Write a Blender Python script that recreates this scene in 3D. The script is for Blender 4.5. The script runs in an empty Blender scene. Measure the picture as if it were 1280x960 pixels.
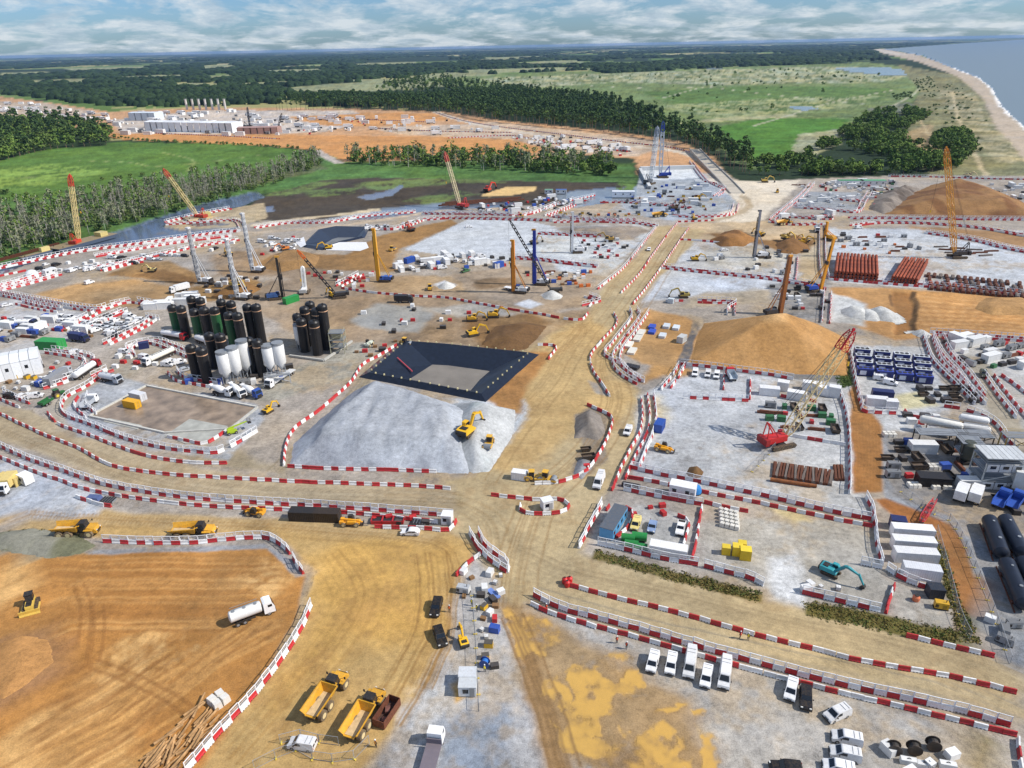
import bpy, math, random
import numpy as np
from mathutils import Vector, Matrix
random.seed(7); RNG = np.random.default_rng(11)
SC = bpy.context.scene
COL = SC.collection

# ------------------------------------------------------------------ camera
FPX, CAMH = 888.0, 100.0                      # focal length in photo pixels, flying height
PITCH, ROLL = math.atan((480-57)/FPX), math.radians(-1.16)
_F = np.array((0, math.cos(PITCH), -math.sin(PITCH))); _U0 = np.array((0, math.sin(PITCH), math.cos(PITCH)))
_R = math.cos(ROLL)*np.array((1., 0, 0)) + math.sin(ROLL)*_U0
_U = -math.sin(ROLL)*np.array((1., 0, 0)) + math.cos(ROLL)*_U0
cam = bpy.data.cameras.new('camera'); camo = bpy.data.objects.new('camera', cam); COL.objects.link(camo)
cam.sensor_fit = 'HORIZONTAL'; cam.sensor_width = 36; cam.lens = 36*FPX/1280; cam.clip_start = 1; cam.clip_end = 90000
camo.matrix_world = Matrix(((_R[0], _U[0], -_F[0], 0), (_R[1], _U[1], -_F[1], 0), (_R[2], _U[2], -_F[2], CAMH), (0, 0, 0, 1)))
SC.camera = camo

# ------------------------------------------------------------------ sky, sun, exposure
SUN_AZ, SUN_EL = math.radians(-9), math.radians(43)      # from the sea side, a little behind the camera
w = bpy.data.worlds.new('World'); SC.world = w; w.use_nodes = True
nt = w.node_tree; nt.nodes.clear()
def N(t, typ, **kw):
    n = t.nodes.new(typ)
    for k, v in kw.items(): setattr(n, k, v)
    return n
sky = N(nt, 'ShaderNodeTexSky', sky_type='NISHITA', sun_disc=False, sun_elevation=SUN_EL, sun_rotation=math.radians(90)-SUN_AZ, altitude=100, air_density=1.0, dust_density=0.6, ozone_density=2.0)
tc = N(nt, 'ShaderNodeTexCoord'); sep = N(nt, 'ShaderNodeSeparateXYZ'); nt.links.new(tc.outputs['Generated'], sep.inputs[0])
def M(t, op, a, b=None, clamp=False):
    n = N(t, 'ShaderNodeMath', operation=op, use_clamp=clamp)
    for i, v in enumerate((a, b)):
        if v is None: continue
        if isinstance(v, (int, float)): n.inputs[i].default_value = v
        else: t.links.new(v, n.inputs[i])
    return n.outputs[0]
zz = M(nt, 'MAXIMUM', sep.outputs[2], 0.0)
cv = N(nt, 'ShaderNodeCombineXYZ'); nt.links.new(M(nt, 'MULTIPLY', M(nt, 'ARCTAN2', sep.outputs[0], sep.outputs[1]), 15.0), cv.inputs[0]); nt.links.new(M(nt, 'DIVIDE', M(nt, 'MULTIPLY', zz, 10.0), M(nt, 'ADD', zz, 0.1)), cv.inputs[1])
def sky_noise(scale, det, rough, dist=0.0):
    n = N(nt, 'ShaderNodeTexNoise'); n.inputs['Scale'].default_value = scale; n.inputs['Detail'].default_value = det
    n.inputs['Roughness'].default_value = rough; n.inputs['Distortion'].default_value = dist
    nt.links.new(cv.outputs[0], n.inputs['Vector']); return n.outputs['Fac']
def ramp(t, fac, stops, interp='LINEAR'):
    r = N(t, 'ShaderNodeValToRGB'); r.color_ramp.interpolation = interp
    e = r.color_ramp.elements
    while len(e) < len(stops): e.new(0.5)
    for k, (p, c) in enumerate(stops):
        e[k].position = p; e[k].color = (*c, 1) if len(c) == 3 else c
    t.links.new(fac, r.inputs[0]); return r.outputs[0]
cmask = ramp(nt, sky_noise(0.8, 7, 0.6, 0.2), [(0.43, (0, 0, 0)), (0.56, (1, 1, 1))])
ccol = ramp(nt, sky_noise(1.5, 6, 0.62, 0.3), [(0.3, (6.6, 8.6, 10.6)), (0.46, (9.8, 11.6, 13.2)), (0.6, (13.6, 14.6, 15.4))])
mx = N(nt, 'ShaderNodeMix', data_type='RGBA'); nt.links.new(M(nt, 'MULTIPLY', cmask, 0.8), mx.inputs[0])
tint = N(nt, 'ShaderNodeMix', data_type='RGBA', blend_type='MULTIPLY'); tint.inputs[0].default_value = 1.0; tint.inputs[7].default_value = (1.0, 1.48, 2.25, 1)
nt.links.new(sky.outputs[0], tint.inputs[6]); nt.links.new(tint.outputs[2], mx.inputs[6]); nt.links.new(ccol, mx.inputs[7])
bg = N(nt, 'ShaderNodeBackground'); bg.inputs[1].default_value = 0.055; nt.links.new(mx.outputs[2], bg.inputs[0])
wo = N(nt, 'ShaderNodeOutputWorld'); nt.links.new(bg.outputs[0], wo.inputs[0])
sun = bpy.data.lights.new('sun', 'SUN'); sun.energy = 4.9; sun.angle = math.radians(0.53); sun.color = (1.0, 0.94, 0.85)
suno = bpy.data.objects.new('sun', sun); COL.objects.link(suno)
suno.rotation_euler = Vector((math.cos(SUN_AZ)*math.cos(SUN_EL), math.sin(SUN_AZ)*math.cos(SUN_EL), math.sin(SUN_EL))).to_track_quat('Z', 'Y').to_euler()
suno.location = (400, -100, 600)
vs = SC.view_settings; vs.view_transform = 'Standard'; vs.look = 'None'; vs.exposure = 0.0; vs.gamma = 1.0; vs.use_curve_mapping = False
SC.cycles.use_denoising = True; w.cycles.sampling_method = 'MANUAL'; w.cycles.sample_map_resolution = 512
SC.cycles.max_bounces = 3; SC.cycles.diffuse_bounces = 2; SC.cycles.glossy_bounces = 1; SC.cycles.transmission_bounces = 1; SC.cycles.transparent_max_bounces = 6; SC.cycles.volume_bounces = 0

# ------------------------------------------------------------------ survey: photo pixel -> place on the ground
def ray(px, py): return _F + (px-640)/FPX*_R - (py-480)/FPX*_U
def G(px, py, z=0.0):
    d = ray(px, py); dz = min(d[2], -0.0028); t = (CAMH-z)/-dz
    return Vector((d[0]*t, d[1]*t, z))
def AT(px, py, Y):
    d = ray(px, py); t = Y/d[1]; return Vector((d[0]*t, Y, CAMH+d[2]*t))
def hgt(bx, by, ty): return AT(bx, ty, G(bx, by).y).z
def yaw(p, q):
    a, b = G(*p), G(*q); return math.atan2(b.y-a.y, b.x-a.x)

# ------------------------------------------------------------------ numpy noise
def _hash(x, y, s):
    h = (x.astype(np.int64)*374761393 + y.astype(np.int64)*668265263 + s*1442695041) & 0xffffffff
    h = ((h ^ (h >> 13))*1274126177) & 0xffffffff; h = h ^ (h >> 16)
    return h.astype(np.float64)/4294967296.0
def vnoise(x, y, s=0):
    xi, yi = np.floor(x), np.floor(y); fx, fy = x-xi, y-yi
    fx = fx*fx*(3-2*fx); fy = fy*fy*(3-2*fy)
    a, b, c, d = _hash(xi, yi, s), _hash(xi+1, yi, s), _hash(xi, yi+1, s), _hash(xi+1, yi+1, s)
    return a+(b-a)*fx+(c-a)*fy+(a-b-c+d)*fx*fy
def fbm(x, y, scale, octv=4, s=0):
    t, amp, tot = np.zeros_like(x, dtype=float), 1.0, 0.0
    for o in range(octv):
        t += amp*vnoise(x/scale+o*17.3, y/scale-o*9.1, s+o*31); tot += amp; amp *= 0.55; scale *= 0.5
    return t/tot
def sstep(a, b, x):
    t = np.clip((x-a)/(b-a), 0, 1); return t*t*(3-2*t)
def lin(c):
    return tuple(((v/255)/12.92 if v/255 <= 0.04045 else ((v/255+0.055)/1.055)**2.4) for v in c)

def soil(c, v=0.92, s=0.98):
    l = lin(c); g = 0.3*l[0]+0.6*l[1]+0.1*l[2]; return tuple(v*(g+(x-g)*s) for x in l)

def catmull(pts, step, closed=False):
    P = [np.array(p[:2], float) for p in pts]
    if len(P) < 3: out = P
    else:
        out = []
        for i in range(len(P)-1):
            p0 = P[i-1] if i else 2*P[0]-P[1]; p1, p2 = P[i], P[i+1]; p3 = P[i+2] if i+2 < len(P) else 2*P[-1]-P[-2]
            n = max(2, int(np.linalg.norm(p2-p1)/1.0)); n = min(n, 60)
            for k in range(n):
                t = k/n
                out.append(0.5*((2*p1)+(-p0+p2)*t+(2*p0-5*p1+4*p2-p3)*t*t+(-p0+3*p1-3*p2+p3)*t**3))
        out.append(P[-1])
    out = np.array(out); seg = np.linalg.norm(np.diff(out, axis=0), axis=1); L = np.concatenate([[0], np.cumsum(seg)])
    n = max(1, int(round(L[-1]/step))); s = np.linspace(0, L[-1], n+1)
    return np.stack([np.interp(s, L, out[:, 0]), np.interp(s, L, out[:, 1])], 1)

# ------------------------------------------------------------------ materials
MATS = {}
def mat(name, rgb, rough=0.6, metal=0.0, vary=0.18, scale=1.3, dirt=0.0, spec=0.4, emit=None, bump=0.0):
    """plain procedural paint / steel / fabric with mottling and a film of site dust"""
    if name in MATS: return MATS[name]
    m = bpy.data.materials.new(name); m.use_nodes = True; t = m.node_tree; b = t.nodes['Principled BSDF']
    c = lin(rgb)
    co = N(t, 'ShaderNodeTexCoord'); nz = N(t, 'ShaderNodeTexNoise'); nz.inputs['Scale'].default_value = scale; nz.inputs['Detail'].default_value = 5
    t.links.new(co.outputs['Object'], nz.inputs['Vector'])
    lo = tuple(v*(1-vary) for v in c); hi = tuple(min(1, v*(1+vary*0.7)) for v in c)
    out = ramp(t, nz.outputs['Fac'], [(0.3, lo), (0.7, hi)])
    if dirt > 0:
        n2 = N(t, 'ShaderNodeTexNoise'); n2.inputs['Scale'].default_value = scale*2.7; n2.inputs['Detail'].default_value = 6; t.links.new(co.outputs['Object'], n2.inputs['Vector'])
        mm = N(t, 'ShaderNodeMix', data_type='RGBA'); t.links.new(M(t, 'MULTIPLY', ramp(t, n2.outputs['Fac'], [(0.42, (0, 0, 0)), (0.68, (1, 1, 1))]), dirt), mm.inputs[0])
        t.links.new(out, mm.inputs[6]); mm.inputs[7].default_value = (*lin((150, 122, 84)), 1); out = mm.outputs[2]
    oi = N(t, 'ShaderNodeObjectInfo'); sc2 = N(t, 'ShaderNodeVectorMath', operation='SCALE'); t.links.new(out, sc2.inputs[0]); t.links.new(M(t, 'ADD', M(t, 'MULTIPLY', oi.outputs['Random'], 0.24), 0.84), sc2.inputs['Scale'])
    t.links.new(sc2.outputs[0], b.inputs['Base Color'])
    b.inputs['Roughness'].default_value = rough; b.inputs['Metallic'].default_value = metal; b.inputs['Specular IOR Level'].default_value = spec
    if bump:
        bp = N(t, 'ShaderNodeBump'); bp.inputs['Strength'].default_value = bump; t.links.new(nz.outputs['Fac'], bp.inputs['Height']); t.links.new(bp.outputs[0], b.inputs['Normal'])
    MATS[name] = m; return m
def colmat(name, rough=0.9, speck=0.25, scale=1.0, bump=0.3, spec=0.25, wet=False):
    """earth material: colour of the soil from the vertex layer, grain and relief from noise"""
    if name in MATS: return MATS[name]
    m = bpy.data.materials.new(name); m.use_nodes = True; t = m.node_tree; b = t.nodes['Principled BSDF']
    at = N(t, 'ShaderNodeVertexColor', layer_name='Col'); geo = N(t, 'ShaderNodeNewGeometry')
    fs = []
    for sc_, det in ((0.16*scale, 4), (0.9*scale, 4), (4.5*scale, 3)):
        nz = N(t, 'ShaderNodeTexNoise'); nz.inputs['Scale'].default_value = sc_; nz.inputs['Detail'].default_value = det; nz.inputs['Roughness'].default_value = 0.65
        t.links.new(geo.outputs['Position'], nz.inputs['Vector']); fs.append(nz.outputs['Fac'])
    f = M(t, 'ADD', M(t, 'ADD', M(t, 'MULTIPLY', fs[0], 0.3), M(t, 'MULTIPLY', fs[1], 0.35)), M(t, 'MULTIPLY', fs[2], 0.35))
    g = M(t, 'MAXIMUM', M(t, 'ADD', M(t, 'MULTIPLY', M(t, 'SUBTRACT', f, 0.5), speck*9), 1.0), 0.3)
    mul = N(t, 'ShaderNodeVectorMath', operation='SCALE'); t.links.new(at.outputs['Color'], mul.inputs[0]); t.links.new(g, mul.inputs['Scale'])
    t.links.new(mul.outputs[0], b.inputs['Base Color'])
    b.inputs['Specular IOR Level'].default_value = spec
    if wet:
        r = N(t, 'ShaderNodeMapRange'); t.links.new(at.outputs['Alpha'], r.inputs[0]); r.inputs[3].default_value = rough; r.inputs[4].default_value = 0.12
        t.links.new(r.outputs[0], b.inputs['Roughness'])
    else: b.inputs['Roughness'].default_value = rough
    bp = N(t, 'ShaderNodeBump'); bp.inputs['Strength'].default_value = bump; bp.inputs['Distance'].default_value = 0.25
    t.links.new(f, bp.inputs['Height']); t.links.new(bp.outputs[0], b.inputs['Normal'])
    MATS[name] = m; return m

# ------------------------------------------------------------------ mesh builder
class MB:
    def __init__(s): s.v, s.f = [], []
    def add(s, v, f):
        o = len(s.v); s.v += [tuple(p) for p in v]; s.f += [tuple(i+o for i in q) for q in f]; return s
    def box(s, c, d, rz=0, taper=1.0, ry=0):
        cx, cy, cz = c; hx, hy, hz = d[0]/2, d[1]/2, d[2]/2; v = []
        for sz in (-1, 1):
            k = taper if sz > 0 else 1.0
            for sx, sy in ((-1, -1), (1, -1), (1, 1), (-1, 1)):
                x, y, z = sx*hx*k, sy*hy*k, sz*hz
                if ry: x, z = x*math.cos(ry)+z*math.sin(ry), -x*math.sin(ry)+z*math.cos(ry)
                if rz: x, y = x*math.cos(rz)-y*math.sin(rz), x*math.sin(rz)+y*math.cos(rz)
                v.append((cx+x, cy+y, cz+z))
        return s.add(v, [(3, 2, 1, 0), (4, 5, 6, 7), (0, 1, 5, 4), (1, 2, 6, 5), (2, 3, 7, 6), (3, 0, 4, 7)])
    def bar(s, a, b, t, t2=None, n=4):
        """straight bar / tube from a to b, t = half thickness"""
        a, b = Vector(a), Vector(b); d = b-a
        if d.length < 1e-6: return s
        d.normalize(); u = d.cross(Vector((0, 0, 1)) if abs(d.z) < 0.95 else Vector((1, 0, 0))).normalized(); w_ = d.cross(u)
        t2 = t if t2 is None else t2; v = []
        for p, r in ((a, t), (b, t2)):
            for k in range(n):
                an = 2*math.pi*(k+0.5)/n; v.append(p+(u*math.cos(an)+w_*math.sin(an))*r*(1.414 if n == 4 else 1))
        return s.add(v, [tuple(range(n-1, -1, -1)), tuple(range(n, 2*n))]+[(k, (k+1) % n, n+(k+1) % n, n+k) for k in range(n)])
    def cyl(s, c, r, h, axis='z', n=12, r2=None):
        c = Vector(c); ax = {'x': Vector((1, 0, 0)), 'y': Vector((0, 1, 0)), 'z': Vector((0, 0, 1))}[axis]
        return s.bar(c-ax*h/2, c+ax*h/2, r, r if r2 is None else r2, n)
    def prof(s, pts, w, inset=lambda z: 0.0, yc=0.0):
        """side profile (x,z) swept across a width, narrowing with height by inset(z)"""
        n = len(pts); v = [(x, yc-w/2+inset(z), z) for x, z in pts]+[(x, yc+w/2-inset(z), z) for x, z in pts]
        area = sum(pts[i][0]*pts[(i+1) % n][1]-pts[(i+1) % n][0]*pts[i][1] for i in range(n))
        a, b = tuple(range(n)), tuple(range(2*n-1, n-1, -1))
        f = [a, b]+[(i, n+i, n+(i+1) % n, (i+1) % n) for i in range(n)]
        if area < 0: f = [q[::-1] for q in f]
        return s.add(v, f)
    def lathe(s, prof, n=14, c=(0, 0)):
        v = []; m = len(prof)
        for r, z in prof: v += [(c[0]+r*math.cos(2*math.pi*k/n), c[1]+r*math.sin(2*math.pi*k/n), z) for k in range(n)]
        f = [(i*n+k, i*n+(k+1) % n, (i+1)*n+(k+1) % n, (i+1)*n+k) for i in range(m-1) for k in range(n)]
        return s.add(v, [tuple(range(n-1, -1, -1)), tuple((m-1)*n+k for k in range(n))]+f)
    def mesh(s, name, m, smooth=False):
        me = bpy.data.meshes.new(name); me.from_pydata(s.v, [], s.f); me.materials.append(m)
        if smooth: me.shade_smooth()
        me.update(); return me
def smooth_by_angle(me, deg=35):
    me.shade_smooth()
    try: me.set_sharp_from_angle(angle=math.radians(deg))
    except Exception: pass
    return me

# ------------------------------------------------------------------ things
ORD = ['first', 'second', 'third', 'fourth', 'fifth', 'sixth', 'seventh', 'eighth', 'ninth', 'tenth', 'eleventh', 'twelfth', 'thirteenth', 'fourteenth', 'fifteenth', 'sixteenth', 'seventeenth', 'eighteenth', 'nineteenth', 'twentieth', 'twenty-first', 'twenty-second', 'twenty-third', 'twenty-fourth']
def obj(name, me, parent=None, loc=None, rot=None, **props):
    o = bpy.data.objects.new(name, me); COL.objects.link(o)
    if parent is not None: o.parent = parent
    if loc is not None: o.location = loc
    if rot is not None: o.rotation_euler = rot
    for k, v in props.items():
        if v is not None: o[k] = v
    return o
PROTO = {}
def proto(key, fn):
    """fn() -> list of (part name, mesh, [sub-parts as (name, mesh)] or None)"""
    if key not in PROTO: PROTO[key] = fn()
    return PROTO[key]
def place(name, key, fn, loc, rz, label, cat, group=None, scale=1.0):
    parts = proto(key, fn)
    root = obj(name, None, None, loc, (0, 0, rz), label=label, category=cat, group=group)
    root.empty_display_size = 0.3
    if scale != 1.0: root.scale = (scale,)*3
    for p in parts:
        o = obj(p[0], p[1], root)
        for sp in (p[2] if len(p) > 2 and p[2] else ()): obj(sp[0], sp[1], o)
    return root
def one(name, me, label, cat, loc=(0, 0, 0), rz=0, group=None): return obj(name, me, None, loc, (0, 0, rz), label=label, category=cat, group=group)
# ================================================================== the ground: one continuous sheet to the horizon, finer near the site
NR, NC = 690, 900
_dep = np.concatenate([np.linspace(math.radians(62), math.radians(0.9), NR-45), np.radians(np.geomspace(0.86, 0.13, 45))])
_rad = CAMH/np.tan(_dep)
_az = np.concatenate([np.linspace(-60, -39.5, 10)[:-1], np.linspace(-39.5, 39.5, NC-18), np.linspace(39.5, 60, 10)[1:]])*math.pi/180
GX = (_rad[:, None]*np.sin(_az)[None, :]).ravel(); GY = (_rad[:, None]*np.cos(_az)[None, :]).ravel(); NV = GX.size
GR = np.hypot(GX, GY)
W1x = fbm(GX, GY, 9, 5, 1)-0.5; W1y = fbm(GX, GY, 9, 5, 2)-0.5
W2x = fbm(GX, GY, 60, 4, 3)-0.5; W2y = fbm(GX, GY, 60, 4, 4)-0.5
N_S = fbm(GX, GY, 2.2, 3, 5); N_M = fbm(GX, GY, 14, 5, 6); N_L = fbm(GX, GY, 90, 4, 7); N_H = fbm(GX, GY, 26, 5, 8)
CC = np.zeros((NV, 3)); WET = np.zeros(NV); CLS = np.zeros(NV, int); GZ = np.zeros(NV)
CLASSES = ['farmland', 'gravel_ground', 'haul_road', 'sand_ground', 'mud_ground', 'meadow', 'marsh', 'dune_ground', 'beach', 'sea', 'river', 'concrete_apron', 'puddle']
CI = {n: i for i, n in enumerate(CLASSES)}
def _dist(P, x, y, closed):
    """distance to a polyline and inside test"""
    d = np.full(x.shape, 1e9); ins = np.zeros(x.shape, bool); n = len(P)
    for i in range(n if closed else n-1):
        ax, ay = P[i]; bx, by = P[(i+1) % n]; ex, ey = bx-ax, by-ay; L = ex*ex+ey*ey+1e-9
        t = np.clip(((x-ax)*ex+(y-ay)*ey)/L, 0, 1)
        d = np.minimum(d, (x-ax-t*ex)**2+(y-ay-t*ey)**2)
        if closed and ay != by:
            c = ((ay > y) != (by > y)) & (x < ex*(y-ay)/(by-ay)+ax); ins ^= c
    return np.sqrt(d), ins
def _select(P, pad):
    lo, hi = P.min(0)-pad, P.max(0)+pad
    return np.nonzero((GX > lo[0]) & (GX < hi[0]) & (GY > lo[1]) & (GY < hi[1]))[0]
def _blend(idx, a, rgb, cls, wet, mott, z):
    c = np.array(soil(rgb))
    m = 1+mott*((N_M[idx]-0.5)*2.8+(N_L[idx]-0.5)*1.4+(N_S[idx]-0.5)*1.8)
    h = (N_H[idx]-0.5)*mott*1.1
    CC[idx] = CC[idx]*(1-a[:, None])+c[None]*(np.clip(m, 0.35, 1.9)[:, None]*np.stack([1+h, 1+h*.25, 1-h*1.1], 1))*a[:, None]
    WET[idx] = WET[idx]*(1-a)+wet*a
    if z is not None: GZ[idx] = GZ[idx]*(1-a)+z*a
    if cls is not None: CLS[idx[a > 0.5]] = CI[cls]
def area(pts, rgb, cls=None, soft=1.5, rag=2.0, wet=0.0, alpha=1.0, mott=0.25, z=None, smooth=False, brk=0.0, rag2=0.0, px=True):
    P = np.array([G(*p)[:2] for p in pts]) if px else np.array(pts, float)
    if smooth: P = catmull(list(P)+[P[0]], 3.0)[:-1]
    pad = soft+rag+rag2; idx = _select(P, pad)
    if not len(idx): return
    x, y = GX[idx]+W1x[idx]*rag*2+W2x[idx]*rag2*2, GY[idx]+W1y[idx]*rag*2+W2y[idx]*rag2*2
    d, ins = _dist(P, x, y, True); sd = np.where(ins, d, -d)
    a = sstep(-soft*0.5, soft*0.5+1e-6, sd)*alpha
    if brk: a = a*sstep(brk-0.1, brk+0.1, N_M[idx]*0.65+N_S[idx]*0.35)
    _blend(idx, a, rgb, cls, wet, mott, z)
def strip(pts, width, rgb, cls=None, soft=0.8, rag=0.8, wet=0.0, alpha=1.0, mott=0.2, z=None, brk=0.0, off=0.0):
    P = catmull([G(*p) for p in pts], 3.0)
    if off:
        T = np.gradient(P, axis=0); T /= np.linalg.norm(T, axis=1)[:, None]+1e-9; P = P+np.stack([-T[:, 1], T[:, 0]], 1)*off
    pad = width+soft+rag; idx = _select(P, pad)
    if not len(idx): return
    x, y = GX[idx]+W1x[idx]*rag*2, GY[idx]+W1y[idx]*rag*2
    d, _ = _dist(P, x, y, False)
    a = (1-sstep(width/2-soft*0.5, width/2+soft*0.5, d))*alpha
    if brk: a = a*sstep(brk-0.1, brk+0.1, N_M[idx]*0.65+N_S[idx]*0.35)
    _blend(idx, a, rgb, cls, wet, mott, z)
def tracks(pts, spread, n, rgb, alpha=0.35, width=0.42, seed=0):
    """wheel ruts running along a route"""
    r = random.Random(seed)
    for k in range(int(n*1.5)): strip(pts, width*r.uniform(0.6, 1.5), rgb, soft=0.35, rag=0.5, alpha=min(.7, 1.05*alpha*r.uniform(0.3, 1)), mott=0.1, off=r.uniform(-spread, spread), brk=r.choice((0, 0, 0.42)))

# --- farmland out to the horizon: hedged fields between woods
fx, fy = GX+W2x*500, GY*0.9+W2y*500
cell = _hash(np.floor(fx/420+0.37*np.floor(fy/600)), np.floor(fy/600), 77); cell2 = _hash(np.floor(fx/420+0.37*np.floor(fy/600)), np.floor(fy/600), 78)
CC[:] = np.array(lin((44, 58, 40)))
for lo, hi, c in ((0.55, 0.72, (104, 122, 72)), (0.72, 0.84, (150, 146, 98)), (0.84, 0.93, (92, 116, 60)), (0.93, 1.01, (176, 168, 130))):
    k = ((cell > lo) & (cell <= hi) & (fbm(GX, GY, 2600, 3, 40) > 0.42)).astype(float); CC[:] = CC*(1-k[:, None])+np.array(lin(c))*k[:, None]
CC *= (0.8+0.4*fbm(GX, GY, 300, 4, 41))[:, None]
# light crop fields seen between the woods
FIELDS = ([(250,82),(290,80),(300,85),(255,87)], [(515,95),(560,90),(640,94),(640,103),(560,108),(470,110)], [(255,95),(290,93),(300,97),(262,99)], [(420,100),(560,97),(600,100),(480,106)], [(60,104),(110,103),(120,106),(70,107)], [(215,103),(280,104),(275,110),(220,111)], [(560,88),(700,84),(760,86),(600,93)], [(790,80),(890,77),(900,80),(800,83)], [(330,112),(420,104),(520,100),(560,104),(500,112),(400,117)], [(80,86),(180,83),(190,86),(90,89)], [(0,92),(60,90),(70,93),(0,95)], [(640,78),(720,75),(730,78),(650,81)], [(140,96),(230,93),(235,97),(150,100)], [(330,88),(400,86),(410,90),(340,92)], [(20,100),(110,98),(130,102),(40,104)], [(600,72),(680,70),(690,72),(610,74)], [(440,80),(520,78),(520,81),(450,83)], [(300,104),(360,101),(380,105),(310,108)])
for p in FIELDS:
    area(p, (140, 144, 108), soft=30, rag=25, mott=0.3)
# --- coast
area([(640,92),(800,86),(900,84),(1000,80),(1085,78),(1152,86),(1160,105),(1135,135),(1065,160),(1010,195),(940,212),(880,175),(770,130),(640,112),(560,106),(520,100)], (112, 128, 80), 'marsh', soft=12, rag=14, mott=0.35)
area([(600,98),(800,90),(1000,84),(1110,84),(1140,95),(1100,103),(900,106),(760,103),(640,112)], (150, 152, 120), soft=40, rag=25, mott=0.5, brk=0.44)
area([(800,115),(950,107),(1120,110),(1100,125),(980,140),(870,140)], (92, 118, 62), soft=30, rag=20, mott=0.3)
area([(820,132),(980,122),(1100,120),(1060,135),(900,150)], (140, 146, 104), soft=25, rag=20, mott=0.4, brk=0.46)
area([(890,160),(950,148),(1065,148),(1040,172),(1000,196),(940,200)], (82, 122, 48), soft=12, rag=10, mott=0.3)
area([(1000,168),(1060,160),(1050,180),(1010,198),(985,197)], (150, 152, 122), soft=6, rag=6, mott=0.4)
area([(1085,135),(1135,128),(1150,134),(1140,142),(1090,141)], (120, 124, 104), soft=6, rag=6, mott=0.4)
area([(840,156),(930,150),(1000,146),(990,142),(900,147)], (158, 156, 116), soft=8, rag=8, mott=0.35)
for s_ in ([(940,158),(1000,140),(1040,128),(1120,112)], [(880,108),(960,118),(1080,130)], [(1060,158),(1100,140),(1145,115),(1150,98)], [(830,122),(875,110),(900,106)], [(680,104),(800,110),(880,109)], [(1000,196),(1040,172),(1062,160)]):
    strip(s_, 5, (178, 176, 150), soft=4, rag=3, alpha=0.8)
for p in ([(1044,86),(1100,84),(1148,91),(1150,94.5),(1110,95),(1060,90)], [(988,134),(1012,134),(1022,137),(1000,138.5)], [(1120,93),(1150,93),(1140,95)], [(880,86),(905,85),(900,87)]):
    area(p, (116, 126, 124), 'river', soft=6, rag=10, mott=0.08, wet=1)
area([(1120,80),(1196,94),(1226,116),(1243,152),(1300,205),(1300,226),(1165,226),(1138,190),(1132,150),(1150,112)], (128, 126, 92), 'dune_ground', soft=10, rag=8, mott=0.35)
area([(1170,110),(1220,118),(1240,155),(1290,205),(1250,205),(1200,165),(1180,130)], (150, 142, 112), soft=10, rag=8, mott=0.4, brk=0.48)
area([(1132,165),(1165,155),(1172,190),(1145,200)], (162, 142, 106), soft=8, rag=6, mott=0.3)
strip([(1190,115),(1196,140),(1208,170),(1222,200),(1235,222)], 4, (184, 170, 136), soft=3, rag=2)
strip([(1150,150),(1165,180),(1150,205)], 3, (180, 162, 126), soft=3, rag=2)
area([(1090,59),(1108,62),(1150,69),(1192,85),(1222,96),(1238,110),(1246,126),(1258,141),(1282,161),(1400,235),(1400,300),(1282,200),(1245,160),(1228,122),(1196,95),(1150,78),(1098,65)], (182, 166, 146), 'beach', soft=8, rag=5, mott=0.12)
area([(1088,60),(1108,63),(1140,69),(1110,68)], (196, 184, 166), 'beach', soft=20, rag=5, mott=0.12)
area([(1104,61.5),(1130,65),(1152,69),(1192,85),(1222,96),(1238,109),(1247,125),(1259,140),(1283,160),(1420,240),(1420,46),(1280,49.5),(1200,54.5),(1150,58)], (112, 138, 162), 'sea', soft=6, rag=4, mott=0.05, z=-1.0, wet=1)
strip([(1192,85.5),(1222,96.5),(1238,109.5),(1247,125.5),(1259,141),(1290,166)], 7, (226, 224, 220), soft=4, rag=5, mott=0.1, brk=0.4)
# --- left meadow, river bank
area([(-200,215),(-40,205),(60,184),(150,177),(300,180),(372,187),(405,198),(330,222),(120,250),(-30,262),(-200,290)], (88, 118, 52), 'meadow', soft=6, rag=6, mott=0.3)
for s_ in ([(100,201),(160,203),(200,208),(280,200),(330,193)], [(0,226),(60,219),(110,216)], [(200,190),(240,200),(235,214)]): strip(s_, 3, (150, 160, 100), soft=3, rag=2, alpha=0.6)
area([(-60,215),(60,205),(140,214),(60,230),(-60,250)], (124, 150, 70), soft=20, rag=15, mott=0.3, brk=0.46)
area([(-120,300),(-30,255),(120,246),(330,212),(405,194),(470,196),(660,200),(790,205),(800,238),(640,238),(440,224),(330,242),(150,292),(0,336),(-120,372)], (84, 116, 60), 'meadow', soft=6, rag=5, mott=0.35)
area([(-60,290),(120,255),(330,218),(400,200),(405,212),(300,236),(140,275),(-60,325)], (96, 104, 72), soft=10, rag=8, mott=0.4, brk=0.42)
area([(-60,200),(0,150),(80,155),(140,172),(130,182),(60,186),(-20,205)], (46, 62, 34), 'meadow', soft=5, rag=4)
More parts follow.
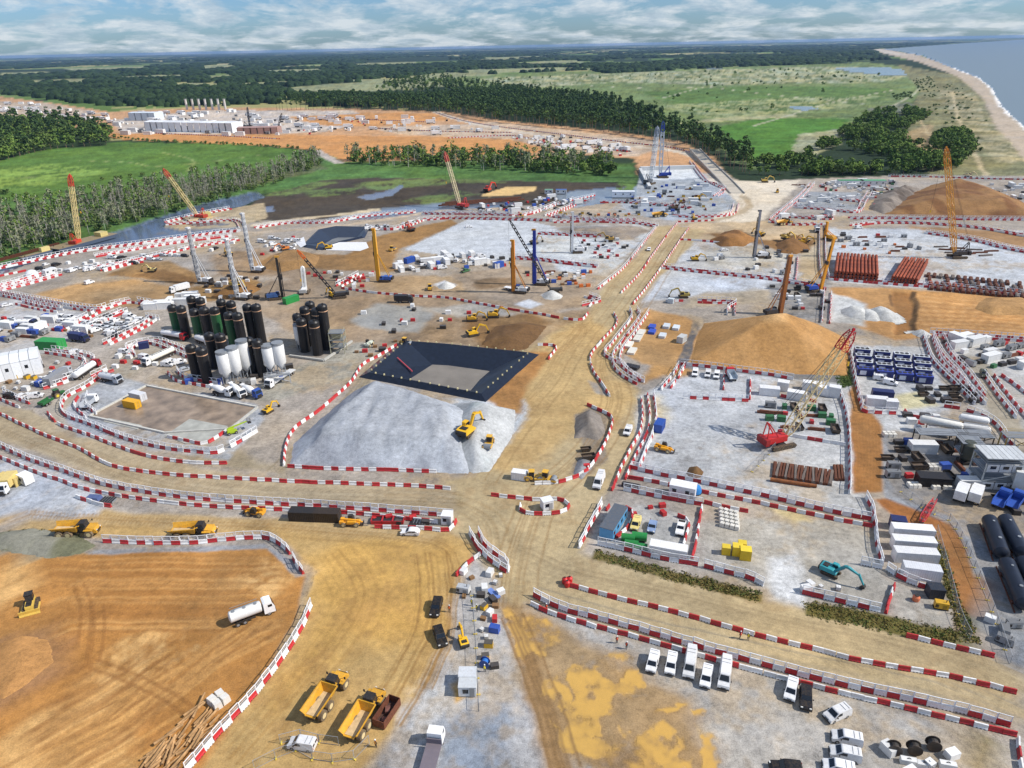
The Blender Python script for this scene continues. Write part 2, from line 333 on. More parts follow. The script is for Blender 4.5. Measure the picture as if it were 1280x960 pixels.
# --- the second site behind the trees
area([(-150,116),(0,121),(60,128),(140,140),(240,134),(440,136),(560,140),(620,150),(760,163),(850,177),(893,196),(912,222),(800,222),(792,198),(700,192),(660,200),(560,200),(430,202),(400,188),(330,182),(130,170),(60,150),(-150,150)], (190, 148, 108), 'sand_ground', soft=6, rag=5, mott=0.25)
area([(140,150),(260,138),(440,138),(470,150),(400,166),(280,168),(150,166)], (190, 178, 166), 'gravel_ground', soft=6, rag=6, mott=0.3)
area([(-60,124),(60,129),(130,142),(80,150),(-60,140)], (178, 160, 140), 'gravel_ground', soft=6, rag=6, mott=0.3)
area([(130,167),(300,168),(460,170),(640,172),(690,186),(650,196),(540,198),(425,200),(395,187),(330,182),(150,174)], (196, 140, 82), 'sand_ground', soft=5, rag=5, mott=0.2)
area([(360,146),(460,141),(550,142),(560,150),(470,158),(400,157)], (196, 142, 86), 'sand_ground', soft=5, rag=5, mott=0.25)
area([(460,160),(620,153),(760,168),(850,180),(790,196),(700,190),(640,174),(500,168)], (186, 164, 140), 'gravel_ground', soft=8, rag=6, mott=0.35)
strip([(545,140),(575,150),(620,160),(700,172),(780,182),(850,190),(890,208),(912,232),(935,245)], 12, (196, 184, 166), 'haul_road', soft=3, rag=2)
strip([(395,188),(408,196),(425,204)], 10, (180, 170, 160), soft=3, rag=2)
# --- black mud and pools
area([(312,256),(335,243),(400,226),(470,222),(560,224),(640,226),(770,228),(820,236),(800,252),(720,258),(600,264),(470,275),(380,276),(316,276)], (72, 63, 52), 'mud_ground', soft=4, rag=4, mott=0.35)
for p in ([(440,230),(500,224),(600,224),(640,228),(560,230),(470,238)], [(380,238),(450,234),(440,242),(390,246)], [(500,252),(570,238),(600,242),(540,256)], [(330,244),(400,227),(420,228),(360,246)]): area(p, (96, 112, 62), soft=6, rag=6, mott=0.4, brk=0.42)
for p in ([(446,246),(480,240),(500,232),(506,233),(490,244),(460,250)], [(310,262),(340,258),(345,264),(318,268)]): area(p, (120, 122, 130), 'river', soft=3, rag=3, mott=0.1, wet=1)
area([(372,280),(440,268),(470,262),(520,256),(560,253),(640,248),(645,256),(560,266),(480,276),(400,284)], (112, 124, 138), 'river', soft=3, rag=2, mott=0.15, wet=1, z=-0.6)
area([(692,244),(720,238),(800,232),(806,248),(780,260),(720,262)], (128, 138, 148), 'river', soft=3, rag=3, mott=0.2, wet=1, z=-0.5)
area([(770,225),(795,222),(790,246),(772,244)], (90, 116, 62), 'meadow', soft=3, rag=3, mott=0.4, brk=0.4)
# --- the main site
area([(-260,400),(0,343),(30,331),(120,308),(160,303),(235,292),(330,276),(470,274),(600,262),(640,256),(720,259),(800,248),(802,214),(900,216),(930,228),(1000,224),(1110,220),(1300,220),(1500,260),(1700,1300),(-500,1300)], (160, 150, 138), 'gravel_ground', soft=3, rag=2, mott=0.22, z=0.0)
area([(-120,360),(0,331),(75,312.5),(140,290),(200,270),(260,252),(320,239),(330,246),(300,258),(262,264),(240,272),(215,275),(205,283),(225,287),(295,284),(290,289),(235,293),(160,303),(120,308),(30,331),(0,342),(-120,378)], (86, 100, 122), 'river', soft=2, rag=2, mott=0.12, wet=1, z=-0.9)
area([(205,283),(215,275),(245,271),(300,258),(330,254),(335,272),(300,284),(225,287)], (176, 158, 126), 'gravel_ground', soft=2, rag=1.5, z=0.1)
for p in ([(228,279),(262,276),(290,281),(245,283)], [(190,292),(205,287),(212,292)]): area(p, (100, 96, 92), 'river', soft=2, rag=1.5, wet=1)
strip([(320,281),(380,273),(430,268),(470,262)], 7, (196, 178, 146), 'sand_ground', soft=2, rag=2)
strip([(300,292),(420,283),(560,262),(660,262),(760,262)], 7, (188, 170, 146), 'haul_road', soft=3, rag=2)
strip([(-60,368),(60,338),(180,313),(300,296)], 14, (172, 164, 154), 'gravel_ground', soft=4, rag=2)
area([(600,244),(635,233),(672,233),(668,239),(640,244),(612,246)], (214, 182, 124), 'sand_ground', soft=2, rag=1.5, mott=0.1)
# west working areas
area([(40,368),(95,355),(165,348),(240,362),(180,382),(130,386),(70,380)], (176, 142, 98), 'sand_ground', soft=6, rag=3, mott=0.3)
area([(130,345),(172,328),(210,326),(255,345),(240,358),(160,346)], (150, 118, 76), 'mud_ground', soft=3, rag=2, mott=0.35)
area([(166,344),(205,336),(244,348),(238,356)], (122, 92, 56), 'mud_ground', soft=2, rag=1.5, mott=0.3)
area([(265,318),(330,310),(360,325),(420,335),(410,355),(340,345),(270,345)], (156, 132, 104), 'mud_ground', soft=6, rag=4, mott=0.35)
area([(235,360),(300,345),(330,352),(300,372),(250,376)], (150, 118, 74), 'mud_ground', soft=4, rag=3, mott=0.3)
area([(322,330),(345,316),(420,318),(480,322),(500,340),(430,338),(380,334),(340,336)], (142, 110, 70), 'mud_ground', soft=3, rag=2, mott=0.25)
area([(430,320),(470,296),(565,274),(570,280),(500,312),(485,340),(440,335)], (152, 116, 70), 'mud_ground', soft=3, rag=2, mott=0.2)
area([(300,372),(340,350),(410,345),(520,345),(640,360),(700,390),(740,385),(735,405),(660,440),(560,430),(500,428),(440,445),(400,430),(330,395)], (150, 130, 106), 'mud_ground', soft=5, rag=3, mott=0.35)
area([(440,400),(470,380),(520,382),(545,392),(520,415),(460,412)], (152, 150, 144), soft=4, rag=3, mott=0.2, wet=0.6)
area([(530,386),(600,378),(650,392),(590,402)], (166, 160, 150), soft=4, rag=3, mott=0.25)
area([(450,350),(540,345),(600,350),(650,362),(560,366),(470,362)], (160, 136, 104), soft=5, rag=4, mott=0.3)
area([(505,312),(585,274),(660,276),(700,285),(640,320),(640,327),(560,320)], (188, 192, 196), 'concrete_apron', soft=1.2, rag=0.6, mott=0.06)
area([(630,322),(700,284),(800,280),(815,290),(760,345),(700,338),(690,328)], (186, 190, 192), 'gravel_ground', soft=4, rag=2, mott=0.2)
area([(690,285),(790,281),(812,288),(790,300),(720,296)], (140, 130, 120), soft=4, rag=3, mott=0.3, wet=0.3)
area([(560,345),(640,330),(745,345),(735,380),(690,388),(600,372)], (156, 138, 116), 'mud_ground', soft=4, rag=4, mott=0.35)
area([(590,350),(640,345),(650,356),(600,362)], (128, 106, 80), soft=4, rag=4, mott=0.3)
for q in ((690,368,5), (555,356,5), (660,380,6), (575,300,0)):
    if q[2]: area([(q[0]-q[2]*3,q[1]),(q[0],q[1]-q[2]),(q[0]+q[2]*3,q[1]),(q[0],q[1]+q[2])], (196, 198, 200), soft=2, rag=1.5, brk=0.35)
area([(640,400),(700,392),(738,398),(700,418),(650,424)], (160, 138, 108), 'mud_ground', soft=4, rag=3, mott=0.35)
area([(580,396),(660,392),(690,404),(650,440),(600,436)], (128, 98, 62), 'mud_ground', soft=5, rag=4, mott=0.4)
# north dock and beige turning ground
area([(800,212),(870,212),(900,232),(925,256),(905,272),(840,276),(790,268),(760,262),(795,245)], (158, 164, 170), 'gravel_ground', soft=2, rag=1.5, mott=0.2)
area([(802,212),(868,211),(878,222),(812,226)], (206, 210, 212), 'concrete_apron', soft=1, rag=0.6, mott=0.08)
area([(880,222),(930,226),(1000,226),(990,238),(975,255),(950,276),(905,282),(890,272),(925,255),(905,238)], (212, 200, 180), 'haul_road', soft=4, rag=3, mott=0.1)
strip([(835,283),(880,278),(915,270),(935,258),(930,245)], 5, (168, 148, 116), 'haul_road', soft=3, rag=2, alpha=0.8)
area([(860,280),(960,276),(1020,278),(1030,290),(1020,312),(950,305),(870,298)], (186, 164, 132), 'sand_ground', soft=4, rag=3, mott=0.3)
area([(890,292),(930,288),(950,300),(1020,300),(1010,318),(950,312),(905,306)], (128, 96, 58), 'mud_ground', soft=3, rag=3, mott=0.4)
area([(1000,240),(1085,240),(1078,262),(985,258)], (150, 154, 158), 'gravel_ground', soft=2, rag=1.5, mott=0.15)
area([(1070,232),(1120,226),(1130,250),(1115,268),(1085,262)], (140, 134, 128), 'gravel_ground', soft=3, rag=3, mott=0.45)
strip([(960,280),(1040,276),(1090,270),(1300,272)], 8, (178, 158, 128), 'haul_road', soft=3, rag=2)
strip([(1085,262),(1095,250),(1105,232)], 7, (172, 148, 112), soft=3, rag=2)
area([(815,342),(850,300),(940,304),(960,318),(1000,330),(1000,360),(960,372),(880,370),(800,378)], (188, 190, 192), 'gravel_ground', soft=4, rag=3, mott=0.22)
area([(870,310),(950,306),(1000,320),(960,335),(890,330)], (168, 166, 160), soft=6, rag=5, mott=0.35)
area([(880,366),(960,360),(1010,364),(1000,378),(900,380),(840,385)], (164, 150, 128), 'mud_ground', soft=4, rag=4, mott=0.35)
area([(1000,320),(1030,305),(1036,320),(1020,352),(1000,350)], (176, 160, 132), 'sand_ground', soft=3, rag=3, mott=0.3)
area([(955,355),(1036,350),(1045,398),(975,400)], (142, 138, 132), 'gravel_ground', soft=3, rag=3, mott=0.45, wet=0.4)
area([(1035,285),(1290,288),(1300,370),(1040,352)], (186, 190, 194), 'gravel_ground', soft=3, rag=2, mott=0.12)
area([(1130,282),(1300,292),(1300,312),(1200,300)], (158, 122, 82), 'sand_ground', soft=4, rag=3, mott=0.2)
strip([(1050,286),(1130,280),(1220,284),(1300,296)], 5, (176, 160, 138), soft=3, rag=2)
# east sand cutting
area([(1035,358),(1110,360),(1290,372),(1300,425),(1160,420),(1120,425),(1060,405),(1042,400)], (178, 134, 82), 'sand_ground', soft=3, rag=2, mott=0.22)
area([(1115,364),(1143,366),(1142,414),(1118,418)], (150, 106, 58), soft=2, rag=1.5, mott=0.2, z=-0.8)
strip([(1142,365),(1146,380),(1141,398),(1140,415)], 2.2, (96, 72, 44), soft=1.2, rag=1.2)
strip([(1114,368),(1115,382)], 1.5, (110, 80, 48), soft=1, rag=1)
area([(1036,366),(1060,370),(1085,380),(1080,408),(1040,402)], (190, 190, 186), 'gravel_ground', soft=3, rag=2, mott=0.15)
for k in range(16): strip([(1150,370+k*3),(1210,376+k*2.4),(1300,381+k*2.4)], 0.9, (148, 104, 58) if k % 2 else (206, 164, 112), soft=0.8, rag=0.8, alpha=0.5)
# main haul road
area([(822,282),(858,284),(882,288),(850,322),(822,350),(800,378),(796,396),(776,425),(768,440),(780,462),(800,488),(792,515),(800,545),(786,580),(764,605),(748,640),(724,690),(740,696),(830,718),(960,750),(1100,785),(1300,832),(1300,905),(1150,868),(960,828),(800,795),(665,748),(655,760),(672,800),(690,860),(720,1000),(690,1000),(660,860),(630,740),(590,690),(560,660),(555,600),(590,596),(655,515),(610,505),(650,440),(735,392),(745,372),(760,350),(795,322)], (178, 159, 122), 'haul_road', soft=3, rag=1.2, mott=0.14)
area([(735,395),(775,430),(765,470),(790,480),(800,500),(770,530),(740,520),(690,560),(640,590),(600,590),(655,515),(620,500),(660,440)], (192, 162, 110), 'haul_road', soft=6, rag=4, mott=0.14)
area([(-60,498),(0,506),(40,514),(80,534),(150,562),(240,583),(330,600),(460,606),(570,606),(572,645),(450,636),(330,632),(200,616),(110,592),(40,562),(-60,530)], (170, 154, 126), 'haul_road', soft=2, rag=1, mott=0.14)
area([(355,598),(360,560),(400,530),(440,490),(480,440),(500,432),(470,470),(440,500),(390,545),(340,590),(250,580),(210,566),(300,560)], (160, 146, 120), 'haul_road', soft=4, rag=2, mott=0.2)
area([(60,520),(75,500),(120,470),(180,430),(210,405),(220,395),(260,405),(230,430),(200,450),(150,478),(110,520),(125,545),(90,545)], (160, 152, 138), 'haul_road', soft=4, rag=2, mott=0.2)
area([(-60,615),(0,622),(100,632),(150,642),(330,650),(560,662),(595,680),(585,760),(545,810),(505,900),(420,1000),(215,1000),(378,770),(396,715),(372,690),(335,668),(140,672),(80,668),(-60,655)], (190, 157, 100), 'haul_road', soft=2, rag=1.2, mott=0.15)
area([(395,690),(500,670),(580,680),(560,760),(520,800),(440,800),(395,850),(330,880),(385,770)], (200, 158, 86), soft=10, rag=6, mott=0.15)
area([(0,640),(120,640),(330,650),(560,664),(540,674),(330,664),(120,656),(0,662)], (182, 156, 112), soft=4, rag=2, mott=0.15)
for p in ([(395,770),(440,735),(530,720),(520,790),(450,800)], [(470,690),(520,680),(560,700),(500,720)], [(300,905),(350,850),(400,800),(420,830),(340,930)]): area(p, (160, 124, 72), soft=4, rag=4, alpha=0.55, mott=0.3, brk=0.48)
# sand field bottom left
area([(-120,685),(0,692),(60,688),(130,692),(330,684),(362,700),(380,722),(372,770),(226,1000),(-200,1000)], (180, 127, 65), 'sand_ground', soft=1.5, rag=1.2, mott=0.2)
area([(0,660),(60,662),(110,676),(125,690),(80,698),(0,690)], (134, 132, 112), 'gravel_ground', soft=2, rag=2, mott=0.35)
area([(100,688),(330,680),(365,700),(378,720),(368,722),(335,686),(110,693)], (146, 146, 148), soft=0.8, rag=0.6, mott=0.15)
for p in ([(0,690),(40,720),(30,760),(-40,770)], [(120,840),(170,800),(250,795),(210,840),(150,870)], [(180,800),(240,785),(270,795),(210,830)], [(0,930),(60,890),(130,900),(180,960),(0,1000)], [(90,880),(150,860),(170,900),(120,920)], [(290,720),(330,700),(360,720),(330,760)]):
    area(p, (214, 170, 108), soft=4, rag=5, mott=0.2, brk=0.43, alpha=0.85)
for p in ([(0,800),(60,790),(100,800),(90,840),(60,860),(0,870)], [(-20,830),(40,850),(30,900),(-40,900)]): area(p, (166, 122, 80), soft=3, rag=3, mott=0.3)
rr = random.Random(3)
for k in range(60):
    y0 = 694+k*1.6+rr.uniform(-1, 1); strip([(80+rr.uniform(-50, 40),y0+3),(200,y0+1),(330+rr.uniform(-30, 30),y0+rr.uniform(-3, 3))], rr.uniform(0.3, 0.8), rr.choice(((148, 100, 50), (152, 104, 54), (206, 158, 96))), soft=0.4, rag=0.9, alpha=0.38, mott=0.1)
for k in range(36):
    y0 = rr.uniform(-12, 30); strip([(330+rr.uniform(-20, 20),770+y0),(270,808+y0),(200,860+y0),(150+rr.uniform(-60, 0),900+y0)], rr.uniform(0.4, 0.8), rr.choice(((152, 106, 56), (200, 150, 86))), soft=0.5, rag=0.5, alpha=0.6, mott=0.1)
for k in range(50):
    y0 = rr.uniform(-55, 70); strip([(60+rr.uniform(-30, 30),940+y0),(130,905+y0),(210+rr.uniform(-20, 20),850+y0)], rr.uniform(0.4, 1.0), rr.choice(((158, 110, 58), (208, 158, 92), (152, 106, 56))), soft=0.5, rag=0.5, alpha=0.45, mott=0.1)
for s_ in ([(100,835),(105,800),(108,760),(98,732)], [(118,828),(124,790),(123,760)], [(20,960),(60,900),(100,855),(108,830)], [(112,828),(170,850),(210,870),(235,888)], [(35,940),(70,895),(105,850)]):
    for o in (-0.9, 0.9): strip(s_, 0.7, (138, 92, 46), soft=0.3, rag=0.3, alpha=0.45, off=o, mott=0.1)
# grey gravel at the bottom centre, puddled car park
area([(596,690),(622,735),(640,790),(662,860),(705,1010),(360,1010),(470,965),(528,880),(552,820),(566,760)], (172, 170, 168), 'gravel_ground', soft=3, rag=2.5, mott=0.2)
area([(560,890),(620,870),(640,900),(630,1000),(540,1000)], (138, 146, 156), soft=4, rag=3, mott=0.15, wet=0.4)
area([(460,960),(480,945),(490,960),(480,985)], (128, 138, 148), soft=2, rag=2, wet=0.5)
area([(500,880),(560,850),(600,860),(560,900),(510,930)], (190, 190, 188), soft=4, rag=4, mott=0.2, brk=0.45)
area([(655,752),(720,768),(800,800),(1000,860),(1320,935),(1400,1010),(700,1010),(662,860)], (170, 166, 160), 'gravel_ground', soft=2, rag=1.5, mott=0.2)
area([(628,742),(668,752),(720,790),(800,830),(860,870),(880,960),(720,1000),(690,930),(650,820)], (158, 132, 96), 'mud_ground', soft=6, rag=5, mott=0.25, brk=0.36)
area([(640,780),(680,830),(700,900),(715,1000),(690,1000),(655,860)], (150, 118, 78), 'haul_road', soft=3, rag=2, mott=0.2)
PUD = ([(688,895),(735,905),(770,920),(820,925),(830,940),(800,975),(740,985),(715,940)], [(735,855),(770,820),(775,840),(772,870),(745,905),(730,890)], [(690,855),(715,848),(725,870),(700,880)], [(635,765),(665,775),(690,800),(670,812),(645,800)], [(760,825),(790,815),(800,825),(780,845)], [(850,945),(890,940),(890,965),(850,975)], [(860,910),(880,905),(890,920),(870,925)], [(700,880),(740,870),(760,905),(720,920)], [(810,895),(835,885),(845,900),(825,910)], [(640,750),(668,755),(690,770),(680,785),(650,780)])
for p in PUD: area(p, (150, 116, 68), 'mud_ground', soft=5, rag=6.5, mott=0.2, wet=0.4, alpha=0.75, smooth=True)
for p in PUD:
    area(p, (206, 162, 80), 'puddle', soft=1.2, rag=9, mott=0.08, wet=0.3, z=-0.03, smooth=True, brk=0.46)
area([(560,860),(590,850),(596,868),(566,880)], (196, 150, 70), soft=1, rag=2, mott=0.1, brk=0.45)
# right-hand yards
area([(800,495),(870,465),(1060,470),(1070,560),(1075,600),(1090,650),(1000,630),(870,610),(790,600)], (180, 182, 184), 'gravel_ground', soft=2, rag=1.5, mott=0.14)
area([(805,495),(830,495),(835,520),(815,545),(805,530)], (186, 172, 140), soft=6, rag=4, mott=0.3, brk=0.4)
area([(815,450),(840,420),(880,410),(860,470),(830,470),(806,480)], (184, 140, 84), 'sand_ground', soft=3, rag=2, mott=0.25)
area([(805,385),(870,400),(855,460),(800,455),(778,440),(785,405)], (178, 138, 88), 'sand_ground', soft=3, rag=2, mott=0.25)
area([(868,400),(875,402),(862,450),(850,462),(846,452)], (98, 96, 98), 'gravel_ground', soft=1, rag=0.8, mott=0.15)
area([(855,452),(1040,465),(1060,480),(1040,478),(850,460)], (120, 122, 126), soft=1, rag=0.8, mott=0.2)
area([(740,665),(760,635),(800,630),(880,650),(1060,650),(1100,680),(1100,720),(1190,760),(1180,785),(1000,745),(950,735),(850,705),(745,680)], (164, 160, 152), 'gravel_ground', soft=2, rag=1.5, mott=0.2)
area([(960,700),(990,690),(1003,715),(1000,755),(975,752),(952,745)], (196, 198, 200), soft=3, rag=3, mott=0.12)
area([(965,638),(1000,640),(1012,652),(990,655)], (196, 178, 132), soft=3, rag=2, mott=0.15)
area([(1062,485),(1080,475),(1100,520),(1106,560),(1104,615),(1066,615)], (158, 112, 62), 'sand_ground', soft=1.5, rag=1.2, mott=0.2)
for k in range(9): strip([(1066+k*4,525),(1068+k*4,570),(1068+k*4,612)], 0.5, (134, 92, 48), soft=0.4, rag=0.4, alpha=0.5)
area([(1092,625),(1120,620),(1170,640),(1185,655),(1160,668),(1130,660)], (156, 102, 54), 'sand_ground', soft=1.5, rag=1.2, mott=0.25)
area([(1165,655),(1195,650),(1222,720),(1230,780),(1220,800),(1195,790),(1185,720)], (142, 98, 56), 'sand_ground', soft=2, rag=2, mott=0.35)
area([(1105,480),(1118,520),(1112,600),(1125,620),(1180,640),(1205,650),(1228,720),(1250,800),(1268,820),(1240,815),(1215,700),(1190,655),(1105,622)], (142, 146, 152), 'gravel_ground', soft=1.5, rag=1, mott=0.15)
area([(1060,430),(1160,435),(1180,480),(1190,540),(1110,540),(1075,500)], (178, 180, 182), 'gravel_ground', soft=2, rag=2, mott=0.18)
area([(1120,495),(1150,490),(1170,505),(1130,512)], (196, 188, 150), soft=3, rag=2, mott=0.15)
area([(1110,545),(1250,520),(1300,560),(1300,680),(1200,650),(1115,620)], (132, 128, 124), 'gravel_ground', soft=3, rag=2, mott=0.25)
area([(1180,425),(1300,440),(1300,560),(1250,560),(1200,470)], (172, 170, 166), 'gravel_ground', soft=2, rag=2, mott=0.15)
strip([(1218,450),(1240,490),(1260,530),(1290,570)], 7, (160, 152, 136), 'haul_road', soft=2, rag=1)
area([(1200,650),(1290,670),(1300,900),(1262,830),(1240,770),(1225,700)], (128, 134, 142), 'gravel_ground', soft=2, rag=1.5, mott=0.2)
area([(1195,918),(1258,922),(1262,965),(1205,965)], (122, 112, 84), soft=1.5, rag=1.2, mott=0.3)
# verges: brown and green scrub strips
area([(742,688),(800,704),(860,718),(950,742),(948,752),(850,728),(740,698)], (104, 92, 54), 'meadow', soft=1, rag=1, mott=0.4)
area([(1005,753),(1060,758),(1150,780),(1220,792),(1225,806),(1130,795),(1005,768)], (100, 94, 52), 'meadow', soft=1, rag=1, mott=0.4)
area([(1160,668),(1180,690),(1195,760),(1222,800),(1200,795),(1178,720)], (104, 100, 60), 'meadow', soft=2, rag=1.5, mott=0.4)
area([(1042,450),(1062,448),(1066,480),(1050,485)], (66, 80, 44), 'meadow', soft=1.5, rag=1.5, mott=0.4)
# west yards
area([(-60,395),(20,372),(110,392),(120,404),(60,440),(-60,470)], (182, 182, 184), 'gravel_ground', soft=2, rag=1.5, mott=0.15)
area([(100,545),(80,520),(95,495),(140,470),(320,505),(330,525),(285,575),(240,570),(170,560)], (160, 164, 170), 'gravel_ground', soft=2, rag=1.5, mott=0.18)
area([(0,575),(40,570),(100,600),(135,625),(120,645),(0,650),(-60,650),(-60,585)], (176, 180, 186), 'gravel_ground', soft=3, rag=2, mott=0.18)
area([(355,500),(440,470),(470,430),(440,428),(400,450),(330,470),(320,500)], (156, 152, 140), 'gravel_ground', soft=4, rag=3, mott=0.3)
area([(560,498),(660,500),(650,540),(610,585),(560,592)], (188, 194, 200), 'gravel_ground', soft=3, rag=3, mott=0.15)
area([(604,496),(640,460),(660,440),(690,440),(660,480),(650,515),(630,515)], (176, 128, 74), 'sand_ground', soft=3, rag=2, mott=0.3)
area([(715,520),(740,508),(762,520),(760,545),(755,575),(735,595),(712,595),(725,560)], (140, 128, 112), 'gravel_ground', soft=2, rag=2, mott=0.25)
area([(735,475),(755,480),(762,496),(745,492)], (166, 158, 146), soft=1.5, rag=1, mott=0.2)
# dust and spill drifting over every yard
site = np.nonzero((GY < 520) & np.isin(CLS, [CI['gravel_ground']]))[0]
dd = sstep(.5, .68, fbm(GX[site], GY[site], 22, 5, 80)*.7+N_S[site]*.3)[:, None]*.55; CC[site] = CC[site]*(1-dd)+np.array(soil((170, 146, 108)))*dd
dd = sstep(.56, .7, fbm(GX[site], GY[site], 12, 5, 81)*.6+N_S[site]*.4)[:, None]*.4; CC[site] = CC[site]*(1-dd)+np.array(soil((112, 108, 104)))*dd
road = np.nonzero((GY < 520) & np.isin(CLS, [CI['haul_road'], CI['sand_ground']]))[0]
dd = sstep(.52, .7, fbm(GX[road], GY[road], 15, 5, 82)*.6+N_S[road]*.4)[:, None]*.35; CC[road] = CC[road]*(1-dd)+np.array(soil((128, 98, 60)))*dd
# ruts
tracks([(640,760),(650,690),(680,620),(740,560),(770,500),(760,450),(785,400),(830,330),(850,295)], 5, 10, (142, 114, 74), 0.45, seed=1)
tracks([(600,600),(640,540),(690,480),(720,430),(760,380),(790,340),(835,295)], 5, 10, (150, 122, 80), 0.4, seed=2)
tracks([(640,690),(720,720),(830,745),(960,778),(1100,808),(1290,850)], 3.5, 14, (146, 128, 96), 0.45, seed=3)
tracks([(670,740),(800,778),(960,815),(1100,845),(1290,890)], 2.2, 7, (138, 128, 108), 0.4, seed=4)
tracks([(0,530),(80,560),(200,602),(330,618),(480,622),(580,625)], 3.2, 12, (140, 122, 92), 0.45, seed=5)
tracks([(0,640),(150,650),(330,660),(480,672),(560,690),(560,780),(530,860)], 3.5, 12, (152, 118, 68), 0.45, seed=6)
tracks([(420,690),(450,740),(420,800),(360,870),(290,950)], 6, 14, (160, 122, 66), 0.4, seed=7)
tracks([(540,690),(545,760),(520,830),(480,900)], 4, 14, (148, 112, 62), 0.45, seed=8)
tracks([(620,690),(610,650),(560,625),(480,620)], 4, 8, (146, 120, 80), 0.4, seed=9)
tracks([(150,575),(190,530),(240,480),(290,440),(360,420)], 3, 0, (140, 126, 100), 0.4, seed=10)
tracks([(340,590),(390,545),(440,495),(480,440)], 2.5, 10, (134, 120, 94), 0.45, seed=11)
tracks([(640,770),(665,830),(690,900),(705,960)], 2.5, 10, (132, 102, 64), 0.5, seed=12)
tracks([(905,280),(935,262),(935,245),(950,235)], 6, 8, (176, 160, 132), 0.5, seed=13)
tracks([(690,400),(720,410),(700,430),(660,450)], 6, 10, (146, 112, 68), 0.4, seed=14)
# relief of the bare ground
rough_z = (fbm(GX, GY, 18, 4, 50)-0.5)*0.5+(fbm(GX, GY, 3.5, 3, 51)-0.5)*0.25
sandf = np.isin(CLS, [CI['sand_ground'], CI['mud_ground'], CI['meadow'], CI['dune_ground']]).astype(float)*np.clip((1200-GR)/400, 0, 1)
GZ += rough_z*0.55*sandf+(fbm(GX, GY, 6, 3, 52)-0.5)*0.06*(CLS != CI['sea'])
dn = (CLS == CI['dune_ground']); GZ[dn] += (fbm(GX, GY, 40, 3, 55)[dn]-0.45)*5
fl = np.isin(CLS, [CI['sea'], CI['river']]); GZ[fl] = np.where(CLS[fl] == CI['sea'], -1.0, np.minimum(GZ[fl], -0.25))
# push the strips of the ground under the heaps and pools down out of the way
def sink(pts, depth, px=True):
    P = np.array([G(*p)[:2] for p in pts]) if px else np.array(pts); idx = _select(P, 2); d, ins = _dist(P, GX[idx], GY[idx], True)
    GZ[idx[ins]] = np.minimum(GZ[idx[ins]], -depth*np.clip(d[ins]/2.0, 0, 1))
SINKS = []
def build_ground():
    V = np.stack([GX, GY, GZ], 1).astype(np.float32)
    n2 = len(_az); i = np.arange(len(_rad)-1)[:, None]*n2+np.arange(n2-1)[None, :]; i = i.ravel()
    Q = np.stack([i, i+1, i+1+n2, i+n2], 1)[:, ::-1]
    # rows run outward: keep normals up
    q = Q[0]; nz = np.cross(V[q[1]]-V[q[0]], V[q[2]]-V[q[0]])[2]
    if nz < 0: Q = Q[:, ::-1]
    C4 = np.concatenate([np.clip(CC, 0.004, 0.95), WET[:, None]], 1).astype(np.float32)
    fc = CLS[Q[:, 0]]
    mats = {'sea': water('sea_water', (0.165, 0.205, 0.215), 0.35, 0.35), 'river': None}
    for k, nm in enumerate(CLASSES):
        F = Q[fc == k]
        if not len(F): continue
        used, inv = np.unique(F.ravel(), return_inverse=True)
        me = bpy.data.meshes.new(nm); me.vertices.add(len(used)); me.vertices.foreach_set('co', V[used].ravel())
        me.loops.add(F.size); me.loops.foreach_set('vertex_index', inv.astype(np.int32)); me.polygons.add(len(F))
        me.polygons.foreach_set('loop_start', np.arange(0, F.size, 4, dtype=np.int32)); me.polygons.foreach_set('loop_total', np.full(len(F), 4, np.int32))
        me.polygons.foreach_set('use_smooth', np.ones(len(F), bool)); me.update(calc_edges=True)
        a = me.color_attributes.new('Col', 'FLOAT_COLOR', 'POINT'); a.data.foreach_set('color', C4[used].ravel())
        if nm == 'sea': m = mats['sea']
        elif nm == 'river': m = colwater()
        elif nm == 'puddle': m = colmat('muddy_water', .22, .05, .6, .05, spec=.5)
        elif nm in ('gravel_ground', 'concrete_apron'): m = colmat('gravel_grain', 0.9, 0.42, 1.0, 0.5, wet=True)
        elif nm in ('meadow', 'marsh', 'farmland', 'dune_ground'): m = colmat('grass_grain', 0.95, 0.34, 0.35, 0.6, spec=0.1)
        else: m = colmat('earth_grain', 0.92, 0.30, 0.8, 0.5, wet=True)
        me.materials.append(m); obj(nm, me, kind='structure')
def water(name, c, rough, bump):
    m = bpy.data.materials.new(name); m.use_nodes = True; t = m.node_tree; b = t.nodes['Principled BSDF']
    b.inputs['Base Color'].default_value = (*c, 1); b.inputs['Roughness'].default_value = rough; b.inputs['Specular IOR Level'].default_value = 0.35
    geo = N(t, 'ShaderNodeNewGeometry'); nz = N(t, 'ShaderNodeTexNoise'); nz.inputs['Scale'].default_value = 0.05; nz.inputs['Detail'].default_value = 6; t.links.new(geo.outputs['Position'], nz.inputs['Vector'])
    bp = N(t, 'ShaderNodeBump'); bp.inputs['Strength'].default_value = bump; bp.inputs['Distance'].default_value = 1.0; t.links.new(nz.outputs['Fac'], bp.inputs['Height']); t.links.new(bp.outputs[0], b.inputs['Normal'])
    return m
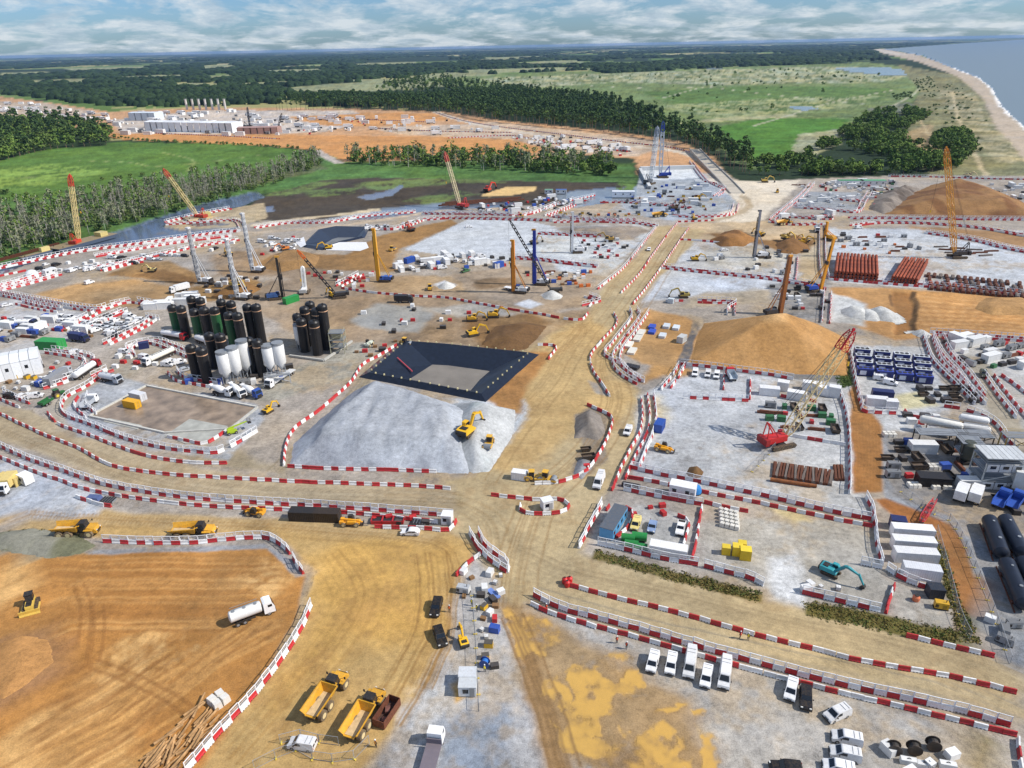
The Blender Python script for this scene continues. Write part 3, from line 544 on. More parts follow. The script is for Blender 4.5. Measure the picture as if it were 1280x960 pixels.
def colwater():
    m = bpy.data.materials.new('still_water'); m.use_nodes = True; t = m.node_tree; b = t.nodes['Principled BSDF']
    at = N(t, 'ShaderNodeVertexColor', layer_name='Col'); t.links.new(at.outputs['Color'], b.inputs['Base Color']); b.inputs['Roughness'].default_value = 0.15; b.inputs['Specular IOR Level'].default_value = 0.4
    geo = N(t, 'ShaderNodeNewGeometry'); nz = N(t, 'ShaderNodeTexNoise'); nz.inputs['Scale'].default_value = 0.6; nz.inputs['Detail'].default_value = 4; t.links.new(geo.outputs['Position'], nz.inputs['Vector'])
    bp = N(t, 'ShaderNodeBump'); bp.inputs['Strength'].default_value = 0.06; t.links.new(nz.outputs['Fac'], bp.inputs['Height']); t.links.new(bp.outputs[0], b.inputs['Normal'])
    return m
# ================================================================== paints
WHITE = lambda: mat('white_paint', (232, 232, 230), 0.4, vary=0.05, dirt=0.10)
YEL = lambda: mat('plant_yellow', (222, 164, 46), 0.45, vary=0.12, dirt=0.4)
DARK = lambda: mat('dark_steel', (40, 40, 42), 0.6, vary=0.2, dirt=0.15)
RUB = lambda: mat('tyre_rubber', (34, 33, 32), 0.9, vary=0.2, dirt=0.45)
GLS = lambda: mat('dark_glass', (28, 34, 42), 0.12, vary=0.1, spec=0.6)
CHROME = lambda: mat('lamp_lens', (225, 225, 220), 0.2, vary=0.05)
STEEL = lambda: mat('galvanised_steel', (150, 154, 158), 0.5, 0.3, vary=0.12)
RUST = lambda: mat('rusty_steel', (112, 66, 46), 0.85, vary=0.35, scale=2.5)
TRK = lambda: mat('track_steel', (62, 56, 50), 0.85, vary=0.25, dirt=0.5)
def paint(rgb, dirt=0.1): return mat('paint_%d_%d_%d' % rgb, rgb, 0.45, vary=0.08, dirt=dirt)
def P_(name, mb, m, sub=None, smooth=False):
    me = mb.mesh(name, m)
    if smooth: smooth_by_angle(me)
    return (name, me, sub)
def wheel_parts(xs, W, r, w, rimm=None, name='wheel'):
    out = []
    for x in xs:
        for s in (-1, 1):
            TY = RUB() if r < .6 else mat('dusty_tyre', (120, 108, 90), .95, vary=.3, dirt=.6); a = MB().cyl((x, s*(W/2-w/2), r), r, w, 'y', 14); rim = MB().cyl((x, s*(W/2-w/2+0.03), r), r*0.55, w, 'y', 10)
            out.append(P_(name, a, TY, [('rim', rim.mesh('rim', rimm or STEEL()))], True))
    return out
def shell_glass(prof, i, W, ins, k0=0.12, k1=0.9, side=0.12):
    (x0, z0), (x1, z1) = prof[i], prof[i+1]; dx, dz = x1-x0, z1-z0; L = math.hypot(dx, dz); nx, nz = dz/L*-1, dx/L
    if nx*1+nz < 0 and abs(nz) > 0.01 and nz < 0: nx, nz = -nx, -nz
    v = []
    for k in (k0, k1):
        x, z = x0+dx*k, z0+dz*k; y = W/2-ins(z)-side
        v += [(x+nx*0.015, -y, z+nz*0.015), (x+nx*0.015, y, z+nz*0.015)]
    return MB().add(v, [(0, 1, 3, 2)])
def side_glass(pts, W, ins, s):
    v = [(x, s*(W/2-ins(z)+0.012), z) for x, z in pts]; q = tuple(range(len(v)))
    return MB().add(v, [q])
def car_kind(kind, col):
    def fn():
        C = paint(col, 0.16)
        if kind == 'van':      L, W, H, r = 4.5, 1.85, 1.85, 0.33; pr = [(-2.22,.32),(-2.25,.9),(-2.18,1.72),(-2.05,1.85),(.45,1.85),(.62,1.8),(1.42,1.12),(2.12,.92),(2.25,.6),(2.22,.3)]; wi = 5
        elif kind == 'bigvan': L, W, H, r = 6.3, 2.05, 2.6, 0.36; pr = [(-3.12,.36),(-3.15,1.2),(-3.1,2.48),(-2.95,2.6),(1.5,2.6),(1.75,2.5),(2.4,1.4),(3.0,1.1),(3.15,.7),(3.1,.34)]; wi = 5
        elif kind == 'suv':    L, W, H, r = 4.8, 1.92, 1.78, 0.37; pr = [(-2.35,.38),(-2.4,.95),(-2.2,1.5),(-2.0,1.75),(-.2,1.78),(.3,1.7),(1.05,1.1),(2.1,.98),(2.38,.7),(2.35,.34)]; wi = 5
        elif kind == 'pickup': L, W, H, r = 5.3, 1.87, 1.8, 0.38; pr = [(-2.6,.45),(-2.65,1.08),(-.95,1.1),(-.8,1.72),(-.55,1.8),(.3,1.8),(.55,1.72),(1.2,1.14),(2.35,1.0),(2.62,.75),(2.6,.4)]; wi = 6
        else:                  L, W, H, r = 4.4, 1.8, 1.48, 0.32; pr = [(-2.15,.3),(-2.2,.8),(-1.95,1.0),(-1.4,1.42),(-.3,1.48),(.2,1.42),(1.0,.95),(1.95,.8),(2.2,.55),(2.15,.28)]; wi = 5
        ins = lambda z: max(0, z-0.95)*0.16
        ps = [P_('body', MB().prof(pr, W, ins), C, None, False)]
        ps.append(('windscreen', shell_glass(pr, wi, W, ins).mesh('windscreen', GLS())))
        bx, bz = pr[wi]; b1x, b1z = pr[wi+1]
        front = [(bx-.12, bz-.12), (b1x-.28, b1z+.08), (bx-.75, b1z+.08), (bx-.75, bz-.12)]
        rears = {'van': [], 'bigvan': [], 'suv': [[(bx-.85, bz-.12), (bx-.85, b1z+.06), (-1.1, b1z+.06), (-1.1, bz-.12)], [(-1.2, bz-.12), (-1.2, b1z+.06), (-2.1, b1z+.1), (-1.95, bz-.14)]],
                 'pickup': [[(bx-.85, bz-.1), (bx-.85, b1z+.06), (-.75, b1z+.06), (-.7, bz-.1)]], 'car': [[(bx-.8, bz-.1), (bx-.8, b1z+.06), (-1.5, b1z+.12), (-1.2, bz-.1)]]}[kind]
        for s in (-1, 1):
            for q in [front]+rears: ps.append(('side_window', side_glass(q, W, ins, s).mesh('side_window', GLS())))
            ps.append(P_('headlight', MB().box((L/2-.16, s*(W/2-.28), .78), (.26, .36, .2)), CHROME()))
            ps.append(P_('tail_light', MB().box((-L/2+.03, s*(W/2-.14), .95), (.08, .14, .4)), paint((150, 20, 22))))
            ps.append(P_('wing_mirror', MB().box((bx+.35, s*(W/2+.1), b1z+.1), (.14, .2, .2)), DARK()))
        ps.append(P_('bumper', MB().box((L/2+.01, 0, .45), (.12, W*.94, .22)), DARK()))
        ps.append(P_('grille', MB().box((L/2-.01, 0, .7), (.06, W*.4, .14)), DARK()))
        if kind == 'pickup': ps.append(P_('load_bed', MB().box((-1.75, 0, 1.1), (1.5, W*.82, .04)), DARK()))
        if kind in ('van', 'bigvan'):
            ps.append(P_('roof_bar', MB().box((-.9, 0, H+.03), (.06, W*.7, .05)).box((-1.7, 0, H+.03), (.06, W*.7, .05)), STEEL()))
            ps.append(P_('rear_window', MB().box((-L/2+.03, -.42, H*.7), (.03, .6, .42)).box((-L/2+.03, .42, H*.7), (.03, .6, .42)), GLS()))
        return ps+wheel_parts((-L*.29, L*.31), W, r, .22)
    return ('car', kind, col), fn
def adt():
    Y = YEL(); ps = []
    # front half points +X
    ps.append(P_('front_frame', MB().box((2.6, 0, 1.0), (4.4, 1.2, .5)), DARK()))
    ps.append(P_('rear_frame', MB().box((-2.2, 0, 1.05), (5.6, 1.1, .45)).cyl((.5, 0, 1.05), .4, .7, 'z', 10), DARK()))
    ps.append(P_('bonnet', MB().prof([(2.5, 1.1), (2.5, 2.35), (4.3, 2.05), (4.85, 1.5), (4.85, 1.0)], 2.3, lambda z: max(0, z-1.2)*.2), Y, [('grille', MB().box((4.87, 0, 1.35), (.06, 1.5, .5)).mesh('grille', DARK()))]))
    ps.append(P_('mudguard', MB().box((3.1, 1.3, 1.95), (2.0, .7, .1)).box((3.1, -1.3, 1.95), (2.0, .7, .1)), Y))
    ps.append(P_('cab', MB().prof([(.9, 1.3), (.95, 3.3), (1.15, 3.5), (2.3, 3.5), (2.6, 2.3), (2.6, 1.3)], 1.75), DARK(), [('cab_roof', MB().box((1.65, 0, 3.56), (1.5, 1.7, .12)).mesh('cab_roof', DARK())), ('window', MB().box((1.7, 0, 2.85), (1.3, 1.8, .75)).mesh('window', GLS()))]))
    ps.append(P_('exhaust', MB().cyl((.95, -1.05, 2.9), .1, 1.6, 'z', 8), DARK()))
    ps.append(P_('mirror', MB().bar((2.5, .9, 2.6), (2.8, 1.7, 2.9), .03).box((2.8, 1.75, 2.8), (.1, .3, .5)).bar((2.5, -.9, 2.6), (2.8, -1.7, 2.9), .03).box((2.8, -1.75, 2.8), (.1, .3, .5)), DARK()))
    # hopper: floor, flared sides, headboard; x from -5 to .6
    def plate(a, b, c, d, t=.08):
        a, b, c, d = map(Vector, (a, b, c, d)); n = (b-a).cross(d-a).normalized()*t
        return MB().add([a, b, c, d, a+n, b+n, c+n, d+n], [(3, 2, 1, 0), (4, 5, 6, 7), (0, 1, 5, 4), (1, 2, 6, 5), (2, 3, 7, 6), (3, 0, 4, 7)])
    hop = MB()
    for q in (((-5.1, -.95, 1.75), (.3, -1.05, 1.35), (.3, 1.05, 1.35), (-5.1, .95, 1.75)), ((.3, -1.05, 1.35), (.75, -1.6, 3.0), (.75, 1.6, 3.0), (.3, 1.05, 1.35)),
              ((-5.3, -1.6, 2.7), (.75, -1.6, 3.0), (.3, -1.05, 1.35), (-5.1, -.95, 1.75)), ((-5.1, .95, 1.75), (.3, 1.05, 1.35), (.75, 1.6, 3.0), (-5.3, 1.6, 2.7))):
        p = plate(*q); hop.add(p.v, p.f)
    for s in (-1, 1):
        hop.bar((-5.3, s*1.62, 2.7), (.75, s*1.62, 3.02), .09)
        for x in (-4, -2.6, -1.2): hop.bar((x, s*1.66, 2.75), (x, s*1.1, 1.65), .07)
    hop.bar((.75, -1.6, 3.02), (.75, 1.6, 3.02), .1).box((1.0, 0, 3.05), (.6, 2.6, .08)).bar((-5.15, -.95, 1.75), (-5.15, .95, 1.75), .08)
    ps.append(P_('dump_body', hop, Y, [('load_residue', MB().add([(-4.9, -.88, 1.86), (.2, -.98, 1.48), (.2, .98, 1.48), (-4.9, .88, 1.86)], [(0, 1, 2, 3)]).mesh('load_residue', mat('dusty_floor', (196, 170, 128), .95, vary=.2)))]))
    ps.append(P_('headlight', MB().box((4.86, .75, 1.75), (.1, .3, .2)), CHROME())); ps.append(P_('headlight', MB().box((4.86, -.75, 1.75), (.1, .3, .2)), CHROME()))
    return ps+wheel_parts((3.1, -1.6, -3.6), 3.3, .92, .75, paint((214, 196, 150)))
def excavator(col, reach=1.0, tele=False):
    C = paint(col, .2); k = []
    for s in (-1, 1):
        k.append(P_('track', MB().prof([(-1.9, .25), (-2.1, .5), (-1.9, .85), (1.9, .85), (2.1, .5), (1.9, .25), (1.7, .02), (-1.7, .02)], .6, yc=s*1.1), TRK(), [('track_frame', MB().box((0, s*1.1, .45), (3.2, .64, .3)).mesh('track_frame', DARK()))]))
    k.append(P_('undercarriage', MB().box((0, 0, .55), (1.8, 1.6, .4)).cyl((0, 0, .95), .65, .3, 'z', 12), DARK()))
    k.append(P_('house', MB().prof([(-2.4, 1.1), (-2.45, 2.1), (-1.9, 2.25), (.6, 2.2), (.9, 1.9), (1.5, 1.5), (1.5, 1.1)], 2.6), C, [('counterweight', MB().prof([(-2.75, 1.15), (-2.8, 1.9), (-2.45, 2.1), (-2.4, 1.12)], 2.62).mesh('counterweight', DARK())), ('engine_hood', MB().box((-1.3, 0, 2.32), (1.2, 1.6, .18)).mesh('engine_hood', DARK()))]))
    k.append(P_('cab', MB().prof([(-.1, 1.1), (-.1, 2.9), (.1, 3.0), (1.2, 3.0), (1.6, 2.2), (1.6, 1.1)], .95, yc=.82), C, [('cab_window', MB().prof([(0, 1.75), (0, 2.75), (1.15, 2.75), (1.64, 2.1), (1.64, 1.6), (1.2, 1.75)], .99, yc=.82).mesh('cab_window', GLS()))]))
    r = reach
    pts = [(.9, 1.7), (2.3*r, 4.0), (2.8*r, 4.2), (5.2*r, 3.2)]; th = [.28, .38, .38, .2]
    bm = MB()
    for i in range(3):
        (x0, z0), (x1, z1) = pts[i], pts[i+1]; bm.bar((x0, -.25, z0), (x1, -.25, z1), th[i]*.8, th[i+1]*.8)
    k.append(P_('boom', bm, C, [('boom_ram', MB().bar((1.3, -.6, 1.7), (2.4*r, -.6, 3.6), .09, n=6).bar((1.3, .1, 1.7), (2.4*r, .1, 3.6), .09, n=6).mesh('boom_ram', STEEL()))]))
    k.append(P_('dipper_arm', MB().bar((4.9*r, -.25, 3.6), (6.1*r, -.25, 1.1), .24, .14), C))
    b = MB().prof([(5.9*r, 1.2), (6.3*r, 1.15), (6.5*r, .5), (6.0*r, .05), (5.5*r, .15), (5.8*r, .6)], 1.1, yc=-.25); k.append(P_('bucket', b, DARK()))
    return k
def dozer():
    C = paint((226, 190, 88), .25); k = []
    for s in (-1, 1): k.append(P_('track', MB().prof([(-1.7, .3), (-1.7, .9), (-.9, 1.15), (1.5, .95), (1.75, .5), (1.5, .05), (-1.4, .05)], .6, yc=s*1.05), TRK()))
    k += [P_('body', MB().prof([(-1.5, .7), (-1.6, 1.6), (-.2, 1.7), (1.8, 1.55), (1.9, .7)], 1.4), C, [('engine_deck', MB().box((.8, 0, 1.68), (1.8, 1.0, .14)).mesh('engine_deck', DARK()))]),
          P_('cab', MB().prof([(-1.3, 1.6), (-1.2, 2.9), (-.1, 2.95), (.15, 1.6)], 1.35), DARK(), [('cab_roof', MB().box((-.65, 0, 3.0), (1.5, 1.5, .12)).mesh('cab_roof', DARK())), ('cab_window', MB().box((-.6, 0, 2.35), (.95, 1.4, .7)).mesh('cab_window', GLS()))]),
          P_('blade', MB().prof([(2.5, .05), (2.35, .5), (2.5, 1.2), (2.65, 1.2), (2.55, .5), (2.68, .05)], 3.6), C), P_('push_arm', MB().bar((-.2, 1.5, .6), (2.4, 1.5, .5), .12).bar((-.2, -1.5, .6), (2.4, -1.5, .5), .12), C),
          P_('exhaust', MB().cyl((1.3, .3, 2.1), .07, .9, 'z', 8), DARK())]
    return k
def telehandler(col=(228, 160, 36)):
    C = paint(col, .15); D = DARK()
    return [P_('chassis', MB().box((0, 0, .85), (4.6, 1.5, .5)).box((-1.9, 0, 1.25), (.9, 2.0, .5)), C), P_('cab', MB().prof([(-.6, 1.0), (-.5, 2.35), (.5, 2.35), (.8, 1.5), (.8, 1.0)], .9, yc=.6), D, [('cab_window', MB().box((.05, .62, 1.95), (.9, .92, .6)).mesh('cab_window', GLS()))]),
            P_('engine_cover', MB().box((.5, -.75, 1.25), (2.0, .7, .5)), C), P_('boom', MB().bar((-2.1, -.1, 1.75), (2.0, -.1, 1.25), .2).bar((2.0, -.1, 1.25), (2.9, -.1, .8), .15), C), P_('carriage', MB().box((3.0, 0, .6), (.12, 1.3, .8)), D), P_('fork', MB().box((3.6, .4, .2), (1.2, .12, .06)), STEEL()), P_('fork', MB().box((3.6, -.4, .2), (1.2, .12, .06)), STEEL())]+wheel_parts((-1.5, 1.5), 2.3, .62, .42, paint((214, 196, 150)))
def roller(col=(226, 176, 60)):
    C = paint(col, .2)
    return [P_('body', MB().prof([(-2.4, .6), (-2.4, 1.5), (-.6, 1.55), (-.2, .9), (-.2, .6)], 1.6), C), P_('cab', MB().box((-.5, 0, 2.0), (1.3, 1.4, 1.5)), DARK(), [('cab_roof', MB().box((-.5, 0, 2.8), (1.5, 1.6, .12)).mesh('cab_roof', C))]), P_('drum', MB().cyl((1.7, 0, .75), .75, 2.0, 'y', 16), STEEL(), None, True), P_('drum_frame', MB().box((1.7, 1.1, .8), (1.9, .16, .4)).box((1.7, -1.1, .8), (1.9, .16, .4)).box((.5, 0, .8), (.6, 2.3, .4)), C)]+wheel_parts((-1.6,), 2.0, .72, .5, C)
def cab_parts(x, col, H=3.0):
    """lorry cab with its front at x"""
    C = paint(col, .06)
    return [P_('cab', MB().prof([(x-2.1, .7), (x-2.1, H), (x-1.7, H+.15), (x-.5, H), (x-.05, H*.62), (x, .6)], 2.45, lambda z: max(0, z-1.8)*.06), C, [('windscreen', MB().add([(x-.43, -1.05, H-.12), (x-.43, 1.05, H-.12), (x-.03, 1.1, H*.64), (x-.03, -1.1, H*.64)], [(0, 3, 2, 1)]).mesh('windscreen', GLS())), ('side_window', MB().box((x-.9, 0, H*.78), (.8, 2.42, .55)).mesh('side_window', GLS())), ('grille', MB().box((x+.01, 0, 1.2), (.06, 1.7, .7)).mesh('grille', DARK())), ('bumper', MB().box((x, 0, .65), (.2, 2.4, .4)).mesh('bumper', DARK()))])]
def lorry(body, col, bcol, L=8.5):
    """rigid or articulated lorry; body = tank, flat, box, mixer, tipper"""
    ps = cab_parts(L/2, col); x1 = L/2-2.3; x0 = -L/2; Lc = x1-x0; xc = (x0+x1)/2; B = paint(bcol, .08)
    ps.append(P_('chassis', MB().box((-.2, 0, .85), (L-1.2, .9, .3)), DARK()))
    if body == 'tank':
        t = MB(); n = 14
        prof = [(x0, .5), (x0+.15, 1.0), (x0+.3, 1.12), (x1-.3, 1.12), (x1-.15, 1.0), (x1, .5)]
        v = []; 
        for x, r in prof: v += [(x, r*1.05*math.cos(2*math.pi*k/n), 2.05+r*.95*math.sin(2*math.pi*k/n)) for k in range(n)]
        t.add(v, [tuple(range(n)), tuple(range(len(v)-1, len(v)-n-1, -1))]+[(i*n+(k+1) % n, i*n+k, (i+1)*n+k, (i+1)*n+(k+1) % n) for i in range(len(prof)-1) for k in range(n)])
        hat = MB()
        for k in range(3): hat.cyl((x0+Lc*(k+.5)/3, 0, 3.15), .3, .16, 'z', 10)
        ps.append(P_('tank', t, B, [('hatch', hat.mesh('hatch', STEEL())), ('walkway', MB().box((xc, .55, 3.05), (Lc*.8, .3, .05)).bar((x0+.5, .75, 3.5), (x1-.5, .75, 3.5), .03).mesh('walkway', STEEL()))], True))
        ps.append(P_('side_skirt', MB().box((xc, 1.15, .95), (Lc*.5, .1, .4)).box((xc, -1.15, .95), (Lc*.5, .1, .4)), DARK()))
    elif body == 'mixer':
        t = MB(); n = 12; prof = [(x1-.2, .45, 1.7), (x1-.9, 1.0, 1.9), (x1-2.2, 1.2, 2.15), (x1-3.4, 1.05, 2.4), (x0+.3, .5, 2.8)]; v = []
        for x, r, z in prof: v += [(x, r*math.cos(2*math.pi*k/n), z+r*math.sin(2*math.pi*k/n)) for k in range(n)]
        t.add(v, [tuple(range(n-1, -1, -1)), tuple(range(len(v)-n, len(v)))]+[(i*n+k, i*n+(k+1) % n, (i+1)*n+(k+1) % n, (i+1)*n+k) for i in range(len(prof)-1) for k in range(n)])
        ps.append(P_('mixer_drum', t, B, None, True)); ps.append(P_('chute', MB().bar((x0+.1, 0, 2.4), (x0-.7, 0, 1.3), .22), STEEL())); ps.append(P_('hopper', MB().box((x0+.1, 0, 3.1), (.7, 1.0, .6), taper=1.4), B))
    elif body == 'flat': ps.append(P_('flat_bed', MB().box((xc, 0, 1.15), (Lc, 2.45, .18)).box((x1-.1, 0, 1.7), (.12, 2.4, 1.1)), B))
    elif body == 'box': ps.append(P_('cargo_box', MB().box((xc, 0, 2.25), (Lc, 2.5, 2.3)), B)); ps.append(P_('rear_door', MB().box((x0-.03, .61, 2.25), (.06, 1.2, 2.1)).box((x0-.03, -.61, 2.25), (.06, 1.2, 2.1)), B))
    else: ps.append(P_('tipper_body', MB().box((xc, 0, 1.25), (Lc, 2.3, .15)).box((xc, 1.2, 1.85), (Lc, .1, 1.3)).box((xc, -1.2, 1.85), (Lc, .1, 1.3)).box((x1, 0, 2.0), (.1, 2.4, 1.6)), B))
    return ps+wheel_parts((L/2-1.3, x0+2.6, x0+1.3), 2.4, .5, .35)
def lattice(mb, a, b, w0, w1, n, t=.09):
    a, b = Vector(a), Vector(b); d = (b-a).normalized(); u = d.cross(Vector((0, 0, 1)))
    u = u.normalized() if u.length > .05 else Vector((1, 0, 0)); v = d.cross(u)
    ring = []
    for i in range(n+1):
        k = i/n; e = w0+(w1-w0)*max(0, (k-.6)/.4) if k > .6 else (w0*(.35+.65*min(1, k/.12)) if n > 7 else w0); c = a.lerp(b, k)
        ring.append([c+(u*sx+v*sy)*e/2 for sx, sy in ((-1, -1), (1, -1), (1, 1), (-1, 1))])
    for i in range(n):
        for j in range(4):
            mb.bar(ring[i][j], ring[i+1][j], t); mb.bar(ring[i][j], ring[i+1][(j+1) % 4] if (i+j) % 2 else ring[i+1][(j+3) % 4], t*.6)
        mb.bar(ring[i][0], ring[i][1], t*.6); mb.bar(ring[i][2], ring[i][3], t*.6)
    return mb
def crawler_crane(name, base, tip, bodyc, boomc, tipc, label, s=1.0, w=1.7, hook=.55, mast=True, thick=.1):
    """crawler crane: boom from the house to a tip point in the world"""
    base, tip = Vector(base), Vector(tip); d = tip-base; rz = math.atan2(d.y, d.x) if math.hypot(d.x, d.y) > .5 else 0.0
    root = obj(name, None, None, base, (0, 0, rz), label=label, category='crane', group='cranes on the site')
    lt = Vector((math.hypot(d.x, d.y), 0, d.z)); B = paint(bodyc, .12); foot = Vector((1.6*s, 0, 1.9*s)); m = .7
    def pt(nm, mb, mt, par=root): return obj(nm, mb.mesh(nm, mt), par)
    for y in (-1, 1): pt('track', MB().prof([(-3.6*s, .3*s), (-3.9*s, .7*s), (-3.5*s, 1.2*s), (3.5*s, 1.2*s), (3.9*s, .7*s), (3.6*s, .3*s), (3.3*s, 0), (-3.3*s, 0)], 1.0*s, yc=y*2.5*s), TRK())
    pt('undercarriage', MB().box((0, 0, .8*s), (2.4*s, 4.4*s, .6*s)).cyl((0, 0, 1.3*s), 1.2*s, .4*s, 'z', 12), DARK())
    pt('house', MB().box((-1.4*s, 0, 2.4*s), (6.4*s, 2.8*s, 1.7*s)), B)
    pt('counterweight', MB().box((-5.0*s, 0, 2.5*s), (1.2*s, 4.2*s, 1.9*s)), paint(tuple(int(v*.8) for v in bodyc), .1))
    c = pt('cab', MB().prof([(1.2*s, 1.6*s), (1.2*s, 3.4*s), (2.4*s, 3.4*s), (2.9*s, 2.4*s), (2.9*s, 1.6*s)], 1.1*s, yc=1.7*s), B); pt('cab_window', MB().box((2.1*s, 1.7*s, 2.9*s), (1.3*s, 1.14*s, .7*s)), GLS(), c)
    tip_k = .82; pt('boom', lattice(MB(), foot, foot.lerp(lt, tip_k), w, w, max(6, int((lt-foot).length*tip_k/(w*1.1))), thick), paint(boomc, .05))
    pt('boom_head', lattice(MB(), foot.lerp(lt, tip_k), lt.lerp(foot, .01), w*1.02, w*.5, max(3, int((lt-foot).length*.18/(w*1.1))), thick).cyl(tuple(lt), .45*s, .4, 'y', 10), paint(tipc, .05))
    if mast:
        top = Vector((-4.2*s, 0, 7.5*s)); mm = MB()
        for y in (-1, 1): mm.bar((-1.0*s, y*1.1*s, 3.0*s), (top.x, y*.6*s, top.z), .14*s); mm.bar((-4.6*s, y*1.1*s, 3.0*s), (top.x, y*.6*s, top.z), .12*s)
        pt('gantry', mm.bar((top.x, -.6*s, top.z), (top.x, .6*s, top.z), .14*s), B)
        pt('pendant', MB().bar((top.x, .5*s, top.z), (lt.x*.97, .4*s, lt.z*.985), .035).bar((top.x, -.5*s, top.z), (lt.x*.97, -.4*s, lt.z*.985), .035), DARK())
    hk = pt('hook_rope', MB().bar((lt.x+.5, 0, lt.z), (lt.x+.5, 0, lt.z*(1-hook)), .035), DARK()); pt('hook_block', MB().box((lt.x+.5, 0, lt.z*(1-hook)-.6), (.5, .35, 1.2)), paint((216, 170, 40)), hk)
    return root
def rig(name, base, h, mastc, bodyc, topc, label, rz, twin=False, lean=0.0, auger=False, w=.5):
    """piling / drilling rig with an upright leader"""
    root = obj(name, None, None, base, (0, 0, rz), label=label, category='piling rig', group='piling and drilling rigs'); B = paint(bodyc, .1); MC = paint(mastc, .08)
    def pt(nm, mb, mt, par=root): return obj(nm, mb.mesh(nm, mt), par)
    for y in (-1, 1): pt('track', MB().prof([(-2.6, .25), (-2.8, .55), (-2.5, 1.0), (2.5, 1.0), (2.8, .55), (2.5, .2), (2.3, 0), (-2.3, 0)], .8, yc=y*1.6), TRK())
    pt('undercarriage', MB().box((0, 0, .7), (2.0, 3.0, .5)).cyl((0, 0, 1.1), .9, .4, 'z', 12), DARK())
    pt('house', MB().prof([(-3.6, 1.3), (-3.7, 2.6), (-3.0, 2.9), (.3, 2.9), (.8, 2.4), (1.2, 1.3)], 2.7), B); pt('counterweight', MB().box((-4.0, 0, 2.0), (.7, 2.8, 1.3)), DARK())
    c = pt('cab', MB().prof([(.2, 1.4), (.2, 3.1), (1.3, 3.1), (1.8, 2.3), (1.8, 1.4)], 1.0, yc=1.3), B); pt('cab_window', MB().box((1.1, 1.3, 2.6), (1.2, 1.04, .7)), GLS(), c)
    tx = 2.9+lean
    for y in ((-.7, .7) if twin else (0,)):
        mb = MB()
        if twin: lattice(mb, (2.9, y, .6), (tx, y*.7, h), w, w*.8, max(8, int(h/1.3)), .1)
        else: mb.bar((2.9, y, .5), (tx, y, h), w*.75, w*.6); 
        mt = pt('leader', mb, MC)
        if not twin:
            g = MB()
            for k in range(int(h/1.5)): g.box((2.9+w*.8+(tx-2.9)*k*1.5/h, 0, 1+k*1.5), (.12, w*1.5, .1))
            pt('guide_rail', g.bar((3.4, .25, .8), (tx+.5, .25, h*.95), .06).bar((3.4, -.25, .8), (tx+.5, -.25, h*.95), .06), DARK(), mt)
        pt('crown', MB().box((tx+.2, y*.7, h+.3), (1.6, .9, .7)).cyl((tx+.9, y*.7, h+.2), .45, .3, 'y', 10), paint(topc, .05), mt)
    pt('back_stay', MB().bar((-2.6, .9, 2.8), (2.9+(tx-2.9)*.6, .2, h*.6), .13).bar((-2.6, -.9, 2.8), (2.9+(tx-2.9)*.6, -.2, h*.6), .13), MC)
    pt('rotary_head', MB().box((3.7, 0, h*.55), (1.1, 1.2, 1.5)).cyl((3.9, 0, h*.55-1.1), .4, .9, 'z', 10), DARK())
    if auger:
        a = MB().cyl((3.9, 0, h*.28), .14, h*.5, 'z', 8)
        for k in range(10): a.cyl((3.9, 0, 1+k*h*.045), .42, .07, 'z', 10)
        pt('auger', a, STEEL())
    else: pt('kelly_bar', MB().cyl((3.9, 0, h*.45), .2, h*.84, 'z', 8), DARK())
    return root
def silo(kind, h=15.0, r=1.65):
    K = paint((30, 31, 34), .05); ps = []
    if kind in ('black', 'green'):
        C = K if kind == 'black' else paint((34, 92, 54), .06)
        ps.append(P_('shell', MB().lathe([(r, .25), (r, h-2.6)], 16), C, None, True)); ps.append(P_('band', MB().lathe([(r*1.015, h-2.6), (r*1.015, h-2.25)], 16), paint((222, 176, 140)), None, True))
        ps.append(P_('cap', MB().lathe([(r*1.04, h-2.25), (r*1.04, h-.7), (r*.8, h-.15), (r*.3, h)], 16), K, [('filter_vent', MB().cyl((.3, .2, h+.2), .3, .5, 'z', 8).mesh('filter_vent', DARK()))], True))
        ps.append(P_('skirt', MB().lathe([(r*1.03, 0), (r*1.03, .4)], 16), DARK())); ps.append(P_('ladder', MB().bar((r+.12, -.22, .3), (r+.12, -.22, h-1), .03).bar((r+.12, .22, .3), (r+.12, .22, h-1), .03), DARK()))
        ps.append(P_('name_plate', MB().box((0, -r-.02, h*.62), (.8, .04, .35)), paint((226, 226, 222))))
    else:
        W = WHITE(); ps.append(P_('shell', MB().lathe([(.35, 2.2), (r, 4.6), (r, h-.4), (r*.9, h-.1), (r*.4, h)], 16), W, None, True))
        for a in range(4):
            x, y = r*.85*math.cos(a*math.pi/2+.78), r*.85*math.sin(a*math.pi/2+.78); ps.append(P_('leg', MB().bar((x, y, 0), (x, y, 5.0), .12), STEEL()))
        b = MB()
        for a in range(4):
            p, q = a*math.pi/2+.78, (a+1)*math.pi/2+.78; b.bar((r*.85*math.cos(p), r*.85*math.sin(p), .4), (r*.85*math.cos(q), r*.85*math.sin(q), 3.8), .06)
        ps.append(P_('bracing', b, STEEL())); ps.append(P_('top_rail', MB().lathe([(r*.98, h-.1), (r*.98, h+.7)], 12), STEEL())); ps.append(P_('discharge_screw', MB().bar((0, 0, 2.2), (2.2, 0, 1.0), .16, n=8), STEEL()))
    return ps
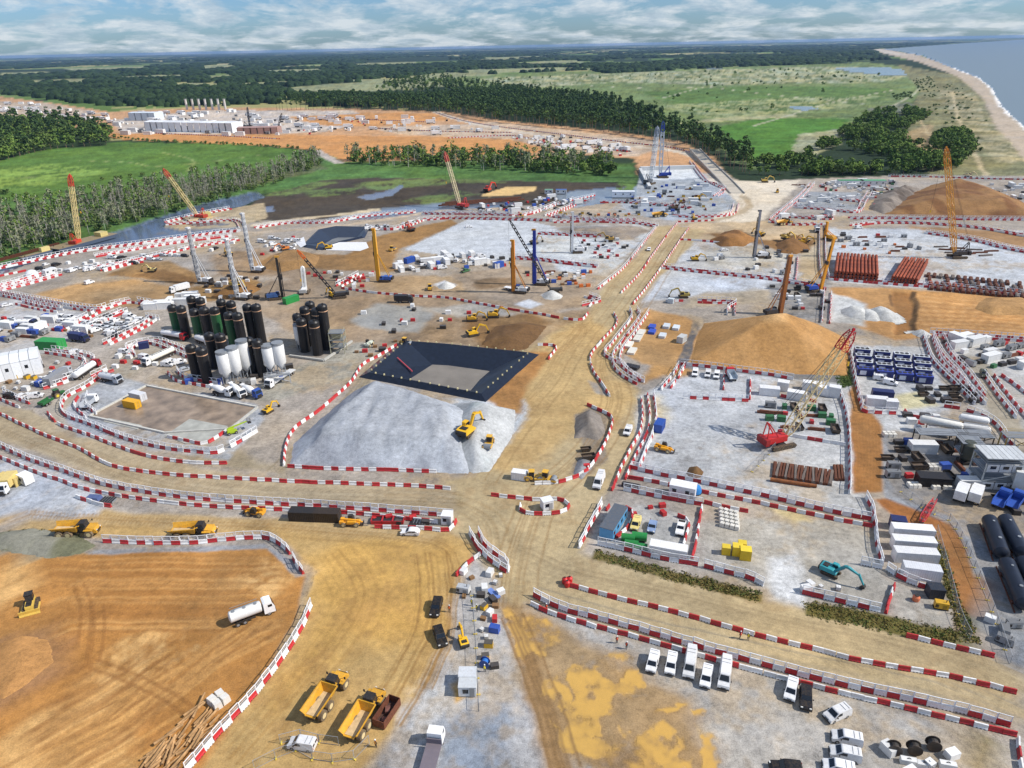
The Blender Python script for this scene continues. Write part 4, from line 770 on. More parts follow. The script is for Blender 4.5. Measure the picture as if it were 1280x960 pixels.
def container(col, L=6.06, W=2.44, H=2.6, ribs=True, dark_door=False):
    C = paint(col, .1); b = MB().box((0, 0, H/2+.06), (L-.12, W-.12, H-.14)); ps = []
    ps.append(P_('body', b, C))
    fr = MB()
    for x in (-1, 1):
        for y in (-1, 1): fr.box((x*(L/2-.08), y*(W/2-.08), H/2), (.16, .16, H))
    for z in (.08, H-.08):
        for y in (-1, 1): fr.box((0, y*(W/2-.08), z), (L-.32, .15, .15))
        for x in (-1, 1): fr.box((x*(L/2-.08), 0, z), (.15, W-.32, .15))
    ps.append(P_('corner_frame', fr, C))
    if ribs:
        n = int(L/.42)
        for y in (-1, 1):
            g = MB()
            for k in range(n): g.box((-L/2+.3+k*(L-.6)/(n-1), y*(W/2-.05), H/2), (.18, .06, H-.36))
            ps.append(P_('ribbed_side', g, C))
        g = MB()
        for k in range(n): g.box((-L/2+.3+k*(L-.6)/(n-1), 0, H-.02), (.18, W-.36, .05))
        ps.append(P_('ribbed_roof', g, C))
    for y in (-1, 1): ps.append(P_('door', MB().box((L/2-.02, y*W*.22, H/2), (.08, W*.4, H-.36)), DARK() if dark_door else C, [('lock_bar', MB().bar((L/2+.05, y*W*.15, .2), (L/2+.05, y*W*.15, H-.2), .025).mesh('lock_bar', STEEL()))]))
    return ps
def cabin(col, roofc, L=6, W=2.6, H=2.6, n=2):
    C = paint(col, .06)
    ps = [P_('wall', MB().box((0, 0, H/2+.1), (L, W, H-.2)), C), P_('roof', MB().box((0, 0, H+.06), (L+.1, W+.1, .14)), paint(roofc, .15)), P_('skid', MB().box((0, W*.3, .06), (L, .2, .12)).box((0, -W*.3, .06), (L, .2, .12)), DARK())]
    for y in (-1, 1):
        for k in range(n):
            x = -L/2+L*(k+.5)/n-(.3 if y < 0 else 0); ps.append(P_('window', MB().box((x, y*(W/2+.02), H*.6), (.95, .06, .8)), GLS(), [('shutter_frame', MB().box((x, y*(W/2+.03), H*.6+.45), (1.1, .1, .08)).mesh('shutter_frame', DARK()))]))
    ps.append(P_('door', MB().box((L/2-.7, -W/2-.03, 1.15), (.85, .08, 2.0)), paint(tuple(int(v*.7) for v in col)), [('handle', MB().box((L/2-1.0, -W/2-.09, 1.1), (.05, .05, .2)).mesh('handle', STEEL()))]))
    return ps
def genset(col, top, L=4.2, W=1.6, H=2.0):
    C = paint(col, .1); g = MB()
    for k in range(6): g.box((-L*.46+k*.1, -W/2-.02, H*.6), (.06, .05, H*.5))
    fan = [P_('roof_fan', MB().cyl((x*L, 0, H+.14), W*.3, .12, 'z', 10), DARK()) for x in (-.3, 0, .3)]+[P_('side_panel', MB().box((-L*.12, -W/2-.02, H*.5), (L*.42, .05, H*.55)), paint((206, 210, 222)))] if L > 4.5 else []
    return fan+[P_('housing', MB().box((0, 0, H/2+.15), (L, W, H-.3)), C), P_('lid', MB().box((0, 0, H+.05), (L*.98, W*.96, .12)), paint(top, .1)), P_('louvre', g, DARK()), P_('exhaust', MB().cyl((L*.3, 0, H+.35), .08, .6, 'z', 8), DARK()), P_('skid', MB().box((0, 0, .08), (L+.2, W*.9, .16)), DARK()), P_('door', MB().box((L*.2, -W/2-.02, H*.5), (L*.3, .05, H*.6)), paint(tuple(int(v*.75) for v in col)))]
def skip(col, L=3.6, W=1.75, H=1.3):
    b = MB(); t = .06
    for y in (-1, 1): b.prof([(-L/2, H), (L/2, H), (L*.34, .1), (-L*.34, .1)], t, yc=y*W/2)
    b.box((0, 0, .12), (L*.66, W, .06))
    for s in (-1, 1):
        v = [(s*L*.34, -W/2, .1), (s*L*.34, W/2, .1), (s*L/2, W/2, H), (s*L/2, -W/2, H)]; b.add(v+[(x-s*.06, y, z) for x, y, z in v], [(0, 1, 2, 3), (7, 6, 5, 4), (0, 3, 7, 4), (1, 5, 6, 2), (3, 2, 6, 7)])
    rim = MB().box((0, W/2, H), (L+.1, .12, .1)).box((0, -W/2, H), (L+.1, .12, .1)).box((L/2, 0, H+.003), (.12, W, .1)).box((-L/2, 0, H+.003), (.12, W, .1))
    return [P_('bucket_shell', b, paint(col, .2)), P_('rim', rim, paint(col, .2)), P_('lifting_lug', MB().cyl((L*.25, W/2+.1, H*.7), .06, .2, 'y', 6).cyl((-L*.25, W/2+.1, H*.7), .06, .2, 'y', 6).cyl((L*.25, -W/2-.1, H*.7), .06, .2, 'y', 6).cyl((-L*.25, -W/2-.1, H*.7), .06, .2, 'y', 6), DARK()), P_('contents', MB().box((0, 0, H*.55), (L*.78, W*.94, .1)), mat('rubble', (96, 82, 70), .95, vary=.4, scale=4))]
def ibc(col=(228, 228, 226)):
    c = MB()
    for k in range(5):
        for s in (-1, 1): c.bar((-.5+k*.25, s*.58, .15), (-.5+k*.25, s*.58, 1.15), .018); c.bar((s*.58, -.5+k*.25, .15), (s*.58, -.5+k*.25, 1.15), .018)
    return [P_('tank', MB().box((0, 0, .65), (1.1, 1.1, 1.0), taper=.96).cyl((0, 0, 1.2), .15, .12, 'z', 8), paint(col)), P_('cage', c, STEEL()), P_('pallet', MB().box((0, 0, .07), (1.2, 1.2, .12)), paint((140, 112, 76)))]
def bags(col, n=(3, 2)):
    b = MB()
    for i in range(n[0]):
        for j in range(n[1]): b.box((i*1.05-(n[0]-1)*.52, j*1.05-(n[1]-1)*.52, .5), (.98, .98, .95), rz=.06*((i*7+j*3) % 5-2), taper=.86)
    return [P_('sack', b, paint(col, .15))]
def trailer_bowser(col):
    return [P_('tank', MB().lathe([(.3, 0), (.75, .1), (.8, .3), (.8, 2.3), (.75, 2.5), (.3, 2.6)], 12), paint(col, .1))]
def light_tower():
    return [P_('base', MB().box((0, 0, .7), (1.7, 1.2, .9)), paint((232, 232, 228), .1)), P_('mast', MB().bar((0, 0, 1.1), (0, 0, 6.0), .07).bar((0, 0, 3), (0, 0, 6.2), .05), STEEL()), P_('lamp_head', MB().box((0, .5, 6.1), (.3, .5, .4)).box((0, -.5, 6.1), (.3, .5, .4)).bar((0, -.7, 5.9), (0, .7, 5.9), .04), paint((210, 210, 205))), P_('outrigger', MB().bar((-.9, -.9, .05), (.9, .9, .05), .05).bar((-.9, .9, .05), (.9, -.9, .05), .05), STEEL())]+wheel_parts((0,), 1.5, .3, .18)
def mewp(col=(170, 196, 40)):
    C = paint(col, .1)
    return [P_('chassis', MB().box((0, 0, .75), (2.8, 1.6, .5)), C), P_('turret', MB().box((-.3, 0, 1.4), (1.9, 1.3, .8)), C), P_('boom', MB().bar((-.9, 0, 1.9), (4.5, 0, 2.7), .2, .14), C), P_('basket', MB().box((5.1, 0, 2.2), (.9, 1.6, .1)).bar((4.7, -.8, 2.2), (4.7, -.8, 3.2), .03).bar((5.5, -.8, 2.2), (5.5, -.8, 3.2), .03).bar((4.7, .8, 2.2), (4.7, .8, 3.2), .03).bar((5.5, .8, 2.2), (5.5, .8, 3.2), .03).bar((4.7, -.8, 3.2), (4.7, .8, 3.2), .03).bar((5.5, -.8, 3.2), (5.5, .8, 3.2), .03), DARK())]+wheel_parts((-1, 1), 2.0, .45, .3)
def tractor(col=(48, 104, 58)):
    C = paint(col, .1)
    return [P_('bonnet', MB().prof([(.2, .8), (.2, 1.6), (2.0, 1.45), (2.1, .8)], .9), C), P_('cab', MB().prof([(-1.3, 1.0), (-1.2, 2.7), (.1, 2.7), (.3, 1.3), (.3, .9)], 1.4), DARK(), [('cab_roof', MB().box((-.55, 0, 2.76), (1.6, 1.55, .12)).mesh('cab_roof', C))])]+wheel_parts((-.9,), 2.2, .85, .5, paint((220, 196, 60)))+wheel_parts((1.5,), 1.9, .5, .35, paint((220, 196, 60)), 'front_wheel')
def slurry_trailer(col=(40, 110, 62)):
    return [P_('trailer_bed', MB().box((0, 0, 1.0), (4.4, 2.1, .2)).box((0, 1.0, 1.4), (4.4, .1, .7)).box((0, -1.0, 1.4), (4.4, .1, .7)).box((-2.2, 0, 1.4), (.1, 2.1, .7)), paint(col, .1)), P_('drawbar', MB().bar((2.2, 0, .9), (3.6, 0, .7), .1), DARK())]+wheel_parts((-.9, .3), 2.1, .5, .35)
def pallet_stack(col, L=1.2, W=1.0, n=4, gap=.16):
    b = MB()
    for k in range(n): b.box((0, 0, .08+k*gap), (L, W, .11))
    return [P_('layer', b, paint(col, .15))]
def drum_reel(col):
    return [P_('flange', MB().cyl((0, .5, .9), .9, .08, 'y', 16), paint(col, .1)), P_('flange', MB().cyl((0, -.5, .9), .9, .08, 'y', 16), paint(col, .1)), P_('wound_hose', MB().cyl((0, 0, .9), .6, .9, 'y', 14), paint((40, 110, 190), .05))]
def misc_box(col, L, W, H, lid=None):
    C = paint(col, .12)
    return [P_('case', MB().box((0, 0, H/2), (L, W, H), taper=.97), C), P_('lid', MB().box((0, 0, H+.03), (L*.98, W*.98, .07)), paint(lid, .1) if lid else C), P_('skid', MB().box((0, W*.34, .04), (L*1.03, .12, .1)).box((0, -W*.34, .04), (L*1.03, .12, .1)), DARK())]
def person_mesh(col):
    """standing worker: legs, torso, arms and head grown as one surface"""
    me = bpy.data.meshes.new('person'); J = [(0, 0, .95), (0, .1, .9), (0, .12, .5), (.03, .13, .08), (.16, .14, .03), (0, -.1, .9), (.05, -.12, .5), (.02, -.13, .08), (.15, -.14, .03), (0, 0, 1.2), (0, 0, 1.42), (0, .2, 1.4), (.03, .27, 1.12), (.15, .25, .9), (0, -.2, 1.4), (.03, -.27, 1.12), (.14, -.24, .9), (0, 0, 1.52), (.02, 0, 1.62), (.02, 0, 1.74)]
    E = [(0, 1), (1, 2), (2, 3), (3, 4), (0, 5), (5, 6), (6, 7), (7, 8), (0, 9), (9, 10), (10, 11), (11, 12), (12, 13), (10, 14), (14, 15), (15, 16), (10, 17), (17, 18), (18, 19)]
    R = [.15, .1, .08, .055, .05, .1, .08, .055, .05, .16, .15, .08, .06, .045, .08, .06, .045, .06, .1, .09]
    me.from_pydata(J, E, []); o = bpy.data.objects.new('tmp', me); COL.objects.link(o); o.modifiers.new('s', 'SKIN')
    for v, r in zip(me.skin_vertices[0].data, R): v.radius = (r, r)
    me.skin_vertices[0].data[0].use_root = True; o.modifiers.new('d', 'SUBSURF').levels = 1
    dg = bpy.context.evaluated_depsgraph_get(); m2 = bpy.data.meshes.new_from_object(o.evaluated_get(dg)); bpy.data.objects.remove(o)
    m2.materials.clear(); m2.materials.append(paint((36, 40, 52)) if col is None else paint(col)); m2.shade_smooth(); return m2
def worker(col):
    def fn():
        leg = MB().lathe([(.1, 1.68), (.135, 1.7), (.13, 1.78), (.07, 1.85)], 10); vest = MB().lathe([(.2, .92), (.215, 1.15), (.2, 1.38), (.1, 1.45)], 10)
        return [('body', person_mesh(None)), P_('hi_vis_vest', vest, paint(col)), P_('hard_hat', leg, WHITE())]
    return ('person', col), fn
# ================================================================== heaps and lagoons
from mathutils.bvhtree import BVHTree
HEAPS = []
def zat(x, y):
    z = 0.0
    for h in HEAPS:
        r = h.ray_cast(Vector((x, y, 60)), Vector((0, 0, -1)))
        if r[0] is not None: z = max(z, r[0].z)
    return z
def heap(name, pts, h, slope, rgb, label, step=1.0, rough=.5, base=-.15, rgb2=None, top=None, cat='stockpile', gully=0.0, matname='heap_grain', ridge=None, px=True):
    """tipped heap: rises from its outline at the angle of repose to a flat or ridged top"""
    P = np.array([G(*p)[:2] for p in pts]) if px else np.array(pts, float)
    lo, hi = P.min(0)-1, P.max(0)+1; xs = np.arange(lo[0], hi[0]+step, step); ys = np.arange(lo[1], hi[1]+step, step)
    X, Y = np.meshgrid(xs, ys); x, y = X.ravel(), Y.ravel()
    wx = x+(fbm(x, y, 8, 3, 61)-.5)*rough*3; wy = y+(fbm(x, y, 8, 3, 62)-.5)*rough*3
    d, ins = _dist(P, wx, wy, True); d = np.where(ins, d, -d)
    hh = h
    if ridge is not None:
        Rg = np.array([G(*p)[:2] for p in ridge]); dr, _ = _dist(Rg, x, y, False); hh = h*np.clip(1.15-dr/(np.ptp(P[:, 1])*.9+1), .3, 1)
    z = np.minimum(d*slope, hh+(fbm(x, y, 10, 3, 63)-.5)*rough*2.2)
    z = z+(fbm(x, y, 4, 3, 64)-.5)*rough*.7*(z > .3)
    if gully: z -= gully*np.abs(fbm(x*1.0, y*.22, 3.2, 4, 65)-.5)*2*sstep(.3, h*.6, z)
    z = np.where(d < -.4, base-.4, np.maximum(z, base)); 
    n = len(xs); keep = (d > -2.5).reshape(X.shape); f = []
    i = (np.arange(len(ys)-1)[:, None]*n+np.arange(n-1)[None, :]); k = keep[:-1, :-1] & keep[1:, :-1] & keep[:-1, 1:] & keep[1:, 1:]; i = i[k]
    Q = np.stack([i, i+1, i+1+n, i+n], 1); used, inv = np.unique(Q.ravel(), return_inverse=True)
    me = bpy.data.meshes.new(name); V = np.stack([x, y, z], 1)[used]
    me.from_pydata(V.tolist(), [], inv.reshape(-1, 4).tolist()); me.shade_smooth()
    c = np.array(soil(rgb))[None]*(.78+.44*fbm(x, y, 7, 4, 66))[used][:, None]
    if rgb2 is not None:
        a = sstep(.44, .62, fbm(x*1.0, y*.4, 9, 4, 67))[used][:, None]; c = c*(1-a)+np.array(soil(rgb2))[None]*a
    if top is not None:
        a = sstep(h*.72, h*.9, z)[used][:, None]; c = c*(1-a)+np.array(soil(top))[None]*(.8+.4*fbm(x, y, 3, 3, 68))[used][:, None]*a
    at = me.color_attributes.new('Col', 'FLOAT_COLOR', 'POINT'); at.data.foreach_set('color', np.concatenate([np.clip(c, .01, .9), np.zeros((len(c), 1))], 1).astype(np.float32).ravel())
    me.materials.append(colmat(matname, .92, .32, 1.1, .6)); HEAPS.append(BVHTree.FromPolygons(V.tolist(), inv.reshape(-1, 4).tolist())); return one(name, me, label, cat)
heap('gravel_stockpile', [(362,583),(366,556),(400,524),(440,490),(468,476),(520,490),(560,503),(596,520),(600,560),(585,592),(500,588),(430,586)], 6.4, .66, (172, 177, 184), 'large flat-topped heap of pale blue-grey gravel in front of the black lined lagoon', 1.0, .55, rgb2=(148, 152, 160), top=(162, 166, 172), gully=1.3)
heap('gravel_heap', [(590,592),(560,575),(556,540),(566,505),(606,505),(645,512),(640,545),(612,590)], 4.6, .6, (180, 182, 182), 'paler gravel slope joined to the big grey heap, worked by a yellow excavator', 1.0, .4, rgb2=(160, 168, 168))
heap('sand_mound', [(862,455),(872,420),(880,404),(960,396),(1020,404),(1062,425),(1060,470),(1000,468),(930,464)], 12.5, .45, (176, 132, 78), 'big brown sand mound with sharp edges behind the red lattice crane', 1.0, .08, rgb2=(186, 142, 88), top=(200, 160, 108))
heap('spoil_heap', [(1105,268),(1125,252),(1160,232),(1200,226),(1250,240),(1300,262),(1300,274),(1180,272)], 7, .35, (150, 112, 70), 'long brown spoil heap on the far right behind the barriers', 2.0, 1.2, rgb2=(122, 84, 50))
heap('rubble_heap', [(1085,262),(1095,245),(1120,234),(1150,236),(1128,262),(1105,268)], 4, .4, (136, 126, 116), 'grey tangle of rubble at the foot of the spoil heap', 1.5, 1.8, rgb2=(92, 82, 74))
for k, (x, y, r, lb) in enumerate(((1070,392,4.6,'left hump of the three pale grey gravel heaps on the sand'), (1086,395,4.0,'middle hump of the three pale grey gravel heaps on the sand'), (1103,394,5.0,'right hump of the three pale grey gravel heaps on the sand'), (1152,418,2.6,'small pale gravel heap beside the corner of the east barriers'), (558,358,3.2,'small white gravel heap on the brown mud near the blue drilling rig'), (690,370,3.6,'small white gravel heap beside the blue piling rig'))):
    c = G(x, y); heap('gravel_heap', [(c.x+r*1.3*math.cos(a), c.y+r*1.6*math.sin(a)) for a in [i*math.pi/4 for i in range(8)]], r*.55, .62, (192, 192, 188), lb, .8, .25, px=False)
heap('gravel_heap', [(716,548),(722,520),(738,510),(752,520),(758,540),(748,550),(730,546)], 2.6, .6, (132, 124, 116), 'brown-grey gravel heap inside the curved barrier beside the haul road', .7, .5, rgb2=(112, 98, 84))
heap('gravel_heap', [(716,592),(722,575),(735,572),(740,585),(728,600)], 1.4, .6, (138, 138, 142), 'low grey gravel heap at the lower end of the curved barrier', .7, .3)
heap('spoil_heap', [(858,592),(862,584),(872,583),(880,590),(876,597),(864,598)], 2.0, .7, (112, 84, 52), 'small brown soil heap behind the fence of the grey yard', .5, .2)
heap('spoil_heap', [(888,300),(905,290),(930,291),(945,300),(930,308),(900,308)], 3, .5, (150, 106, 58), 'ochre soil heap with excavators by the far junction', 1.0, .7, rgb2=(120, 84, 48))
heap('spoil_heap', [(968,306),(985,295),(1005,297),(1012,312),(995,318),(975,316)], 3, .5, (128, 92, 54), 'dark brown soil heap behind the brown piling rig', 1.0, .7)
heap('spoil_heap', [(262,372),(285,356),(312,352),(325,362),(300,376)], 3.5, .5, (134, 98, 56), 'brown soil heap behind the black silos', 1.0, .6)
heap('spoil_heap', [(324,335),(345,318),(372,314),(400,320),(395,333),(350,340)], 3.0, .5, (150, 116, 74), 'brown soil bank in front of the small lined pool', 1.0, .5)
heap('spoil_heap', [(600,430),(620,408),(655,402),(685,408),(660,436),(630,442)], 2.2, .35, (128, 96, 60), 'lumpy brown soil bank beside the black lined lagoon', 1.0, .8, rgb2=(108, 80, 50))
heap('sand_heap', [(-10,850),(0,800),(30,792),(62,800),(68,830),(40,852),(10,872)], 1.3, .22, (178, 130, 76), 'low churned sand heap at the left edge below the bulldozer', .8, .7)
heap('sand_heap', [(1216,386),(1232,372),(1280,372),(1300,384),(1290,394),(1240,394)], 1.6, .4, (176, 136, 86), 'raised ring of sand in the east cutting', 1.0, .4)
for (a, b, lb) in (((0,662),(62,690),'tussocky grey-green bank at the left edge of the sand field'), ):
    heap('soil_bank', [(0,664),(40,660),(95,668),(122,682),(100,692),(60,697),(0,690),(-30,676)], 1.2, .3, (112, 112, 88), lb, .7, .5, rgb2=(140, 138, 124))
def lagoon(name, rim, floor, depth, lift, lc, fc, label, wc=None, posts=True):
    """lined pool: raised rim, black sheet down to a wet floor"""
    R = [G(*p) for p in rim]; F = [G(*p) for p in floor]; n = len(R); c = sum(R, Vector())/n
    root = obj(name, None, None, c, label=label, category='lagoon')
    O = [c+(p-c)*1.13 for p in R]; I = [c+(p-c)*.985 for p in R]
    v = [p-c for p in O]+[p-c+Vector((0, 0, lift)) for p in R]+[p-c+Vector((0, 0, lift)) for p in I]+[p-c+Vector((0, 0, lift-depth)) for p in F]
    f = [(r*n+i, r*n+(i+1) % n, (r+1)*n+(i+1) % n, (r+1)*n+i) for r in range(3) for i in range(n)]
    L = mat('liner_'+name, lc, .34, vary=.35, scale=.8, bump=1.0); obj('liner', MB().add(v, f).mesh('liner', L), root)
    fl = MB().add([p-c+Vector((0, 0, lift-depth+.03)) for p in F], [tuple(range(n))]); obj('floor', fl.mesh('floor', mat('floor_'+name, fc, .7, vary=.2, scale=.15)), root)
    if posts:
        pm = MB().box((0, 0, .25), (.5, .5, .45), taper=.8).mesh('sandbag', paint((222, 210, 160)))
        for i in range(n):
            L_ = (R[(i+1) % n]-R[i]).length
            for k in range(int(L_/3.4)): obj('sandbag', pm, root, R[i].lerp(R[(i+1) % n], (k+.5)/(L_/3.4))-c+Vector((0, 0, lift)))
    return root, c
SL = [(455,473),(505,428),(560,432),(668,444),(650,470),(602,502),(560,492)]
lg, lc_ = lagoon('lined_lagoon', [(462,470),(508,430),(560,434),(662,445),(642,462),(602,497),(530,483)], [(505,472),(540,450),(560,451),(612,458),(600,468),(588,482),(540,477)], 3.2, 1.4, (26, 34, 50), (122, 116, 108), 'large black plastic lined lagoon with a grey floor behind the gravel heap')
a_, b_ = G(498, 452), G(514, 462); obj('inlet_pipe', MB().bar(G(497,451)+Vector((0, 0, 1.2))-lc_, G(515,462)+Vector((0, 0, -.6))-lc_, .25, n=8).mesh('inlet_pipe', paint((200, 80, 90))), lg)
lg2, c2 = lagoon('small_lagoon', [(381,307),(400,288),(420,284),(458,285),(452,297),(425,303),(405,311)], [(405,302),(415,296),(422,294),(445,294),(442,298),(428,301),(415,304)], 2.2, .8, (28, 36, 54), (120, 122, 124), 'small black lined pool with white sheeting at its front edge', posts=False)
obj('white_sheeting', MB().add([G(*p)+Vector((0, 0, z))-c2 for p, z in (((406,311),1.1),((425,305),1.1),((458,305),1.1),((461,310),.15),((450,314),.15),((408,313),.15))], [(0, 1, 2, 3, 4, 5)]).mesh('white_sheeting', paint((236, 236, 238))), lg2)
obj('white_sheeting', MB().add([G(*p)+Vector((0, 0, z))-c2 for p, z in (((368,302),.2),((380,298),.95),((383,308),1.0),((376,310),.2))], [(0, 1, 2, 3)]).mesh('white_sheeting', paint((236, 236, 238))), lg2)
# bunded concrete slab at the batching plant
def slab():
    root = obj('bunded_slab', None, None, G(215,515), label='wet brown concrete slab with a raised kerb beside the batching plant', category='slab'); c = G(215,515)
    Q = [(112,521),(183,483),(322,510),(288,537),(206,542)]; P = [G(*q)-c for q in Q]
    v = P+[p+Vector((0, 0, .12)) for p in P]; n = len(P); obj('slab', MB().add(v, [tuple(range(n, 2*n))]+[(i, (i+1) % n, n+(i+1) % n, n+i) for i in range(n)]).mesh('slab', mat('wet_slab', (144, 126, 108), .3, vary=.5, scale=.22)), root)
    for i in range(n): obj('kerb', MB().bar(P[i]+Vector((0, 0, .3)), P[(i+1) % n]+Vector((0, 0, .3)), .28).mesh('kerb', mat('kerb_concrete', (196, 194, 186), .8, vary=.15)), root)
    for q in (((129,527),(136,523),(178,532),(172,537)), ((206,545),(237,524),(285,533),(262,552),(232,555))):
        pp = [G(*a)-c for a in q]; obj('kerb', MB().add([p+Vector((0, 0, .14)) for p in pp]+[p+Vector((0, 0, .02)) for p in pp], [tuple(range(len(pp)))]+[(i, (i+1) % len(pp), len(pp)+(i+1) % len(pp), len(pp)+i) for i in range(len(pp))]).mesh('kerb', mat('pale_apron', (176, 176, 168), .8, vary=.2, scale=.4)), root)
slab()

# ================================================================== red and white barriers
RED = mat('barrier_red', (190, 36, 50), .5, vary=.12, dirt=.28); WHT = mat('barrier_white', (234, 234, 233), .5, vary=.06, dirt=.24); FEN = mat('fence_white', (244, 245, 246), .5, vary=.03); HOLE = DARK()
def _block(mb, x0, L=1.96):
    pr = [(-.3, 0), (-.3, .22), (-.16, .45), (-.12, 1.0), (.12, 1.0), (.16, .45), (.3, .22), (.3, 0)]
    n = len(pr); v = [(x0-L/2, y, z) for y, z in pr]+[(x0+L/2, y, z) for y, z in pr]
    mb.add(v, [tuple(range(n-1, -1, -1)), tuple(range(n, 2*n))]+[(i, (i+1) % n, n+(i+1) % n, n+i) for i in range(n)]); return mb
def _panel(mb, x0, hi=True):
    for z in (1.08, 2.15): mb.box((x0, .02, z), (1.96, .1, .12))
    for s in (-.94, .94): mb.box((x0+s, .025, 1.6), (.13, .11, 1.2))
    if hi:
        for k in range(9): mb.box((x0-.76+k*.19, .02, 1.6), (.03, .02, 1.0))
        mb.box((x0, .03, 1.6), (1.8, .02, .03))
    return mb
_rb = _block(MB(), 0).mesh('red_block', RED); _wb = _block(MB(), 0).mesh('white_block', WHT); _fp = _panel(MB(), 0).mesh('fence_panel', FEN)
_hm = MB()
for k in (-.55, 0, .55): _hm.box((k, 0, .12), (.28, .612, .16))
_hm = _hm.mesh('fork_slot', HOLE)
NBAR = [0]
def barrier(label, pts, fence=0, px=True):
    C = catmull([G(*p) for p in pts] if px else list(pts), 2.02); n = len(C)-1
    if n < 1: return
    A, B = C[:-1], C[1:]; mid = (A+B)/2; ang = np.arctan2(B[:, 1]-A[:, 1], B[:, 0]-A[:, 0]); o = mid[n//2]
    root = obj('fenced_barrier_line' if fence else 'barrier_line', None, None, (o[0], o[1], 0), label=label, category='barrier', group='red and white barrier lines')
    dist = np.hypot(np.hypot(mid[:, 0], mid[:, 1]), CAMH); ph = NBAR[0] % 2; NBAR[0] += 1
    far = {'red_block': MB(), 'white_block': MB(), 'fence_panel': MB()}; rr = random.Random(NBAR[0])
    for i in range(n):
        x, y, a = mid[i][0]-o[0]+rr.uniform(-.09, .09), mid[i][1]-o[1]+rr.uniform(-.09, .09), ang[i]+rr.gauss(0, .035); isred = ((i+ph) % 2 == 0) != (rr.random() < .04)
        if rr.random() < .008 and 0 < i < n-1: continue
        if dist[i] < 215:
            b = obj('red_block' if isred else 'white_block', _rb if isred else _wb, root, (x, y, 0), (0, 0, a))
            if dist[i] < 175: obj('fork_slot', _hm, b)
            if fence: obj('fence_panel', _fp, root, (x, y, 0), (0, 0, a))
        else:
            ca, sa = math.cos(a), math.sin(a); m = MB()
            lod = dist[i] > 420
            if lod: m.box((0, 0, .5), (1.98, .4, 1.0))
            else: _block(m, 0)
            t = far['red_block' if isred else 'white_block']; t.add([(x+p[0]*ca-p[1]*sa, y+p[0]*sa+p[1]*ca, p[2]) for p in m.v], m.f)
            if fence:
                m = _panel(MB(), 0, False); far['fence_panel'].add([(x+p[0]*ca-p[1]*sa, y+p[0]*sa+p[1]*ca, p[2]) for p in m.v], m.f)
    for k, mb in far.items():
        if mb.v: obj(k+'s', mb.mesh(k+'s', {'red_block': RED, 'white_block': WHT, 'fence_panel': FEN}[k]), root, kind='stuff')
    return root
